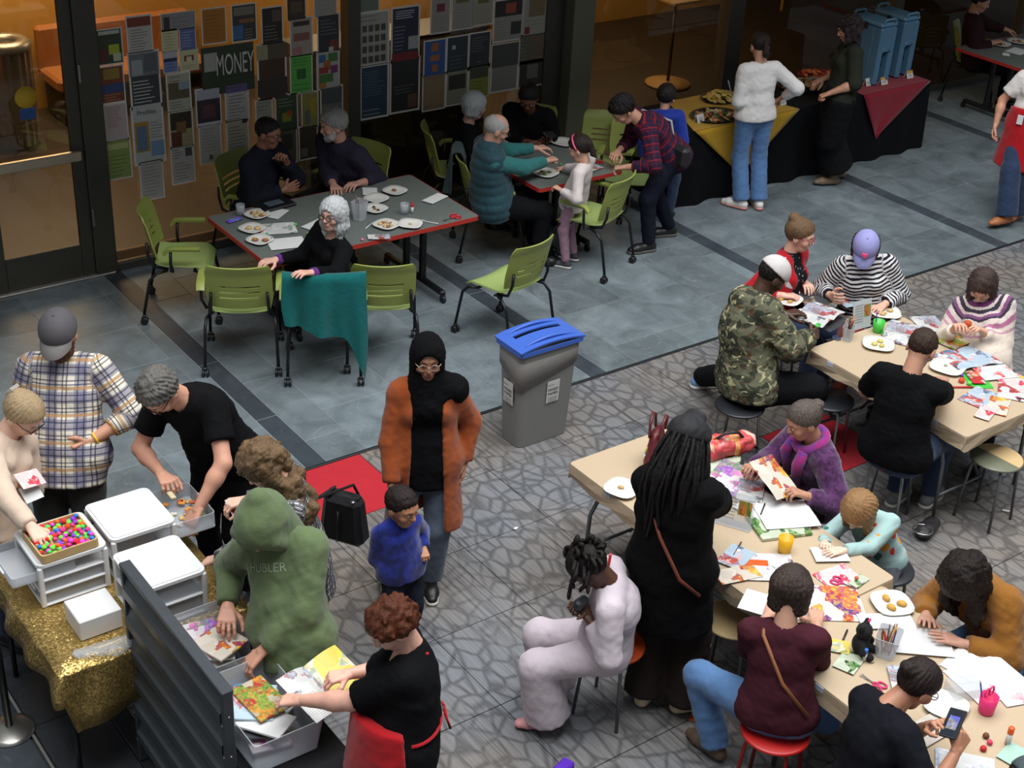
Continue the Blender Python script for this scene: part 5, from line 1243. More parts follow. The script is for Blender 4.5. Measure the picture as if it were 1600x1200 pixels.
for k in range(5):
    b = MB().lathe([(.006, 0), (.005, .003), (0, .004)], seg=8).build('rivet', CHR, pn_); b.location = (.0, -.530, .2+.22*k); b.rotation_euler = (pi/2, 0, 0)
# bins on a black cart right of the panel
ct = empty('utility_cart', (2.19, 4.62, 0), 0, 'black metal cart under the magazine bins', 'cart')
MB().box((0, 0, .70), (.46, 1.20, .03), bev=.006).build('top_shelf', BLKM, ct); MB().box((0, 0, .30), (.46, 1.20, .03), bev=.006).build('lower_shelf', BLKM, ct)
for sx in (-1, 1):
    for sy in (-1, 1): MB().box((sx*.21, sy*.58, .355), (.03, .03, .71)).build('leg', BLKM, ct)
def clear_bin(x, y, z, w_, d, h_, label, tilt=(0, 0, 0)):
    o = tray_box(MB(), w_, d, h_, .004, 1.12).build('clear_bin', MILK); o.location = (x, y, z); o.rotation_euler = tilt; return tag(o, label, 'bin')
clear_bin(2.17, 5.0, .720, .27, .40, .18, 'clear plastic bin of magazines in front of the hoodie')
clear_bin(2.16, 4.48, .724, .30, .46, .18, 'clear plastic bin of clippings beside the woman in red apron')
clear_bin(2.13, 4.22, .32, .38, .36, .16, 'low clear bin of magazines at the bottom edge')
# stanchion
st = empty('stanchion', (1.42, 5.87, 0), 0, 'chrome stanchion post with round base at bottom left', 'stanchion')
MB().lathe([(0, .0), (.125, .0), (.125, .012), (.10, .022), (.03, .045), (0, .045)], seg=32).build('base', plain('stanchion_steel', '#a8a49c', .3, .9), st); MB().tube([(0, 0, .04), (0, 0, .95)], .02, 12).build('post', plain('stanchion_post', '#33302e', .35, .6), st); MB().lathe([(.03, .93), (.034, .96), (.03, 1.0), (0, 1.01)], seg=16).build('head', MATS['stanchion_steel'], st)
# ------------------------------------------------------------------ patterned cloth
def plaid(name, bg, c1, c2, size, c3=None, lw=.10):
    t = NT(name); r = t.sep(t.attr('rest').outputs['Vector']); B = srgb(bg)
    fu = t.math('FRACT', t.math('DIVIDE', t.math('ADD', r[0], 10.0), size)); fv = t.math('FRACT', t.math('DIVIDE', t.math('ADD', r[2], 10.0), size))
    col = B
    def band(f, a, b): return t.math('MULTIPLY', t.math('GREATER_THAN', f, a), t.math('LESS_THAN', f, b))
    col = t.mix(t.math('MULTIPLY', band(fu, .0, .42), .62), col, srgb(c1)); col = t.mix(t.math('MULTIPLY', band(fv, .0, .42), .62), col, srgb(c1))
    for f in (fu, fv):
        for a in (.06, .28, .66, .80): col = t.mix(t.math('MULTIPLY', band(f, a, a+lw), .75), col, srgb(c2))
    if c3: col = t.mix(t.math('MULTIPLY', band(fv, .5, .62), .7), col, srgb(c3))
    g = t.noise(t.obj(), 200, 2); col = t.mix(.25, col, t.math('MULTIPLY', g, 1.0), 'OVERLAY'); t.bump(t.noise(t.obj(), 26, 4), .3, .006)
    return t.done(col, .9, 0, .2)
def stripes(name, a, b, size, duty=.5):
    t = NT(name); r = t.sep(t.attr('rest').outputs['Vector']); w_ = t.math('MULTIPLY', t.noise(t.obj(), 12, 2), .02)
    f = t.math('FRACT', t.math('DIVIDE', t.math('ADD', t.math('ADD', r[2], w_), 10.0), size))
    t.bump(t.noise(t.obj(), 30, 3), .3, .006)
    return t.done(t.mix(t.math('GREATER_THAN', f, duty), srgb(a), srgb(b)), .9, 0, .2)
def camo(name):
    t = NT(name); o = t.mapping(t.obj(), (1, 1, 1.6)); a = t.noise(o, 9, 3, .55, .8); b = t.noise(t.mapping(o, loc=(5, 3, 1)), 11, 3, .55, .8); c = t.noise(t.mapping(o, loc=(1, 9, 4)), 12, 3, .5, 1.0)
    col = t.mix(t.math('GREATER_THAN', a, .52), srgb('#5d5c48'), srgb('#33352a')); col = t.mix(t.math('GREATER_THAN', b, .60), col, srgb('#4f3d2c')); col = t.mix(t.math('GREATER_THAN', c, .60), col, srgb('#a39c78'))
    t.bump(t.noise(t.obj(), 22, 4), .4, .008); return t.done(col, .85, 0, .2)
def spots(name, bg, cols, scale, r=.33):
    t = NT(name); v = t.n('ShaderNodeTexVoronoi'); v.inputs['Scale'].default_value = scale; t.link(v.inputs['Vector'], t.obj())
    c = t.ramp(t.sep(v.outputs['Color'])[0], [(i/len(cols), srgb(x)) for i, x in enumerate(cols)], 'CONSTANT')
    m = t.math('LESS_THAN', v.outputs['Distance'], t.math('MULTIPLY', t.sep(v.outputs['Color'])[1], r*1.6))
    t.bump(t.noise(t.obj(), 26, 3), .3, .006); return t.done(t.mix(m, srgb(bg), c), .9, 0, .2)
def fleece(name, a, b, sc=10):
    t = NT(name); n = t.noise(t.obj(), sc, 3, .6, .6); t.bump(t.noise(t.obj(), 120, 3), .6, .006)
    return t.done(t.mix(t.ramp(n, [(.40, (0, 0, 0)), (.62, (1, 1, 1))]), srgb(a), srgb(b)), .95, 0, .1, Sheen_Weight=.3)
def yoke(name, base, centre, bands):
    """rings of colour round the neck, by distance from its base"""
    t = NT(name); d = t.n('ShaderNodeVectorMath', operation='DISTANCE'); t.link(d.inputs[0], t.obj()); d.inputs[1].default_value = tuple(centre)
    zig = t.math('MULTIPLY', t.noise(t.obj(), 90, 1), .012); f = t.math('MULTIPLY', t.math('ADD', d.outputs['Value'], zig), 2.0)
    t.bump(t.noise(t.obj(), 140, 2), .5, .006)
    return t.done(t.ramp(f, [(p*2, srgb(c)) for p, c in bands], 'CONSTANT'), .95, 0, .1, Sheen_Weight=.2)
JEAN = cloth('denim_blue', '#51719a', .25, 300, .85); JEAND = cloth('denim_dark', '#2a3850', .25, 300, .85)
BLACK = cloth('black_cotton', '#0b0b0d', .25); BLACKP = cloth('black_twill', '#101012', .25); CHAR = cloth('charcoal_wool', '#14141a', .25)
SHB = plain('shoe_black', '#161412', .45); SHW = plain('shoe_white', '#d2cec8', .5); SHT = plain('shoe_tan', '#b08a5c', .6); SOLEW = plain('sole_white', '#cfc9c0', .6); SHBR = plain('shoe_brown', '#5c4a38', .6)
G_BLACK = plain('glasses_black', '#141416', .3); G_CLEAR = plain('glasses_pale', '#b9a79a', .2)
PE = {}
def apron(F, m, lo=.45, bib=False, p=.050):
    s, f, up, PV = F['s'], F['pf'], UP, F['PV']
    q = F['torso'](p)[:5]+[cone(PV+up*.1*s, PV-up*lo*s, (.150*F['g']+p)*s, (.205*F['g']+p)*s, (f, .88), cap=2)]
    cuts = [half(PV+f*.015, -f, .004), half(PV+F['up']*((.42 if bib else .16))*s, F['up'], .006)]
    o = blob('apron', q+cuts, .012, .03, m, F['root'], F['org'], [(.003, .09)], smooth=1)
    mb = MB(); pts = []
    for i in range(21):
        a = pi*i/20; pts.append(PV+F['up']*.13*s+(F['plat']*cos(a)*(.140*F['g']+p)-f*sin(a)*(.103*F['g']+p*.8))*s-F['org'])
    mb.tube(pts, .008, 6); 
    for sg in (-1, 1):
        b = PV+F['up']*.13*s-f*(.112*F['g']+p)*s-F['org']; mb.tube([b, b+F['plat']*sg*.05-UP*.02, b+F['plat']*sg*.045-UP*.09-f*.02, b+F['plat']*sg*.01-UP*.03], .006, 6)
    mb.build('apron_ties', m, F['root']); return o
def strap(F, pts, r, m, name='strap'):
    mb = MB(); mb.tube([np.asarray(p)-F['org'] for p in pts], r, 6); return mb.build(name, m, F['root'])
# ---------------- around the craft supply table
F = person('bearded man in plaid flannel shirt and dark baseball cap standing behind white drawers', 1.80, (92, 524, 1.64), 272, hip=(104, 706, .985), hpit=24, skin='#c28d72', girth=1.12,
       rh=dict(p=(48, 735, .95), curl='relax', palm='in'), lh=dict(p=(120, 702, 1.07), curl='grip', palm='in', pole=(-.2, 1, -.4)),
       top=[dict(m=plaid('plaid_flannel', '#d6cdbb', '#5b5a7a', '#2a2742', .145, '#a8783c', .05), p=.022, sl=1.5, hem=.16, collar=.03)],
       bottom=dict(m=cloth('trousers_charcoal', '#3a3938', .2), p=.018), shoes=dict(m=SHBR), hair=dict(s='short', m=hairmat('#33241a')), beard=hairmat('#4a3020'),
       cap=dict(m=plain('cap_charcoal', '#4a4648', .8, bump=.3), bm=plain('cap_brim_grey', '#6e6866', .8)))
j = F['J'][-1]
mb = MB(); u = nrm(j['W']-j['E']); a = nrm(np.cross(u, UP)); b = np.cross(u, a); c0 = j['W']-u*.03-F['org']
mb.tube([c0+(a*cos(t)+b*sin(t))*.034 for t in np.linspace(0, 2*pi, 17)], .006, 6, cap=False); mb.build('wristband', plain('yellow_rubber', '#e8b820', .4), F['root'])
for sd in (1, -1):
    j = F['J'][sd]; e = j['E']+(j['W']-j['E'])*.52; u = nrm(j['W']-j['E'])
    blob('rolled_cuff', [cone(e-u*.09, e, .056, .054, cap=3)], .010, .01, cloth('cuff_ochre', '#a8783c'), F['root'], F['org'], [(.003, .05)])
F = person('blonde woman in beige sweater with clipped hair leaning over white drawers at left edge', 1.66, (36, 648, 1.40), 335, hip=(-14, 800, .92), hpit=42, hyaw=340, skin='#e0b49c', fem=True,
       rh=dict(p=(62, 838, 1.06), curl='relax', pole=(-.2, .6, -.8)), lh=dict(p=(44, 744, 1.10), curl='pinch'), rf=(12, 985), lf=(18, 950),
       top=dict(m=cloth('sweater_beige', '#cdb5a0', .12), p=.022, sl=1.95, hem=.14), bottom=dict(m=JEAND, p=.012), shoes=dict(m=SHB, hi=.09, sole=plain('sole_black', '#0e0d0c', .7)),
       hair=dict(s='bun', m=hairmat('#8a7152', '#c2a984'), t=.016, bun=(0, -.10, .06), br=.038), glasses=dict(m=G_BLACK))
mb = MB(); c = F['L'](0, -.125, .075)-F['org']
for i in range(5): mb.box(c+F['hr']*(.012*(i-2)), (.006, .02, .045), np.array([F['hr'], F['hf'], F['hu']]).T, bev=.002)
mb.build('hair_clip', plain('clip_tortoise', '#c9c2b8', .25), F['root'])
F = person('grey-haired man in black T-shirt bending over an open plastic drawer', 1.80, (250, 612, 1.50), 246, hip=(352, 705, .97), hpit=55, hyaw=240, skin='#c9937a', bend=.05, girth=1.08,
       rh=dict(p=(262, 752, 1.02), curl='pinch', pole=(-.2, .7, -.3)), lh=dict(p=(298, 815, .90), curl='relax', pole=(-.3, .7, -.2)),
       top=dict(m=BLACK, p=.020, sl=.62, hem=.14, cuff=1.4, name='t_shirt'), bottom=dict(m=BLACKP, p=.016), shoes=dict(m=SHB), hair=dict(s='mess', m=hairmat('#3a3632', '#8a857f'), t=.020), glasses=dict(m=G_BLACK))
PE['tee'] = F
F = person('woman with long wavy brown hair in black and white plaid shirt carrying a black handbag', 1.66, (412, 728, 1.50), 195, hip=(472, 872, .90), hpit=45, skin='#d8aa92', fem=True,
       rh=dict(p=(362, 786, 1.12), curl='pinch'), lh=dict(p=(322, 878, .92), curl='relax'),
       top=dict(m=plaid('plaid_black_white', '#b9b4b4', '#2a2930', '#15141a', .045, None, .12), p=.024, sl=1.95, hem=.22), bottom=dict(m=BLACKP, p=.016), shoes=dict(m=SHB),
       hair=dict(s='curly', m=hairmat('#33241a', '#927452'), len=.34, t=.02, n=180, cs=.75, dens=440, back=.16, fo=.75))
PE['curly'] = F
F = person('person in olive green hoodie with hood up reaching into clear bin', 1.76, (408, 822, 1.47), 248, hip=(456, 985, .95), hpit=58, hyaw=252, skin='#c9937a', girth=1.02, eyes=False, bend=.03,
       rh=dict(p=(354, 968, .95), curl='relax', pole=(-.4, .7, -.4)), lh=dict(p=(392, 1034, .90), curl='relax', pole=(-.3, .9, -.3)),
       top=dict(m=cloth('hoodie_olive', '#5c6a48', .15, bump=.35), p=.034, sl=1.95, hem=.16, disp=1.3, cuff=.7, name='hoodie'), bottom=dict(m=BLACKP, p=.02), shoes=dict(m=SHB))
A = np.array([F['hr'], F['hf'], F['hu']]); L = F['L']
blob('hood', [ell(L(0, -.02, .02), A, np.array([.115, .145, .135])), cone(L(0, -.12, .10), L(0, -.04, .02), .05, .11), cone(L(0, -.06, -.02), F['N']-F['f']*.04-F['up']*.03, .105, .115), cone(L(-.09, .05, .02), L(-.09, .06, -.09), .035, .035), cone(L(.09, .05, .02), L(.09, .06, -.09), .035, .035), ell(L(0, .175, -.03), A, np.array([.085, .10, .13]), op='s', k=.015), ell(L(0, .02, -.01), A, np.array([.088, .115, .118]), op='s', k=.01)], .010, .03, MATS['hoodie_olive'], F['root'], F['org'], [(.004, .09), (.002, .04)], smooth=2)
PE['hoodie'] = F
F = person('auburn-haired woman in black T-shirt and red apron sorting a bin of magazines', 1.63, (612, 978, 1.47), 196, hip=(622, 1150, .90), hpit=40, hyaw=204, skin='#d9a48e', fem=True, girth=1.28,
       lh=dict(p=(446, 1094, 1.0), curl='relax', pole=(-.5, .5, -.6)), rh=dict(p=(520, 1058, 1.02), curl='pinch', pole=(-.6, .4, -.6)),
       top=dict(m=BLACK, p=.022, sl=.85, hem=.16, cuff=1.5, name='t_shirt', vneck=.11), bottom=dict(m=BLACKP, p=.02), shoes=dict(m=SHB), hair=dict(s='curly', m=hairmat('#2c120a', '#6f3a20'), len=.05, t=.014, n=240, cs=.5))
apron(F, cloth('apron_red', '#a3151c', .1), .45)
s = F['s']; strap(F, [F['N']+F['lat']*.06*s-F['f']*.06, F['N']+F['lat']*.075*s+F['f']*.03, F['N']+F['lat']*.05+F['f']*.125-F['up']*.09, F['mid']+F['f']*.165+F['up']*.05], .007, plain('lanyard_red', '#b8202a', .6), 'lanyard')
strap(F, [F['N']-F['lat']*.06*s-F['f']*.06, F['N']-F['lat']*.075*s+F['f']*.03, F['N']-F['lat']*.03+F['f']*.125-F['up']*.09, F['mid']+F['f']*.165+F['up']*.05], .007, MATS['lanyard_red'], 'lanyard')
# ---------------- walking through
F = person('woman in black hijab and long rust-orange cardigan walking across the carpet', 1.66, (668, 560, 1.545), 279, hpit=6, shw=.90, skin='#9a6a52', fem=True,
       lh=dict(p=(722, 742, .80), curl='relax', palm='in'), rh=dict(p=(612, 778, .78), curl='relax', palm='in'), lf=(672, 898), rf=(606, 900),
       top=[dict(m=BLACK, p=.012, sl=1.0, hem=.14, name='blouse', collar=.03), dict(m=cloth('cardigan_rust', '#8f4520', .15, bump=.4), p=.036, armp=.026, sl=1.96, hem=.42, hemr=.035, open=.098, disp=1.1, name='cardigan')],
       bottom=dict(m=cloth('denim_grey', '#5a6472', .2), p=.02, flare=.02), shoes=dict(m=SHB, sole=SOLEW), glasses=dict(m=G_CLEAR, w=.6))
A = np.array([F['hr'], F['hf'], F['hu']]); L = F['L']; k = F['hk']
blob('hijab', [ell(L(0, -.012, .025), A, k*np.array([.098, .122, .118])), cone(L(0, -.02, -.04), F['N']+F['f']*.01, .092*k, .105), cone(F['N']+F['f']*.05-F['up']*.02, F['mid']+F['f']*.10+F['up']*.12, .10, .085, (F['f'], .7)), cone(F['N']-F['lat']*.02-F['up']*.03, F['N']-F['lat']*.15-F['up']*.05, .10, .088), cone(F['N']+F['lat']*.02-F['up']*.03, F['N']+F['lat']*.12-F['up']*.06, .085, .055),
      ell(L(0, .115, -.012), A, k*np.array([.064, .080, .090]), op='s', k=.012)], .009, .03, cloth('hijab_black', '#08080a', .3, bump=.4), F['root'], F['org'], [(.005, .09), (.004, .04)], smooth=2)
F = person('small boy in blue fleece pullover standing in front of hijab woman', 1.06, (628, 792, .945), 308, hpit=14, hyaw=322, skin='#b07c5c', hk=.93, girth=1.12,
       rh=dict(p=(647, 868, .64), curl='grip', pole=(-.5, .6, -.7)), lh=dict(p=(664, 868, .64), curl='grip', pole=(-.5, .6, -.7)),
       top=dict(m=fleece('fleece_blue', '#232f86', '#151a4c', 9), p=.030, sl=1.9, hem=.13, collar=.035, name='fleece'), bottom=dict(m=cloth('trousers_navy', '#22252f', .2), p=.022), shoes=dict(m=SHB), hair=dict(s='short', m=hairmat('#1d1512'), t=.010))
# ---------------- at the long craft table
F = person('girl in lavender sweatsuit sitting on orange stool looking down', 1.47, (922, 886, 1.05), 178, hip=(948, 1004, .53), hpit=58, seat=True, skin='#5a3a2c', fem=False, bend=.05, hk=.98,
       rh=dict(p=(900, 946, .84), curl='grip', pole=(-.3, .5, -.8)), lh=dict(p=(912, 950, .82), curl='grip', pole=(-.3, .5, -.8)), lf=dict(p=(856, 1118, .08), yaw=188), rf=dict(p=(868, 1068, .08), yaw=178),
       top=dict(m=cloth('sweat_lavender', '#c2b4ba', .1), p=.030, sl=1.9, hem=.08, cuff=.8, disp=.9, name='sweatshirt'), bottom=dict(m=MATS['sweat_lavender'], p=.034, flare=.070, ln=.98), shoes=dict(m=plain('clog_pink', '#c98a8c', .5)),
       hair=dict(s='dread', m=hairmat('#120e0e', '#2a2220'), len=.10, n=40, t=.016))
strap(F, [F['L'](.06, -.09, -.06), F['N']+F['lat']*.08+F['f']*.02, F['N']+F['f']*.12-F['up']*.06], .008, plain('lanyard_bright', '#c02c30', .5), 'lanyard')
F = person('woman with long black dreadlocks in black coat standing with her back turned at the table', 1.73, (1072, 696, 1.59), 62, hip=(1050, 880, .94), hpit=38, skin='#5a3c2e', fem=True, girth=1.12, eyes=False,
       rh=dict(p=(1116, 762, 1.10), curl='relax', pole=(-.5, .8, -.6)), lh=dict(p=(1085, 780, .98), curl='relax', pole=(-.4, .8, -.5)), rf=dict(p=(1068, 1092), yaw=20), lf=(1008, 1078),
       top=dict(m=cloth('coat_black', '#0a090a', .3), p=.038, sl=1.95, hem=.34, hemr=.02, name='coat', disp=1.3), bottom=dict(m=cloth('trousers_umber', '#2a211f', .2), p=.025, flare=.05), shoes=dict(m=plain('shoe_cream', '#cdb998', .6)),
       hair=dict(s='dread', m=hairmat('#0b0909', '#1c1614'), len=.60, n=96, t=.022, drape=tuple(ang(242)*.13)))
A = np.array([F['hr'], F['hf'], F['hu']]); L = F['L']
blob('headwrap', [ell(L(0, -.014, .052), A, F['hk']*np.array([.107, .126, .098])), half(L(0, 0, .045), -(F['hu']-F['hf']*.15), .006), cone(L(-.02, -.02, .15), L(.04, -.04, .15), .03, .02)], .008, .02, plain('headwrap_black', '#121013', .8, bump=.4), F['root'], F['org'], [(.006, .06)])
PE['dread'] = F
strap(F, [F['N']-F['lat']*.10-F['f']*.10-F['up']*.10, F['mid']-F['f']*.165+F['lat']*.0, F['PV']+F['lat']*.12-F['f']*.185+F['up']*.06, F['PV']+F['lat']*.20-F['f']*.11-F['up']*.06], .010, plain('strap_brown', '#6a2f1c', .6))
F = person('woman with short brown hair in maroon top sitting with her back turned on red stool', 1.66, (1235, 924, 1.17), 76, hip=(1214, 1108, .56), hpit=32, seat=True, skin='#c2927a', fem=True, eyes=False,
       rh=dict(p=(1275, 958, .80), curl='relax', pole=(-.3, .2, -.9)), lh=dict(p=(1210, 945, .80), curl='relax', pole=(-.3, .2, -.9)), lf=dict(p=(1118, 1162, .09), yaw=130, pole=(.8, 1.2, .5)), rf=(1290, 1130),
       top=dict(m=cloth('top_maroon', '#431d26', .18), p=.016, sl=1.6, hem=.06), bottom=dict(m=JEAN, p=.018, flare=.02), shoes=dict(m=SHBR, hi=.06), hair=dict(s='bob', m=hairmat('#1f1511', '#54463e'), len=.13, t=.016))
s = F['s']; strap(F, [F['N']-F['lat']*.10+F['up']*.005+F['f']*.02, F['N']-F['lat']*.09-F['f']*.08-F['up']*.02, F['mid']-F['f']*.128+F['lat']*.02, F['PV']+F['lat']*.15-F['f']*.10+F['up']*.06], .010, plain('strap_tan', '#8a5432', .6))
F = person('woman with pinned-up dark hair in black shirt photographing with phone', 1.66, (1432, 1070, 1.07), 22, hip=(1358, 1236, .56), neckf=-.5, hpit=38, seat=True, skin='#b07a5e', fem=True, bend=.03, eyes=False,
       rh=dict(p=(1506, 1152, .96), curl='grip', palm='in', pole=(-.2, .6, -.8)), lh=dict(p=(1466, 1128, .98), curl='grip', palm='in', pole=(-.2, .8, -.6)),
       top=dict(m=CHAR, p=.026, sl=1.35, hem=.06, disp=1.2), bottom=dict(m=BLACKP, p=.02), shoes=dict(m=SHB), hair=dict(s='bun', m=hairmat('#15100f', '#3b2f2a'), t=.012, bun=(.0, -.115, .045), br=.042), glasses=dict(m=G_BLACK))
PE['phone'] = F
F = person('person with big dark curly hair in mustard corduroy shirt drawing at the table', 1.66, (1507, 905, 1.045), 214, hip=(1572, 1000, .55), hpit=58, hyaw=220, seat=True, skin='#c2907a', fem=True, girth=1.05,
       rh=dict(p=(1448, 968, .775), curl='flat'), lh=dict(p=(1482, 998, .775), curl='flat'),
       top=dict(m=cloth('corduroy_mustard', '#8a5a22', .2, bump=.5), p=.036, sl=1.9, hem=.08, collar=.02, disp=1.4), bottom=dict(m=JEAN, p=.02), shoes=dict(m=SHB), hair=dict(s='curly', m=hairmat('#0f0a08', '#281b14'), len=.22, t=.036, n=170, cs=1.25, dens=420, fo=.85))
F = person('girl with light brown bob in mint print sweatshirt writing at the table', 1.22, (1342, 798, .90), 236, hip=(1378, 868, .52), hpit=52, hyaw=228, seat=True, skin='#e0b8a0', fem=False, hk=.95,
       rh=dict(p=(1290, 850, .775), curl='pinch'), lh=dict(p=(1304, 862, .77), curl='flat'),
       top=dict(m=spots('mint_print', '#9db8b4', ['#c23a32', '#d8923c', '#9db8b4', '#3f6b62'], 16, .36), p=.026, sl=1.9, hem=.06), bottom=dict(m=cloth('leggings_grey', '#55565c'), p=.015), shoes=dict(m=SHW), hair=dict(s='bob', m=hairmat('#6a4a2c', '#b98f62'), len=.24, t=.02))
F = person('woman in plum cardigan and magenta scarf reading a page at the table', 1.62, (1256, 658, 1.125), 200, hip=(1280, 770, .55), hpit=26, hyaw=196, seat=True, skin='#b07f66', fem=True, girth=1.05,
       rh=dict(p=(1172, 730, .86), curl='pinch'), lh=dict(p=(1242, 768, .84), curl='pinch'),
       top=dict(m=fleece('cardigan_plum', '#3a1c3c', '#57305a', 30), p=.034, sl=1.9, hem=.08, disp=1.2, name='cardigan'), bottom=dict(m=BLACKP, p=.02), shoes=dict(m=SHB), hair=dict(s='bun', m=hairmat('#2c2420', '#7a6c64'), t=.012, bun=(0, -.105, .06), br=.04))
s = F['s']; sc = fleece('scarf_magenta', '#a02468', '#6a3a86', 14)
mb = MB(); ring = []
for i in range(17):
    a = 2*pi*i/16; ring.append(F['N']+F['lat']*cos(a)*.082+F['f']*(sin(a)*.085+.015)+F['up']*(.02-.035*max(0, sin(a)))-F['org'])
mb.tube(ring, .030, 10, cap=False)
for sd, dl in ((1, .26), (-1, .30)): mb.tube([F['N']+F['lat']*sd*.06+F['f']*.09-F['org'], F['N']+F['lat']*sd*.075+F['f']*.145-F['up']*.08-F['org'], F['mid']+F['lat']*sd*.04+F['f']*.165+F['up']*(.25-dl)-F['org']], [.032, .036, .026], 10)
mb.build('scarf', sc, F['root'])
# ---------------- at the back craft table
F = person('man with cropped hair in black T-shirt sitting with his back turned on orange stool', 1.80, (1440, 545, 1.23), 52, hip=(1398, 702, .56), hpit=34, seat=True, skin='#bd8a70', girth=1.1, eyes=False,
       rh=dict(p=(1472, 592, .80), curl='relax', pole=(-.3, 1., -.9)), lh=dict(p=(1404, 585, .80), curl='relax'), rf=dict(p=(1452, 770, .09)), lf=dict(p=(1400, 768, .09)),
       top=dict(m=BLACK, p=.022, sl=.75, hem=.07, cuff=1.4, name='t_shirt'), bottom=dict(m=JEAND, p=.018), shoes=dict(m=plain('shoe_grey', '#77787a', .6), sole=SOLEW), hair=dict(s='short', m=hairmat('#2a1e18', '#4a372c'), t=.006))
F = person('woman in cream sweater with purple patterned yoke at the far side of the table', 1.66, (1535, 446, 1.13), 246, hip=(1538, 580, .56), hpit=46, seat=True, skin='#cf9d84', fem=True,
       rh=dict(p=(1498, 508, .92), curl='pinch'), lh=dict(p=(1526, 512, .92), curl='pinch'), top=None, bottom=dict(m=BLACKP, p=.018), shoes=dict(m=SHB), hair=dict(s='long', m=hairmat('#241a17', '#5d4a42'), len=.20, t=.012, spread=.055))
ym = yoke('sweater_yoke', '#c8b6a8', F['N']-F['org'], [(0, '#d8ccc4'), (.10, '#6d3a66'), (.125, '#d0c2ba'), (.14, '#3c3440'), (.165, '#c8b6b0'), (.185, '#7a4a72'), (.205, '#3c3440'), (.22, '#d0c0b8'), (.25, '#a86a86'), (.275, '#d0c0b4'), (.30, '#b98a98'), (.315, '#d2c2b2')])
q = F['torso'](.022)
for sd in (1, -1): q += F['arm'](sd, .022, 1.9)
q += [cone(F['PV']+UP*.1, F['PV']-UP*.1, .165, .172, (F['f'], .8), cap=2), cone(F['N']-F['up']*.03, F['N']+F['up']*.03-F['f']*.01, .070, .062, cap=2)]
blob('sweater', q, .0125, .028, ym, F['root'], F['org'], [(.005, .12), (.003, .05)], smooth=2)
F = person('person in black and white striped shirt and lilac cap with pink heart', 1.66, (1352, 388, 1.17), 258, hip=(1356, 500, .56), hpit=42, seat=True, skin='#d3a088', fem=True, girth=1.25,
       rh=dict(p=(1304, 466, .80), curl='relax', palm='in'), lh=dict(p=(1372, 482, .78), curl='relax'), top=dict(m=stripes('stripe_shirt', '#c9c4c2', '#1b1b24', .028, .52), p=.028, sl=1.85, hem=.08, disp=1.3), bottom=dict(m=cloth('trousers_brick', '#7a3428'), p=.02), shoes=dict(m=SHB),
       hair=dict(s='bob', m=hairmat('#2c201a'), len=.10), cap=dict(m=plain('cap_lilac', '#8a88b8', .8, bump=.3)))
mb = MB(); hp = [(0, -.016), (.018, .004), (.019, .013), (.011, .018), (0, .010), (-.011, .018), (-.019, .013), (-.018, .004)]
c = F['L'](0, .098, .082)-F['org']; nrmv = nrm(F['hf']*.8+F['hu']*.6); hu2 = np.cross(F['hr'], nrmv)
mb.add([c+nrmv*.010+F['hr']*x*1.1+hu2*y*1.1 for x, y in hp]+[c-nrmv*.006+F['hr']*x*1.1+hu2*y*1.1 for x, y in hp], [tuple(range(8))]+[(i, (i+1) % 8, 8+(i+1) % 8, 8+i) for i in range(8)])
mb.build('heart_patch', plain('pink_felt', '#e0487a', .8), F['root'])
F = person('woman with bun and red cardigan over dotted blouse looking to the right', 1.66, (1250, 368, 1.195), 322, hip=(1212, 486, .56), hpit=14, hyaw=338, seat=True, skin='#d8a892', fem=True, girth=1.15,
       rh=dict(p=(1238, 462, .78), curl='relax'), lh=dict(p=(1262, 446, .80), curl='relax'), top=[dict(m=spots('dotted_blouse', '#17171c', ['#b9b4b0', '#17171c', '#b9b4b0'], 42, .18), p=.014, sl=0, hem=.05, collar=.03, name='blouse'), dict(m=cloth('cardigan_red', '#a8141f', .12), p=.026, sl=1.8, hem=.08, open=.075, name='cardigan')],
       bottom=dict(m=JEAND, p=.02), shoes=dict(m=SHB), hair=dict(s='bun', m=hairmat('#3f2c20', '#8a6b4c'), t=.016, bun=(0, -.085, .105), br=.044), glasses=dict(m=plain('glasses_red', '#a8283a', .3)))
F = person('man in camouflage jacket and pale cap hunched on a stool at the table', 1.80, (1206, 432, 1.25), 18, hip=(1166, 592, .57), hpit=36, seat=True, skin='#4a3024', girth=1.2, eyes=False, bend=.05,
       rh=dict(p=(1276, 520, .86), curl='grip', palm='in', pole=(-.2, .7, -.8)), lh=dict(p=(1244, 488, .83), curl='relax'), lf=dict(p=(1096, 588, .09), yaw=15, pole=(1, .2, -.2)), rf=(1258, 690),
       top=dict(m=camo('camouflage'), p=.045, sl=1.9, hem=.12, hood=True, disp=1.6, name='jacket'), bottom=dict(m=BLACKP, p=.03), shoes=dict(m=plain('shoe_sky', '#6f93bf', .5), sole=SOLEW), hair=dict(s='short', m=hairmat('#120e0c'), t=.008), cap=dict(m=plain('cap_stone', '#bdb6b2', .8, bump=.3)))
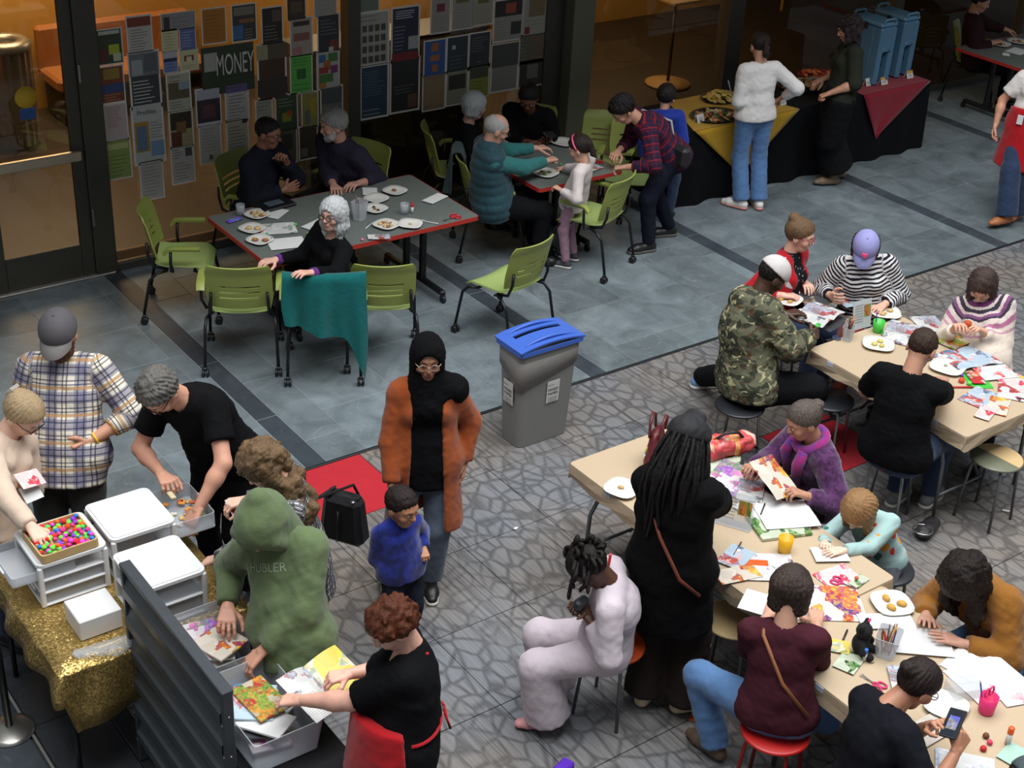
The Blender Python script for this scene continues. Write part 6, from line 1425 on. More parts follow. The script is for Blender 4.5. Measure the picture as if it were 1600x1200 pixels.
# ---------------- at the wall tables
F = person('silver-haired woman with black glasses in black top twisting round in her chair', 1.62, (520, 336, 1.15), 222, hip=(512, 440, .55), pyaw=115, hyaw=244, hpit=-2, seat=True, skin='#cf9f8c', fem=True,
       rh=dict(p=(418, 408, .79), curl='rest', pole=(-.2, .3, -.8)), lh=dict(p=(474, 426, .94), curl='rest', pole=(-.4, .8, -.5)), top=dict(m=BLACK, p=.018, sl=1.85, hem=.06), bottom=dict(m=BLACKP, p=.02), shoes=dict(m=SHB),
       hair=dict(s='long', m=hairmat('#8f8f90', '#d6d6d4'), len=.14, t=.022, spread=.062), glasses=dict(m=G_BLACK, w=1.5))
for sd in (1, -1):
    jj = F['J'][sd]; u = nrm(jj['W']-jj['E']); blob('cuff', [cone(jj['W']-u*.06, jj['W']-u*.008, .040, .037, cap=3)], .008, .01, cloth('cuff_purple', '#5c2a70'), F['root'], F['org'])
F = person('man with cropped hair in dark jacket at the far side of the grey table', 1.76, (419, 208, 1.205), 336, hip=(402, 318, .55), hyaw=345, hpit=12, seat=True, skin='#8a5f4a', girth=1.1,
       rh=dict(p=(458, 292, .76), curl='relax', palm='in'), lh=dict(p=(442, 243, 1.05), curl='grip', palm='in', pole=(.2, .5, -.9)), top=dict(m=cloth('jacket_ink', '#1b1c26', .2), p=.034, sl=1.9, hem=.08, collar=.02, name='jacket'), bottom=dict(m=BLACKP, p=.02), shoes=dict(m=SHB), hair=dict(s='short', m=hairmat('#16110f'), t=.006), glasses=dict(m=G_BLACK))
F = person('grey-bearded man in dark plum shirt seated by the poster wall', 1.80, (521, 196, 1.21), 236, hip=(546, 296, .56), hyaw=205, hpit=14, seat=True, skin='#b98a78', girth=1.18,
       rh=dict(p=(524, 294, .77), curl='relax'), lh=dict(p=(552, 288, .79), curl='relax', pole=(-.3, .25, -.9)), top=dict(m=cloth('shirt_plum', '#2b2734', .2), p=.030, sl=1.7, hem=.08, collar=.02), bottom=dict(m=BLACKP, p=.02), shoes=dict(m=SHB), hair=dict(s='mess', m=hairmat('#6a6765', '#a9a6a2'), t=.018), beard=hairmat('#8c8884', '#c4c0ba'))
F = person('woman with short silver hair in black seated against the poster wall', 1.62, (741, 166, 1.165), 12, hip=(722, 262, .55), hyaw=20, hpit=12, seat=True, skin='#b28a78', fem=True, rh=dict(p=(790, 240, .80)), lh=dict(p=(786, 222, .80)),
       top=dict(m=BLACK, p=.024, sl=1.9, hem=.06), bottom=dict(m=BLACKP, p=.02), shoes=dict(m=SHB), hair=dict(s='bob', m=hairmat('#7c7f80', '#c9cbc8'), len=.08, t=.022))
F = person('balding man in padded teal vest over teal sweater seated at the small table', 1.76, (776, 202, 1.21), 10, hip=(768, 312, .56), hyaw=15, hpit=24, seat=True, skin='#c0907c', girth=1.15, eyes=False,
       rh=dict(p=(866, 248, .90), curl='fist', pole=(-.2, .5, -.9)), lh=dict(p=(850, 230, .90), curl='relax'), top=[dict(m=cloth('sweater_teal', '#2f6a68', .15), p=.020, sl=1.9, hem=.05, name='sweater'), dict(m=cloth('vest_teal', '#28444c', .12, rough=.5), p=.044, sl=0, hem=.10, collar=.03, name='vest', quilt=True)],
       bottom=dict(m=BLACKP, p=.02), shoes=dict(m=SHB), hair=dict(s='ring', m=hairmat('#8a8684', '#bcb8b4'), t=.008), glasses=dict(m=G_BLACK))
PE['vest'] = F
F = person('man in black sweater looking down by the wall at the small table', 1.72, (826, 153, 1.15), 262, hip=(822, 236, .55), hpit=34, seat=True, skin='#6a4434', girth=1.05, rh=dict(p=(834, 222, .80), curl='relax'), lh=dict(p=(854, 216, .82), curl='grip', pole=(-.2, .2, -.9)),
       top=dict(m=BLACK, p=.026, sl=1.8, hem=.06), bottom=dict(m=BLACKP, p=.02), shoes=dict(m=SHB), hair=dict(s='short', m=hairmat('#100c0b'), t=.014))
F = person('girl in white long-sleeved top with pink headband and ponytail by the small table', 1.24, (906, 232, 1.11), 158, hip=(899, 303, .67), hpit=26, skin='#c99a82', hk=.93, eyes=False, lh=dict(p=(868, 292, .78), curl='pinch'), rh=dict(p=(874, 262, .78), curl='pinch'), lf=(884, 408), rf=dict(p=(896, 396, .07)),
       top=dict(m=cloth('top_white', '#c8bcb8', .08), p=.022, sl=1.9, hem=.16, hemr=.03, disp=.5), bottom=dict(m=cloth('leggings_mauve', '#9a7684', .12), p=.010), shoes=dict(m=plain('shoe_slate', '#3a3a40', .6), sole=SOLEW), hair=dict(s='pony', m=hairmat('#171110', '#33261f'), len=.30, t=.014))
mb = MB(); mb.tube([F['L'](.090*cos(a), -.004+.02*sin(a), .02+.108*sin(a))-F['org'] for a in np.linspace(-.1, pi+.1, 19)], .009, 6); mb.build('headband', plain('headband_pink', '#d84a78', .5), F['root'])
F = person('man in red and navy plaid shirt with shoulder strap bending over the small table', 1.74, (974, 172, 1.30), 196, hip=(1046, 236, .90), hpit=52, skin='#b98a72', bend=.04, eyes=False, rh=dict(p=(960, 242, .88), curl='pinch', pole=(-.4, .5, -.7)), lh=dict(p=(964, 262, .84), curl='pinch', pole=(-.4, .5, -.7)), lf=dict(p=(1014, 378, .09), yaw=205), rf=dict(p=(1046, 354, .09), yaw=195),
       top=dict(m=plaid('plaid_red_navy', '#5c1524', '#1d1d38', '#141428', .07, '#8a1c28', .08), p=.024, sl=1.75, hem=.14), bottom=dict(m=cloth('jeans_ink', '#191b28', .2), p=.018), shoes=dict(m=SHB, sole=plain('sole_grey', '#55504c', .7)), hair=dict(s='mess', m=hairmat('#120e0d'), t=.020))
strap(F, [F['N']+F['lat']*.10+F['f']*.03, F['N']+F['lat']*.08-F['f']*.075-F['up']*.01, F['mid']-F['f']*.150-F['lat']*.02, F['PV']-F['lat']*.155-F['f']*.06+F['up']*.08], .012, plain('strap_grey', '#8c8a86', .7))
mb = MB(); b = F['PV']-F['lat']*.19-F['f']*.05+F['up']*.02-F['org']; mb.box(b, (.10, .22, .18), bev=.03); mb.build('shoulder_bag', plain('bag_black', '#121214', .6, bump=.3), F['root'])
F = person('child with dark hair in bright blue jacket behind the man in plaid', 1.30, (1041, 152, 1.17), 70, hip=(1044, 228, .72), hpit=22, skin='#b98a72', hk=.95, eyes=False, top=dict(m=cloth('jacket_cobalt', '#1f348c', .2, rough=.6), p=.036, sl=1.9, hem=.12, hood=True, name='jacket'), bottom=dict(m=JEAND, p=.015), shoes=dict(m=SHB), hair=dict(s='short', m=hairmat('#1a1412'), t=.018))
F = person('woman in white patterned sweater and blue jeans at the buffet table with her back turned', 1.68, (1187, 72, 1.56), 108, hip=(1180, 178, .93), hpit=22, skin='#c2917a', fem=True, eyes=False, lh=dict(p=(1156, 144, 1.06), curl='pinch', pole=(-.5, .3, -.9)), rh=dict(p=(1216, 156, 1.0), curl='relax', pole=(-.4, .8, -.6)), lf=dict(p=(1158, 312, .09), yaw=150), rf=dict(p=(1186, 312, .09), yaw=100),
       top=dict(m=spots('sweater_white', '#cfcac6', ['#cfcac6', '#8f98a8', '#b99a92'], 60, .13), p=.022, sl=1.85, hem=.04), bottom=dict(m=JEAN, p=.016, flare=.025), shoes=dict(m=SHW, sole=plain('sole_coral', '#c08478', .6)), hair=dict(s='pony', m=hairmat('#17110f', '#332620'), len=.20, t=.010))
F = person('woman with dark curly hair in olive-black top and long skirt serving food', 1.70, (1326, 46, 1.58), 186, hip=(1310, 152, .93), hpit=20, skin='#b07e66', fem=True, girth=1.1, lh=dict(p=(1284, 150, 1.0), curl='grip', pole=(-.6, .5, -.7)), rh=dict(p=(1276, 128, .98), curl='relax'), lf=dict(p=(1302, 276, .09), yaw=190), rf=dict(p=(1312, 266, .09), yaw=190),
       top=dict(m=cloth('top_olive_black', '#25271f', .2), p=.024, sl=1.2, hem=.0), bottom=dict(m=cloth('skirt_black', '#111114', .2), p=.02, type='skirt', ln=.75, name='skirt'), shoes=dict(m=plain('boot_tan', '#6a5844', .6), hi=.10), hair=dict(s='curly', m=hairmat('#15100f', '#33262a'), len=.22, t=.016, n=80))
F = person('person in white T-shirt and red apron walking at the right edge', 1.68, (1632, 92, 1.56), 238, hip=(1610, 196, .93), hpit=12, skin='#c08a70', fem=True, girth=1.1, rh=dict(p=(1552, 208, .80), curl='relax', palm='in', pole=(-.3, .9, -.4)), lf=dict(p=(1590, 330, .09), yaw=225), rf=dict(p=(1572, 342, .09), yaw=205),
       top=dict(m=cloth('tee_white', '#cfc8c2', .08), p=.022, sl=.7, hem=.12, cuff=1.4, name='t_shirt'), bottom=dict(m=JEAND, p=.025, flare=.04), shoes=dict(m=plain('shoe_rust', '#a0623a', .5)), hair=dict(s='short', m=hairmat('#2a1c14')))
apron(F, MATS['apron_red'], .40)
PE['apr'] = F
F = person('man in dark maroon sweater eating at the far corner table', 1.74, (1532, 2, 1.22), 345, hip=(1522, 92, .55), hpit=20, seat=True, skin='#b08068', rh=dict(p=(1562, 64, .80), curl='pinch'), lh=dict(p=(1580, 48, .80), curl='relax'), top=dict(m=cloth('sweater_oxblood', '#2a1518', .2), p=.026, sl=1.8, hem=.06), bottom=dict(m=BLACKP, p=.02), shoes=dict(m=SHB), hair=dict(s='short', m=hairmat('#1a120f')))
F = person('person in slate cap at the bottom right corner of the long table', 1.68, (1604, 1232, 1.12), 30, hip=(1560, 1380, .55), hpit=40, seat=True, skin='#b08068', eyes=False, top=dict(m=CHAR, p=.026, sl=1.9, hem=.06), bottom=dict(m=BLACKP, p=.02), shoes=dict(m=SHB), hair=dict(s='short', m=hairmat('#1a1412')), cap=dict(m=plain('cap_slate', '#3a4446', .8, bump=.3)))
# ------------------------------------------------------------------ props
def printmat(nm, bg, cols, scale=9, cover=.55, stretch=(1, 1, 1)):
    """page layout: picture blocks over a pale ground with lines of print"""
    if nm in MATS: return MATS[nm]
    t = NT(nm); o = t.mapping(t.obj(), (*stretch[:2], 0), (0, 0, .12), (.37, .21, 0)); w_ = t.noise(o, scale*2, 3, .6)
    v = t.n('ShaderNodeTexVoronoi', distance='CHEBYCHEV'); t.link(v.inputs['Vector'], o); v.inputs['Scale'].default_value = scale*.95
    v2 = t.n('ShaderNodeTexVoronoi'); t.link(v2.inputs['Vector'], o); v2.inputs['Scale'].default_value = scale*3.4
    a = t.sep(v.outputs['Color']); b = t.sep(v2.outputs['Color'])
    r = [(i/len(cols), srgb(x)) for i, x in enumerate(cols)]
    c1 = t.ramp(a[0], r, 'CONSTANT'); c2 = t.ramp(t.math('FRACT', t.math('ADD', b[0], a[2])), r, 'CONSTANT'); pic = t.mix(t.math('MULTIPLY', w_, 1.0), c1, c2)
    oy = t.sep(t.obj()); ln = t.math('GREATER_THAN', t.math('FRACT', t.math('MULTIPLY', oy[1], 95.0)), .62); gr = t.mix(t.math('MULTIPLY', t.math('MULTIPLY', ln, t.math('GREATER_THAN', a[2], .55)), .35), srgb(bg), srgb('#55504c'))
    MATS[nm] = t.done(t.mix(t.math('LESS_THAN', a[1], cover), gr, pic), .45, 0, .4); return MATS[nm]
WHITE = plain('paper_bright', '#cdcbc8', .6, 0, .03, 8)
PR = {k: printmat('page_'+k, *v) for k, v in dict(
    pink=('#d8c0bc', ['#c23a4a', '#d87a86', '#e0d4d0', '#b02a3a'], 14, .55), floral=('#cfc4c4', ['#b85a9a', '#7a5ab0', '#d890b0', '#5a8a5a'], 16, .56), green=('#b9c0a8', ['#3a6a34', '#6a8a4a', '#2a3a2a', '#98a878'], 15, .6),
    news=('#c4c2be', ['#55585c', '#8a8c90', '#a03a34', '#aab4c0'], 18, .45), red=('#b8262a', ['#e0d8d0', '#2a2422', '#d86a3a', '#b8262a'], 17, .45), sky=('#a8b8c4', ['#5a88a8', '#c04a34', '#d0d4d4', '#38404c'], 11, .6), dark=('#3a3c40', ['#22242a', '#6a5038', '#9a8c74', '#28324a'], 12, .65), warm=('#d0c4b4', ['#c2682c', '#a83228', '#d8b048', '#6a4a7a'], 15, .52), yellow=('#d0b848', ['#c8c0a8', '#b89a28', '#4a7a5a'], 10, .5), art=('#cfcac4', ['#d8b03a', '#b03a34', '#5a3a7a', '#d8783a'], 16, .46), food=('#b0a48c', ['#4a6a2c', '#a8302a', '#c88a34', '#7a9a3c'], 22, .75)).items()}
SHN = [0]
def sheet(px, py, w_, d, rz, label, m=None, z=.7435, cat='paper', th=.0012, curl=0.0, pages=None, name='paper_sheet', xy=None):
    SHN[0] += 1; z = z+.0013*(SHN[0] % 9); p = P(px, py, z) if xy is None else np.array([*xy, z]); m = m or WHITE
    def fn(u, v): x = (u-.5)*w_; y = (v-.5)*d; return (x, y, th/2+curl*(2*u-1)**2*.5+curl*.4*sin(6*v))
    o = grid_shell(6, 6, fn, th).build(name, m)
    o.location = tuple(p); o.rotation_euler = (0, 0, radians(rz)); return tag(o, label, cat)
def magazine(px, py, w_, d, rz, label, m, z=.7435, xy=None):
    """open magazine: two bowed leaves on a spine"""
    p = P(px, py, z) if xy is None else np.array([*xy, z]); r = empty('magazine', tuple(p), radians(rz), label, 'magazine')
    for s, mm in ((-1, m), (1, m if not isinstance(m, tuple) else m)):
        def fn(u, v): return (s*(u*w_/2), (v-.5)*d*s, .004+.022*sin(min(1, u*1.15)*pi)*(1-.4*u))
        g = grid_shell(8, 3, fn, .004); g.build('leaf', mm, r)
    return r
def plate(px, py, label, food=(), z=.7435, r_=.095, rz=20, wh=None):
    p = P(px, py, z); r = empty('square_plate', tuple(p), radians(rz), label, 'plate', 'square white plates'); mb = MB()
    prof = [(.0, .003), (.62, .003), (.70, .006), (1.0, .018), (.985, .021), (.68, .010), (.60, .007), (0, .007)]; seg = 24; vs = []
    for q, z_ in prof:
        for k in range(seg):
            a = 2*pi*k/seg; e = 1/(abs(cos(a))**3.2+abs(sin(a))**3.2)**(1/3.2); vs.append((q*r_*e*cos(a), q*r_*e*sin(a), z_))
    mb.add(vs, [(i*seg+k, i*seg+(k+1) % seg, (i+1)*seg+(k+1) % seg, (i+1)*seg+k) for i in range(len(prof)-1) for k in range(seg)], 0, True); mb.build('plate', wh or plain('ceramic_white', '#cfccc4', .3, 0, .03), r)
    g = random.Random(int(px))
    for c, n, s in food:
        for i in range(n):
            b = MB().lathe([(0, 0), (s*.9, s*.1), (s, s*.4), (s*.6, s*.8), (0, s*.9)], seg=9).build('food', plain('food_'+c.strip('#'), c, .6, 0, .25, 60, .5), r); an = 2*pi*i/max(n, 1)+s*90; rd = .038 if n > 1 else .01; b.location = (rd*cos(an)+g.uniform(-.012, .012), rd*sin(an)+g.uniform(-.012, .012), .008); b.scale = (1, g.uniform(.5, 1.1), 1); b.rotation_euler = (0, 0, g.uniform(0, 6))
    return r
def scissors(px, py, rz, label, col, z=.7435, s=1.0, xyz=None, tilt=0):
    r = empty('scissors', tuple(P(px, py, z)) if xyz is None else xyz, radians(rz), label, 'scissors'); r.rotation_euler[1] = tilt
    for k in (-1, 1):
        MB().add([(0, 0, .002), (.075*s, k*.010*s, .003), (.078*s, k*.006*s, .003), (0, k*-.006*s, .002), (0, 0, .004), (.075*s, k*.010*s, .0045), (.078*s, k*.006*s, .0045), (0, k*-.006*s, .004)], [(0, 1, 2, 3), (4, 5, 6, 7), (0, 1, 5, 4), (1, 2, 6, 5), (2, 3, 7, 6), (3, 0, 4, 7)]).build('blade', CHR, r)
        c = (-.035*s, -k*.020*s, .005); h_ = MB().tube([(c[0]+.024*s*cos(a), c[1]+.016*s*sin(a), c[2]) for a in np.linspace(0, 2*pi, 15)], .0048*s, 6, cap=False); h_.tube([(-.008*s, -k*.010*s, .005), (.004*s, 0, .004)], .005*s, 6); h_.build('handle', col, r)
    return r
def cup(px, py, label, m, z=.743, r_=.036, h_=.085, name='cup', contents=None, xy=None):
    p = P(px, py, z) if xy is None else np.array([*xy, z]); r = empty(name, tuple(p), 0, label, 'cup')
    MB().lathe([(0, 0), (r_*.78, 0), (r_*.82, .004), (r_, h_), (r_*.95, h_), (r_*.76, .006), (0, .006)], seg=24).build('cup', m, r); return r
def pencil(par, base, d, col, l=.17, tip='#c9a878'):
    d = nrm(d); b = np.array(base); mb = MB(); mb.tube([b, b+d*l*.9], .0038, 6); mb.tube([b+d*l*.9, b+d*l], [.0038, .0005], 6, mi=1); return mb.build('pencil', [plain('pencil_'+col.strip('#'), col, .4), plain('pencil_tip', tip, .6)], par)
def pencil_pot(px, py, label, z=.743, n=7, w_=.10, h_=.11, cols=('#3a2420', '#c2682c', '#7a1c2c', '#20242c', '#b8862c', '#5a2a5a', '#2a3a6a'), seed=1, xy=None):
    p = P(px, py, z) if xy is None else np.array([*xy, z]); r = empty('pencil_holder', tuple(p), .5, label, 'pencil holder')
    tray_box(MB(), w_*.72, w_*.6, h_, .003, 1.35).build('holder', MILK, r); g = random.Random(seed)
    for i in range(n): pencil(r, (g.uniform(-.02, .02), g.uniform(-.02, .02), .006), (g.uniform(-.3, .3), g.uniform(-.3, .3), 1), cols[i % len(cols)], g.uniform(.15, .19))
    return r
def glue(px, py, label, col, rz=0, stand=True, z=.7435, s=1.0):
    r = empty('glue_stick', tuple(P(px, py, z)), radians(rz), label, 'glue stick')
    b = MB().lathe([(0, 0), (.012*s, 0), (.012*s, .055*s), (0, .055*s)], seg=14).build('tube', plain('glue_label', '#c8c4c0', .4), r); c = MB().lathe([(.0125*s, .055*s), (.0125*s, .082*s), (.010*s, .085*s), (0, .085*s)], seg=14).build('cap', col, r)
    if not stand: r.rotation_euler = (pi/2, 0, radians(rz)); r.location.z += .012
    return r
def bit(px, py, label, col, r_=.012, z=.7435, cat='craft piece', group=None):
    o = MB().lathe([(0, 0), (r_*.8, .001), (r_, r_*.6), (r_*.7, r_*1.3), (0, r_*1.5)], seg=10).build('craft_bit', plain('bit_'+col.strip('#'), col, .7)); o.location = tuple(P(px, py, z)); return tag(o, label, cat, group)
def tumbler(px, py, label):
    r = empty('tumbler', tuple(P(px, py, .743)), 0, label, 'glass'); MB().lathe([(0, 0), (.030, 0), (.036, .09), (.034, .09), (.028, .006), (0, .006)], seg=24).build('glass', CLEARP, r); MB().lathe([(0, .007), (.0285, .007), (.031, .05), (0, .05)], seg=20).build('water', milky('water', (.9, .94, .96, 1), .12) if 'w' not in MATS else MATS['w'], r); return r
GREENP = plain('green_plastic', '#3fae3a', .4); PINKP = plain('pink_plastic', '#d8306c', .4); YELP = plain('yellow_plastic', '#d8a014', .4); REDP = plain('red_plastic', '#b81c24', .4); ORP = plain('orange_plastic', '#d85418', .4)
BR, TA, GN = '#8a5a2c', '#c2a06a', '#5c6a2c'
# ---- big grey table
tumbler(376, 336, 'water glass at the left end of the grey table'); tumbler(632, 334, 'water glass beside the red glue stick')
plate(402, 337, 'square plate of pastries next to the water glass', [(TA, 4, .022), (BR, 2, .02)]); plate(394, 359, 'square plate with one long pastry near left table edge', [(TA, 2, .026)]); plate(406, 377, 'square plate of fruit nearest the left front corner', [('#c07a4a', 2, .026), (BR, 2, .024)])
sheet(430, 333, .20, .15, 35, 'white napkin beside the pastries'); sheet(434, 357, .28, .21, -20, 'white sheet with small drawing on left half of grey table', printmat('sketch', '#cdcbc8', ['#8a9a8a', '#cdcbc8', '#6a7a70'], 12, .36)); sheet(448, 380, .28, .20, -15, 'white sheet under the woman’s outstretched arm')
sheet(494, 352, .2, .14, 20, 'white sheet mostly hidden by silver-haired woman'); sheet(680, 310, .22, .11, 20, 'white folded note at the far right of the grey table'); sheet(592, 370, .17, .09, -25, 'small printed card near front edge of grey table', PR['news']); sheet(578, 299, .16, .12, 60, 'white napkin behind the stacked plates')
plate(588, 312, 'empty square plate at the middle of the grey table'); plate(617, 300, 'square plate with brown crumb at the back', [(BR, 1, .022)]); plate(586, 328, 'square plate with dark cake bite', [('#3a2418', 2, .014), (BR, 1, .016)]); plate(604, 353, 'square plate piled with salad and sandwich', [(TA, 4, .022), (BR, 3, .02), ('#d0c8b0', 3, .016)], r_=.10); plate(641, 352, 'nearly empty square plate nearest red table edge', [(TA, 1, .016)], rz=45)
glue(644, 333, 'red-capped glue stick standing beside the water glass', REDP); scissors(706, 341, 190, 'red-handled scissors near the right corner of grey table', REDP, s=1.25)
MB_f = MB(); MB_f.tube([(-.07, 0, .004), (.03, .004, .006), (.07, 0, .010)], [.004, .003, .007], 6); o = MB_f.build('plastic_fork', WHITE); o.location = tuple(P(656+16, 348, .7435)); o.rotation_euler = (0, 0, 2.2); tag(o, 'white plastic fork near the scissors', 'fork')
o = MB().tube([(-.07, 0, .004), (.07, 0, .004)], .004, 6).build('marker', WHITE); o.location = tuple(P(577, 353, .7435)); o.rotation_euler = (0, 0, .6); tag(o, 'white marker beside the salad plate', 'marker')
o = MB().box((0, 0, .012), (.30, .21, .024), bev=.006).build('laptop', plain('laptop_black', '#131417', .4)); o.location = tuple(P(428, 321, .743)); o.rotation_euler = (0, 0, .1); tag(o, 'closed black laptop in front of man in dark jacket', 'laptop')
o = MB().box((0, 0, .006), (.15, .08, .010), bev=.004).build('tablet', plain('screen_slate', '#4a5560', .15)); o.location = tuple(P(428, 318, .767)); o.rotation_euler = (0, 0, .1); tag(o, 'phone lying on the closed laptop', 'phone')
o = MB().box((0, 0, .008), (.13, .05, .014), bev=.005).build('phone_case', printmat('iridescent', '#5a58b0', ['#6a4ac0', '#3a8ac0', '#c05aa0'], 9, .7)); o.location = tuple(P(366, 345, .7435)); o.rotation_euler = (0, 0, .2); tag(o, 'iridescent purple case at the left table edge', 'case')
pencil_pot(562, 342, 'frosted holder on the grey table behind the silver hair', n=5, w_=.13, h_=.15, cols=('#6a2a34', '#c8b84a', '#4a6a34', '#3a2420'), seed=4)
for px, py, c, nm in ((462, 352, '#4fc050', 'green bead on the grey table'), (408, 363, '#c02028', 'red bead beside the sheet with drawing'), (417, 367, '#38b070', 'mint bead beside the red bead'), (425, 375, '#2a6ab0', 'blue clay piece near front left corner'), (566, 376, '#e06a8a', 'pink scrap at the front edge of grey table'), (482, 366, '#a8c850', 'lime scrap under the outstretched arm')): bit(px, py, nm, c, .013)
# ---- small and far tables
plate(852, 272, 'square plate with salad at front of the small table', [(GN, 3, .018), (TA, 1, .02)], r_=.11); plate(880, 224, 'empty plate at back of the small table', r_=.11)
scissors(936, 252, 60, 'scissors and scraps before the bending man', REDP); sheet(925, 262, .18, .12, 10, 'grey clipping under the bending man’s hands', PR['news']); bit(884, 264, 'orange scrap near the plate of salad', '#c2501c'); bit(876, 258, 'green scrap near the plate of salad', '#4a9a4a')
plate(1562, 70, 'plate of food on the far corner table', [(TA, 3, .022), (GN, 2, .02)], r_=.12); plate(1590, 66, 'second plate of food on the far corner table', [(BR, 3, .022), ('#b8a030', 2, .02)], r_=.12); sheet(1590, 80, .26, .2, 10, 'white napkin on the far corner table'); sheet(1572, 85, .12, .08, 40, 'folded paper on the far corner table'); bit(1530, 74, 'white crumpled tissue on the far corner table', '#c8c4c0', .025)
# ---- right craft table
plate(1229, 470, 'plate with orange rind beside camouflage jacket', [('#c8903c', 3, .022)], r_=.11); plate(1383, 490, 'plate of cake beside the green cup', [(TA, 2, .024), ('#d0b88a', 1, .02)], r_=.11, rz=50); plate(1372, 540, 'plate with banana pieces in front of black T-shirt', [('#c8b45a', 3, .022)], r_=.11, rz=40); plate(1480, 576, 'plate with a few crumbs right of the cropped-haired man', [('#8a9a6a', 1, .012)], r_=.115)
sheet(1268, 466, .22, .28, 20, 'food magazine between plate and striped shirt', PR['dark']); sheet(1330, 468, .24, .2, -10, 'magazine under the striped-shirt visitor’s hands', PR['sky']); sheet(1293, 500, .30, .24, 10, 'dark closed magazine under camouflage visitor’s hands', PR['dark'])
magazine(1412, 522, .36, .25, 30, 'open magazine left of the cropped-haired man', PR['news']); sheet(1452, 506, .20, .24, -25, 'white brochure near the yoke sweater', PR['news']); sheet(1490, 530, .27, .2, 5, 'closed cookery magazine with red and green cover', PR['food']); magazine(1512, 562, .40, .26, -12, 'open magazine with pale blue page and red lettering', PR['sky']); sheet(1555, 582, .26, .18, -20, 'white page with red drawing near right edge', printmat('redmark', '#cdcbc8', ['#c84a4a', '#cdcbc8'], 14, .36)); sheet(1524, 590, .16, .09, 60, 'red and white card on green paper', PR['red'], z=.745); sheet(1526, 594, .22, .15, 60, 'green paper under the red card', GREENP, z=.7432)
sheet(1533, 622, .26, .2, 10, 'collage page in light blue and orange', PR['sky']); sheet(1580, 612, .22, .17, 35, 'white page with scattered ink spots', printmat('spots_p', '#cdcbc8', ['#2a2a30', '#b84a4a'], 18, .34)); sheet(1560, 634, .24, .13, 30, 'bright collage page at near corner', PR['warm']); sheet(1592, 598, .2, .2, 0, 'pale pink collage page at the right frame edge', PR['pink']); sheet(1572, 583, .5, .03, -66, 'yellow ribbon strip along the far table edge', PR['yellow'])
sheet(1540, 645, .18, .1, 20, 'coral cut-out scraps at the near corner', PR['pink'])
bit(1502, 597, 'orange pompom beside red card', '#e0481c', .022); bit(1514, 601, 'green pompom beside orange pompom', '#5fd050', .018); bit(1503, 588, 'purple pompom beside orange pompom', '#7a3ab8', .012)
o = MB().tube([(-.10, 0, .006), (.10, 0, .006)], .006, 8).build('red_pencil', REDP); o.location = tuple(P(1498, 606, .7435)); o.rotation_euler = (0, 0, -.55); tag(o, 'red marker lying right of black T-shirt', 'marker')
cup(1371, 518, 'bright green plastic cup with a purple pen', GREENP, h_=.085, r_=.042); cp = [o for o in COL.objects if o.get('label', '').startswith('bright green plastic cup')][0]; pencil(cp, (-.01, .01, .01), (-.05, .1, 1), '#3a3a8a', .17)
pencil_pot(1324, 530, 'frosted pencil holder at the left edge of right craft table', n=6, h_=.10, seed=6, cols=('#8a3a2c', '#c2682c', '#20242c', '#2a2a2a', '#b8862c', '#3a2a24')); scissors(1388, 521, 20, 'green scissors by the green cup', GREENP); scissors(1302, 530, 170, 'small dark scissors at left table edge', plain('blue_grip', '#3a4a6a', .4), s=.8)
def sign_holder(px, py, label, rz, w_=.15, h_=.20, m=None, z=.743):
    r = empty('sign_holder', tuple(P(px, py, z)), radians(rz), label, 'sign holder'); R = rotx(-.18); MB().box(R@np.array([0, 0, h_/2+.004]), (w_, .004, h_), R).build('face', m or CLEARP, r); MB().box((0, .03, .002), (w_, .085, .003)).build('foot', CLEARP, r)
    pic = MB().box(R@np.array([w_*.27, -.004, h_*.62]), (w_*.34, .002, h_*.42), R).build('picture', PR['food'], r)
    mb = MB()
    for i in range(7): mb.box(R@np.array([-w_*.18, -.004, h_*(.85-.1*i)]), (w_*.45, .001, .004), R)
    mb.build('print_lines', MATS['ink_grey'], r); return r
sign_holder(1346, 512, 'pale green sign card in a stand on the right craft table', -5, .17, .20, milky('sign_green', (.9, .95, .85, 1), .75)); sign_holder(1142, 822, 'clear acrylic sign holder with small picture beside black coat', -60, .22, .20)
# ---- long table
plate(972, 766, 'square plate at the left end of the long table', [(TA, 1, .02)], r_=.10); plate(1393, 946, 'square plate with three orange-rind cookies', [('#c8963c', 3, .028)], r_=.105, rz=65)
bag = empty('tote_bag', tuple(P(1022, 722, .743)), .6, 'maroon leather bag with straps on the end of the long table', 'bag'); LEA = plain('leather_maroon', '#5c1c22', .45, 0, .2, 20, .3)
blob('body', [cone((-.05, 0, .05), (-.03, 0, .17), .085, .06, (np.array([0, 1., 0]), .6)), cone((.05, 0, .05), (.03, 0, .17), .085, .06, (np.array([0, 1., 0]), .6)), half((0, 0, .004), -UP, .004)], .010, .03, LEA, bag, (0, 0, 0), [(.006, .07)])
for sy in (-1, 1): MB().tube([(-.07, sy*.03, .20), (-.06, sy*.035, .29), (0, sy*.04, .33), (.06, sy*.035, .29), (.07, sy*.03, .20)], .009, 8).build('strap', LEA, bag)
pp_ = cup(1013, 728, 'white cup of yellow-handled scissors before the maroon bag', WHITE, r_=.036, h_=.09, name='craft_cup')
for dx in (-.012, .014): MB().tube([(dx+.018*cos(a), .0, .115+.022*sin(a)) for a in np.linspace(0, 2*pi, 13)], .005, 6, cap=False).build('scissor_handle', plain('yellow_grip', '#c8a83c', .4), pp_)
pencil(pp_, (.01, .01, .01), (.35, .1, 1), '#d86a1c', .17)
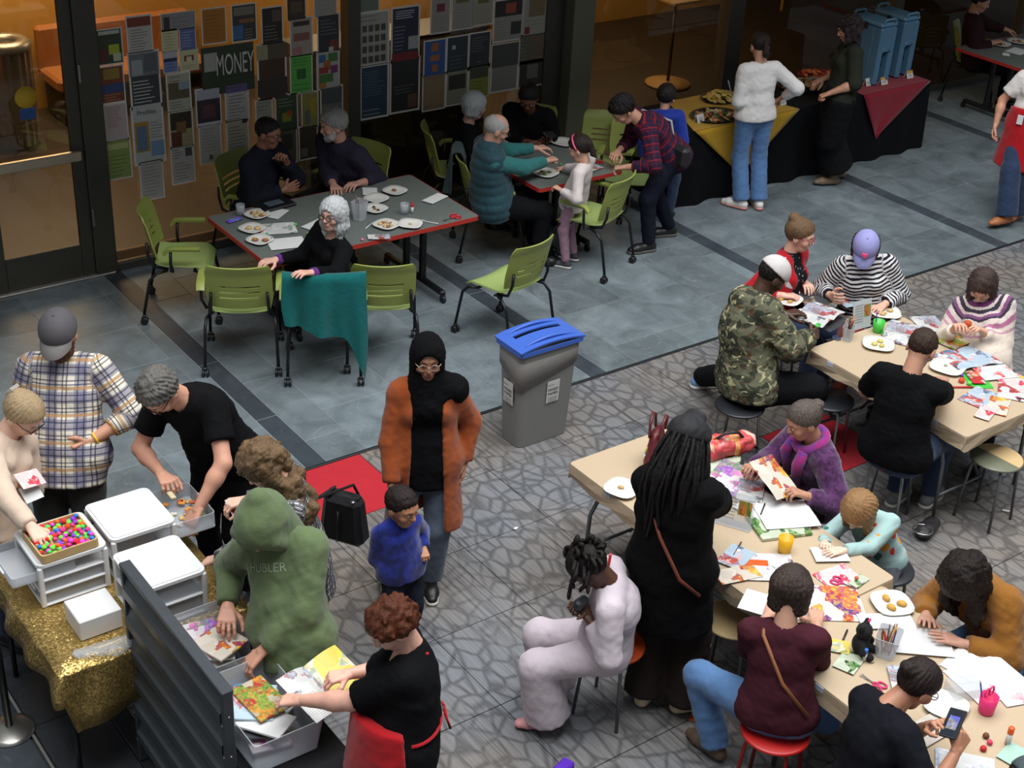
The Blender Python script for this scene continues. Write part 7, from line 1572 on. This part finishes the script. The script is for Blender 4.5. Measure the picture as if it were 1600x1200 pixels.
fb = empty('print_bag', tuple(P(1132, 712, .743)), -.3, 'soft bag with pink and orange pop print on the long table', 'bag'); FBM = printmat('fruit_print', '#c84a4a', ['#e0984a', '#c2304a', '#d8b4a8', '#e07a3c'], 13, .62)
blob('body', [cone((-.14, 0, .06), (.14, .02, .06), .075, .065), cone((-.10, .05, .05), (.12, .06, .05), .06, .06), half((0, 0, .004), -UP, .004)], .011, .03, FBM, fb, (0, 0, 0), [(.012, .08), (.006, .04)]); MB().tube([(-.10, 0, .11), (-.03, -.02, .17), (.06, -.02, .165), (.12, .0, .10), (.20, -.03, .04)], .009, 8).build('strap', plain('strap_black', '#1d1a1a', .6), fb)
sheet(1128, 726, .26, .2, 40, 'green and white leaflet beside the pop print bag', PR['green']); sheet(1145, 748, .34, .26, 25, 'large floral page in pink and lilac', PR['floral'], z=.748); sheet(1128, 765, .2, .15, 30, 'pale pink floral page beneath the lilac page', PR['pink'])
o = MB().box((0, 0, .014), (.22, .15, .028), bev=.003).build('book', PR['news']); o.location = tuple(P(1172, 772, .7435)); o.rotation_euler = (0, 0, .7); tag(o, 'thick book lying before the woman in plum', 'book')
o = MB().box((0, 0, .008), (.30, .24, .016)).build('folder_stack', PR['green']); o.location = tuple(P(1216, 822, .7435)); o.rotation_euler = (0, 0, -.35); tag(o, 'stack of printed pages under a white folder', 'papers'); sheet(1228, 804, .32, .26, -25, 'large white folder on the stack of pages', z=.762, curl=.006); sheet(1188, 790, .26, .2, 10, 'white open sketchbook page with pencil', z=.752, curl=.008); o = MB().tube([(-.06, 0, 0), (.06, 0, 0)], .004, 6).build('pen', BLKP); o.location = tuple(P(1192, 795, .772)); o.rotation_euler = (0, 0, .6); tag(o, 'black pen on the white sketchbook page', 'pen')
sheet(1262, 815, .16, .06, 30, 'red striped bookmark at the folder edge', PR['red'], z=.750)
cup(1225, 862, 'yellow plastic cup on the long table', YELP, r_=.042, h_=.095)
sheet(1198, 886, .30, .24, -35, 'white page with black scribbles left of the yellow cup', printmat('scribble', '#cbc8c6', ['#cbc8c6', '#3a3a40', '#c8b4b4'], 13, .33)); sheet(1165, 878, .24, .05, -38, 'orange-red paper strip under the scribbled page', ORP, z=.7432); sheet(1150, 870, .2, .14, 20, 'pale collage scraps beside black coat', PR['sky']); sheet(1152, 897, .24, .12, -15, 'cut-out letters in yellow and red at table edge', PR['warm']); o = MB().tube([(-.07, 0, .004), (.07, 0, .004)], .004, 6).build('pencil', plain('pencil_dark', '#3a2a30', .4)); o.location = tuple(P(1152, 858, .746)); o.rotation_euler = (0, 0, .5); tag(o, 'dark pencil lying on collage scraps', 'pencil')
sheet(1297, 866, .19, .13, -30, 'white card being written on by the girl'); sheet(1310, 902, .22, .17, -5, 'pink spotted card near the girl in mint print', PR['pink']); scissors(1316, 912, -70, 'pink scissors lying on the pink spotted card', PINKP, z=.746); sheet(1287, 942, .40, .29, -35, 'large white drawing in yellow and red beside short-haired woman', PR['art']); sheet(1195, 945, .18, .24, 30, 'white page left of the short-haired woman'); bit(1338, 905, 'coral scrap beside pink scissors', '#c85a3c'); bit(1346, 912, 'white glue cap near pink scissors', '#c8c4c0'); sheet(1342, 908, .12, .06, 10, 'green and brown clippings beside pink card', PR['green'])
# ---- bottom right table
bear = empty('plush_bear', tuple(P(1342, 1018, .743)), .4, 'small black plush bear with pink bow on the table', 'toy'); PL = plain('plush_black', '#0f0d0e', .95, 0, .3, 60, .8)
blob('body', [ell((0, 0, .040), np.eye(3), (.036, .032, .042)), ell((0, -.004, .098), np.eye(3), (.033, .030, .030)), ell((-.026, 0, .124), np.eye(3), (.013, .009, .013)), ell((.026, 0, .124), np.eye(3), (.013, .009, .013)), cone((-.03, -.01, .06), (-.045, -.025, .035), .013, .013), cone((.03, -.01, .06), (.045, -.025, .035), .013, .013), cone((-.02, -.02, .015), (-.03, -.05, .014), .015, .014), cone((.02, -.02, .015), (.03, -.05, .014), .015, .014)], .004, .008, PL, bear, (0, 0, 0), [(.0015, .012)])
MB().box((.018, -.01, .135), (.02, .008, .012), bev=.003).build('bow', PINKP, bear); bear.scale = (1.35, 1.35, 1.35)
pencil_pot(1384, 1020, 'frosted holder full of coloured pencils by the plush bear', n=9, w_=.15, h_=.12, seed=8, cols=('#7a5a28', '#5a1c3a', '#c2501c', '#3a2a6a', '#b82838', '#c8862c', '#4a3a34'))
sheet(1327, 1034, .16, .11, 20, 'small green picture card before the bear', PR['green']); sheet(1312, 1010, .10, .10, 40, 'pale yellow-green note left of the bear', PR['yellow']); glue(1350, 1032, 'blue bottle standing in front of the bear', plain('blue_plastic', '#2a6ab8', .4), s=.85); scissors(1365, 1068, 95, 'pink scissors in front of the pencil holder', PINKP); bit(1362, 1034, 'white cap beside the blue bottle', '#c8c4c0', .012); o = MB().tube([(-.05, 0, .004), (.05, 0, .004)], .005, 6).build('marker', BLKP); o.location = tuple(P(1320, 994, .7435)); o.rotation_euler = (0, 0, .5); tag(o, 'black marker left of the plush bear', 'marker')
sheet(1385, 970, .28, .12, -30, 'white strip of paper behind the pencil holder'); sheet(1440, 1002, .29, .21, -40, 'white sheet under the hands of person in mustard'); sheet(1410, 1062, .20, .12, 50, 'patterned note behind the pinned-up hair', PR['news']); sheet(1545, 1062, .34, .27, -10, 'large blank white sheet right of the clear box', curl=.004); sheet(1512, 1040, .2, .2, 10, 'white sheet beneath clear box', z=.7432); o = MB().box((0, 0, .03), (.18, .11, .06), bev=.004).build('clear_box', CLEARP); o.location = tuple(P(1508, 1082, .744)); o.rotation_euler = (0, 0, -.35); tag(o, 'small clear plastic box behind the phone', 'box'); sheet(1590, 1082, .22, .16, -20, 'white drawing with pink lines at right frame edge', printmat('pinkline', '#cdcbc8', ['#d88a9a', '#cdcbc8', '#9ac0a8'], 15, .36))
plate(1478, 1106, 'white plate hidden behind the phone user', r_=.10); pc = cup(1540, 1112, 'hot pink cup holding pink scissors and a blue pen', PINKP, r_=.044, h_=.095)
for dx in (-.014, .016): MB().tube([(dx+.017*cos(a), .008, .115+.024*sin(a)) for a in np.linspace(0, 2*pi, 13)], .005, 6, cap=False).build('scissor_handle', PINKP, pc)
pencil(pc, (-.02, 0, .01), (-.2, .2, 1), '#2a3a8a', .19)
glue(1574, 1162, 'orange-capped glue stick at the bottom right', ORP, s=1.15); bit(1540, 1152, 'brown wooden cap near the glue stick', '#6a3a28', .016); bit(1536, 1172, 'red round cap near the glue stick', '#c02028', .016); bit(1546, 1162, 'pink round cap near the glue stick', '#d83a5a', .014); sheet(1508, 1196, .26, .16, -50, 'white printed leaflet at bottom edge of table', printmat('leaflet', '#cbc9c6', ['#cbc9c6', '#7a94b8', '#b0b0b4'], 12, .4)); sheet(1582, 1178, .14, .09, 10, 'mint scrap near the slate cap', plain('mint_paper', '#9ab8a8', .6)); sheet(1452, 1140, .2, .14, 0, 'white scrap sheet under the phone', printmat('purplebits', '#c2b8ac', ['#7a6ab0', '#c2b8ac'], 14, .3))
# ---- held things
def held(nm, prof, loc, rot, m, label, cat):
    o = MB().box((0, 0, 0), prof, bev=min(prof)*.3).build(nm, m); o.location = loc; o.rotation_euler = rot; return tag(o, label, cat)
Fp = PE['phone']; c = (Fp['J'][1]['W']+Fp['J'][1]['hd']*.08+Fp['J'][-1]['W']+Fp['J'][-1]['hd']*.08)/2
v1 = nrm(Fp['J'][1]['W']-Fp['J'][-1]['W']); tf = nrm(CAMC-c); nf = nrm(.5*tf-ang(22)*.55+UP*.6)
ph = empty('smartphone', tuple(c+UP*.03), 0, 'black smartphone held up by the woman in black shirt', 'phone'); xd = nrm(ang(60)*.9+UP*.35); nf = nrm(nf-xd*(nf@xd)); yd = np.cross(nf, xd); Rm = np.array([xd, yd, nf]).T
MB().box((0, 0, 0), (.155, .078, .010), Rm, bev=.004).build('case', BLKP, ph); MB().box(Rm@np.array([0, 0, .0055]), (.140, .068, .001), Rm).build('screen', plain('screen_dark', '#20242c', .1), ph); MB().box(Rm@np.array([.0, .0, .0064]), (.07, .045, .0006), Rm).build('image', printmat('screen_pic', '#5c6468', ['#3a4248', '#8a8478', '#4a4ab0'], 20, .6), ph)
held('pink_card', (.14, .10, .002), tuple(P(47, 748, 1.12)), (.5, .2, .3), PR['pink'], 'pink patterned card held by the blonde woman', 'card'); held('white_card', (.10, .09, .002), tuple(P(49, 770, 1.05)), (.7, 0, .2), WHITE, 'white card hanging below the pink card', 'card')
held('craft_figure', (.035, .05, .012), tuple(P(268, 774, .97)), (.4, .3, .3), plain('felt_cream', '#c8b890', .8), 'cream paper figure in the hand of the man in black T-shirt', 'craft piece'); held('orange_cap', (.03, .03, .03), tuple(P(257, 757, 1.01)), (.4, .3, .3), ORP, 'orange pompom in the hand of the man in black T-shirt', 'craft piece')
held('pink_tag', (.06, .09, .003), tuple(P(362, 792, 1.10)), (.9, .3, .6), PR['pink'], 'pink printed tag held by the wavy-haired woman', 'tag')
mg = empty('held_magazine', tuple(P(506, 1074, .90)), radians(20), 'bright magazine held open by the woman in red apron', 'magazine')
for s, mm in ((-1, PR['news']), (1, PR['yellow'])):
    def fn(u, v): return (s*u*.21*.9, (v-.5)*.27*s, .02*sin(u*pi)+.03*u)
    grid_shell(8, 3, fn, .004).build('leaf', mm, mg)
mg.rotation_euler = (.35, .1, .3)
o = sheet(0, 0, .20, .27, 0, 'printed page held by the woman in plum', PR['warm'], xy=(0, 0), curl=.012); a, b = P(1182, 728, .88), P(1236, 764, .86); o.location = tuple((a+b)/2); d = nrm(b-a); o.rotation_euler = (.5, .1, atan2(d[1], d[0])+pi/2)
held('white_menu', (.11, .002, .15), tuple(P(1141, 138, 1.10)), (-.4, .25, .7), plain('menu_paper', '#a8bcd0', .6), 'pale folded menu in the hand of woman in jeans', 'menu')
o = magazine(1278, 492, .34, .25, 15, 'open magazine held by man in camouflage', PR['news'], z=.79); held('green_scissors', (.08, .03, .012), tuple(P(1278, 508, .90)), (.2, .2, .5), GREENP, 'green scissors in the hand of the man in camouflage', 'scissors')
held('red_pompom', (.05, .05, .05), tuple(P(1512, 506, .93)), (.3, .4, 0), plain('bit_rust', '#b84a24', .8), 'rust-orange clay piece in hands of woman in yoke sweater', 'craft piece')
held('camera', (.09, .05, .06), tuple(P(908, 942, .87)), (.2, .1, .3), plain('camera_grey', '#44464c', .3, .3), 'small camera held by the girl in lavender', 'camera'); held('handset', (.15, .07, .02), tuple(P(858, 210, .88)), (.5, .2, .3), BLKP, 'dark phone held by the man in black sweater', 'phone')
held('name_badge', (.055, .008, .09), tuple(PE['apr']['PV']+PE['apr']['f']*.20+UP*.06-PE['apr']['lat']*-.06), (0, 0, atan2(PE['apr']['f'][1], PE['apr']['f'][0])-pi/2), WHITE, 'white name badge over the red apron at right edge', 'badge')
held('serving_tongs', (.22, .03, .02), tuple(P(1272, 122, 1.0)), (.2, .2, .2), CHR, 'steel serving tongs in the server’s hand', 'tongs')
# ---- bags
hb = empty('handbag', tuple(P(538, 800, .78)), 0, 'black leather handbag hanging from the plaid-shirt woman’s shoulder', 'handbag'); BLE = plain('leather_black', '#19181a', .38, 0, .2, 30, .5); ax = ang(-20); ay = ang(70)
MB().box((0, 0, -.03), (.27, .14, .30), np.array([ax, ay, UP]).T, bev=.035, top=.80).build('body', BLE, hb); MB().box((0, 0, .115), (.19, .05, .03), np.array([ax, ay, UP]).T, bev=.01).build('zip_top', BLE, hb); MB().tube([-ay*.075+UP*.05, -ay*.085-UP*.04, -ay*.082-UP*.14], .005, 6).build('seam', BLE, hb)
cs = PE['curly']; sh_ = cs['J'][-1]['S']; c0 = np.array(hb.location)
for e in (-1, 1): MB().tube([ax*.07*e+UP*.10+ay*.04*e, ax*.04*e+UP*.17+ay*.03*e, (sh_+UP*.065-c0)*.6+UP*.04+ay*.01*e, sh_+UP*.062-c0+ay*.01*e], .008, 8).build('strap', BLE, hb)
for e in (-1, 1): MB().lathe([(.012, 0), (.010, .006), (0, .006)], seg=10).build('ring', CHR, hb).location = tuple(ax*.08*e+UP*.12-ay*.055)
pu = empty('floor_purse', tuple(P(1448, 832, 0)), .3, 'dark purse with chain strap lying on the carpet', 'bag'); blob('body', [cone((-.07, 0, .04), (.08, 0, .04), .06, .05, (UP, .7)), half((0, 0, .004), -UP, .004)], .010, .03, plain('purse_umber', '#2c2628', .5, 0, .2, 20, .3), pu, (0, 0, 0), [(.006, .06)]); MB().tube([(-.08+.06*cos(a)-.02, .0+.06*sin(a), .075) for a in np.linspace(0, 2*pi, 17)], .007, 6, cap=False).build('chain', CHR, pu)
# ---- draped clothes
def drape(chair, label, m, f0, f1, dropf, dropb, seed, name):
    g = random.Random(seed)
    def fn(u, v):
        # v: 0 front hem .. .35 top .. 1 back hem ; u across the back
        y = (f0+(f1-f0)*u)*.27; xt = -.31+.055*(2*(y/.54+.5)-1)**2*.6; zt = .895
        if v < .3: t = (.3-v)/.3; x = xt+.03+.05*t; z = zt-dropf*t
        elif v < .36: x = xt+.03-(v-.3)/.06*.07; z = zt+.012*sin((v-.3)/.06*pi)
        else: t = (v-.36)/.64; x = xt-.045-.03*t-.030*t*sin(u*13+seed)-.012*sin(u*29)*t; z = zt-dropb(u)*t; y += .02*sin(9*u+4*t)*t
        return (x, y, z)
    o = grid_shell(34, 26, fn, .006).build(name, m); o.matrix_world = Matrix.Translation(chair.location) @ Matrix.Rotation(chair.rotation_euler.z, 4, 'Z'); smooth_mod(o, 60); return tag(o, label, 'garment')
drape(CH['drape'], 'teal knitted sweater hanging over a green chair back', cloth('knit_teal', '#0f5a58', .2, 200, .95, .5), 1.06, -1.12, .14, lambda u: .36+.16*u+.28*max(0, u-.72)/.28, 2, 'sweater')
drape(CH['vest'], 'grey-teal jacket hanging over the chair of man in vest', cloth('jacket_greyteal', '#3a4a4a', .2), 1.08, .05, .10, lambda u: .38, 5, 'jacket')
# ---- floor bits
def fl(px, py, label, dims, m, rz=0, cat='scrap'):
    o = MB().box((0, 0, dims[2]/2), dims, bev=min(dims)*.2).build('floor_scrap', m); p = P(px, py, .003); o.location = (p[0], p[1], .003); o.rotation_euler = (0, 0, rz); return tag(o, label, cat)
fl(1574, 800, 'white chalk stick on the carpet near the half-shaded stool', (.07, .014, .012), WHITE, -.9); fl(1084, 1038, 'printed leaflet on the floor under the long table', (.14, .12, .003), PR['news'], .2); fl(1098, 1014, 'white booklet on the floor behind the leaflet', (.12, .08, .006), WHITE, .6); fl(1082, 1122, 'orange scrap on the floor by the denim leg', (.05, .03, .006), ORP, .6); fl(806, 826, 'tiny bright scrap on the open carpet', (.03, .02, .006), WHITE, .2)
fl(880, 1206, 'purple toy at the bottom edge of the carpet', (.11, .07, .05), plain('purple_plastic', '#5a2ab0', .4), .3, 'toy')
# ---- magazines in the bins
g = random.Random(21); names = ['red', 'news', 'warm', 'sky', 'pink', 'dark', 'food', 'art', 'yellow', 'green', 'floral']; desc = ['red-covered', 'newsprint', 'warm-toned', 'sky blue', 'pink', 'dark-covered', 'recipe', 'art', 'yellow', 'leafy green', 'floral']
for bi, (bx, by, bz, nm, wx, wy) in enumerate(((2.17, 5.0, .726, 'hoodie bin', .24, .36), (2.16, 4.48, .730, 'apron bin', .26, .42), (2.13, 4.22, .326, 'low bin', .33, .31))):
    for i in range(9):
        k = (i*3+bi*4) % 11; o = MB().box((0, 0, .007), (g.uniform(.15, .21), g.uniform(.20, .26), .012), bev=.002).build('magazine', PR[names[k]] if i % 3 else WHITE)
        o.location = (bx+g.uniform(-.03, .03), by+g.uniform(-.07, .07), bz+.015*i); o.rotation_euler = (g.uniform(-.10, .10), g.uniform(-.12, .12), g.uniform(-.6, .6)); lay = ['lowest', 'second lowest', 'third lowest', 'lower middle', 'middle', 'upper middle', 'third highest', 'second highest', 'topmost'][i]
        tag(o, ('plain white' if i % 3 == 0 else desc[k])+' magazine, '+lay+' in the '+nm, 'magazine', 'magazines in the clear bins')

# ---- lettering on the hoodie
F = PE['hoodie']; c = F['mid']+F['up']*.10+F['f']*.165-F['org']; zz = nrm(F['f']+F['up']*.05); yy = nrm(F['up']-zz*(F['up']@zz)); xx = np.cross(yy, zz)
from mathutils.bvhtree import BVHTree
o = text_obj('lettering', 'HUBLER', .058, plain('print_sage', '#8f9a80', .8), F['root'], (0, 0, 0), (0, 0, 0), ext=0)
hm = [ch for ch in F['root'].children if ch.name.startswith('hoodie')][0].data; bvh = BVHTree.FromPolygons([v.co for v in hm.vertices], [tuple(p.vertices) for p in hm.polygons])
for v in o.data.vertices:
    w_ = c+xx*v.co.x+yy*v.co.y+zz*.3; hit = bvh.ray_cast(Vector(w_), Vector(-zz)); v.co = (hit[0]+Vector(zz)*.0025) if hit[0] else Vector(w_-zz*.3)
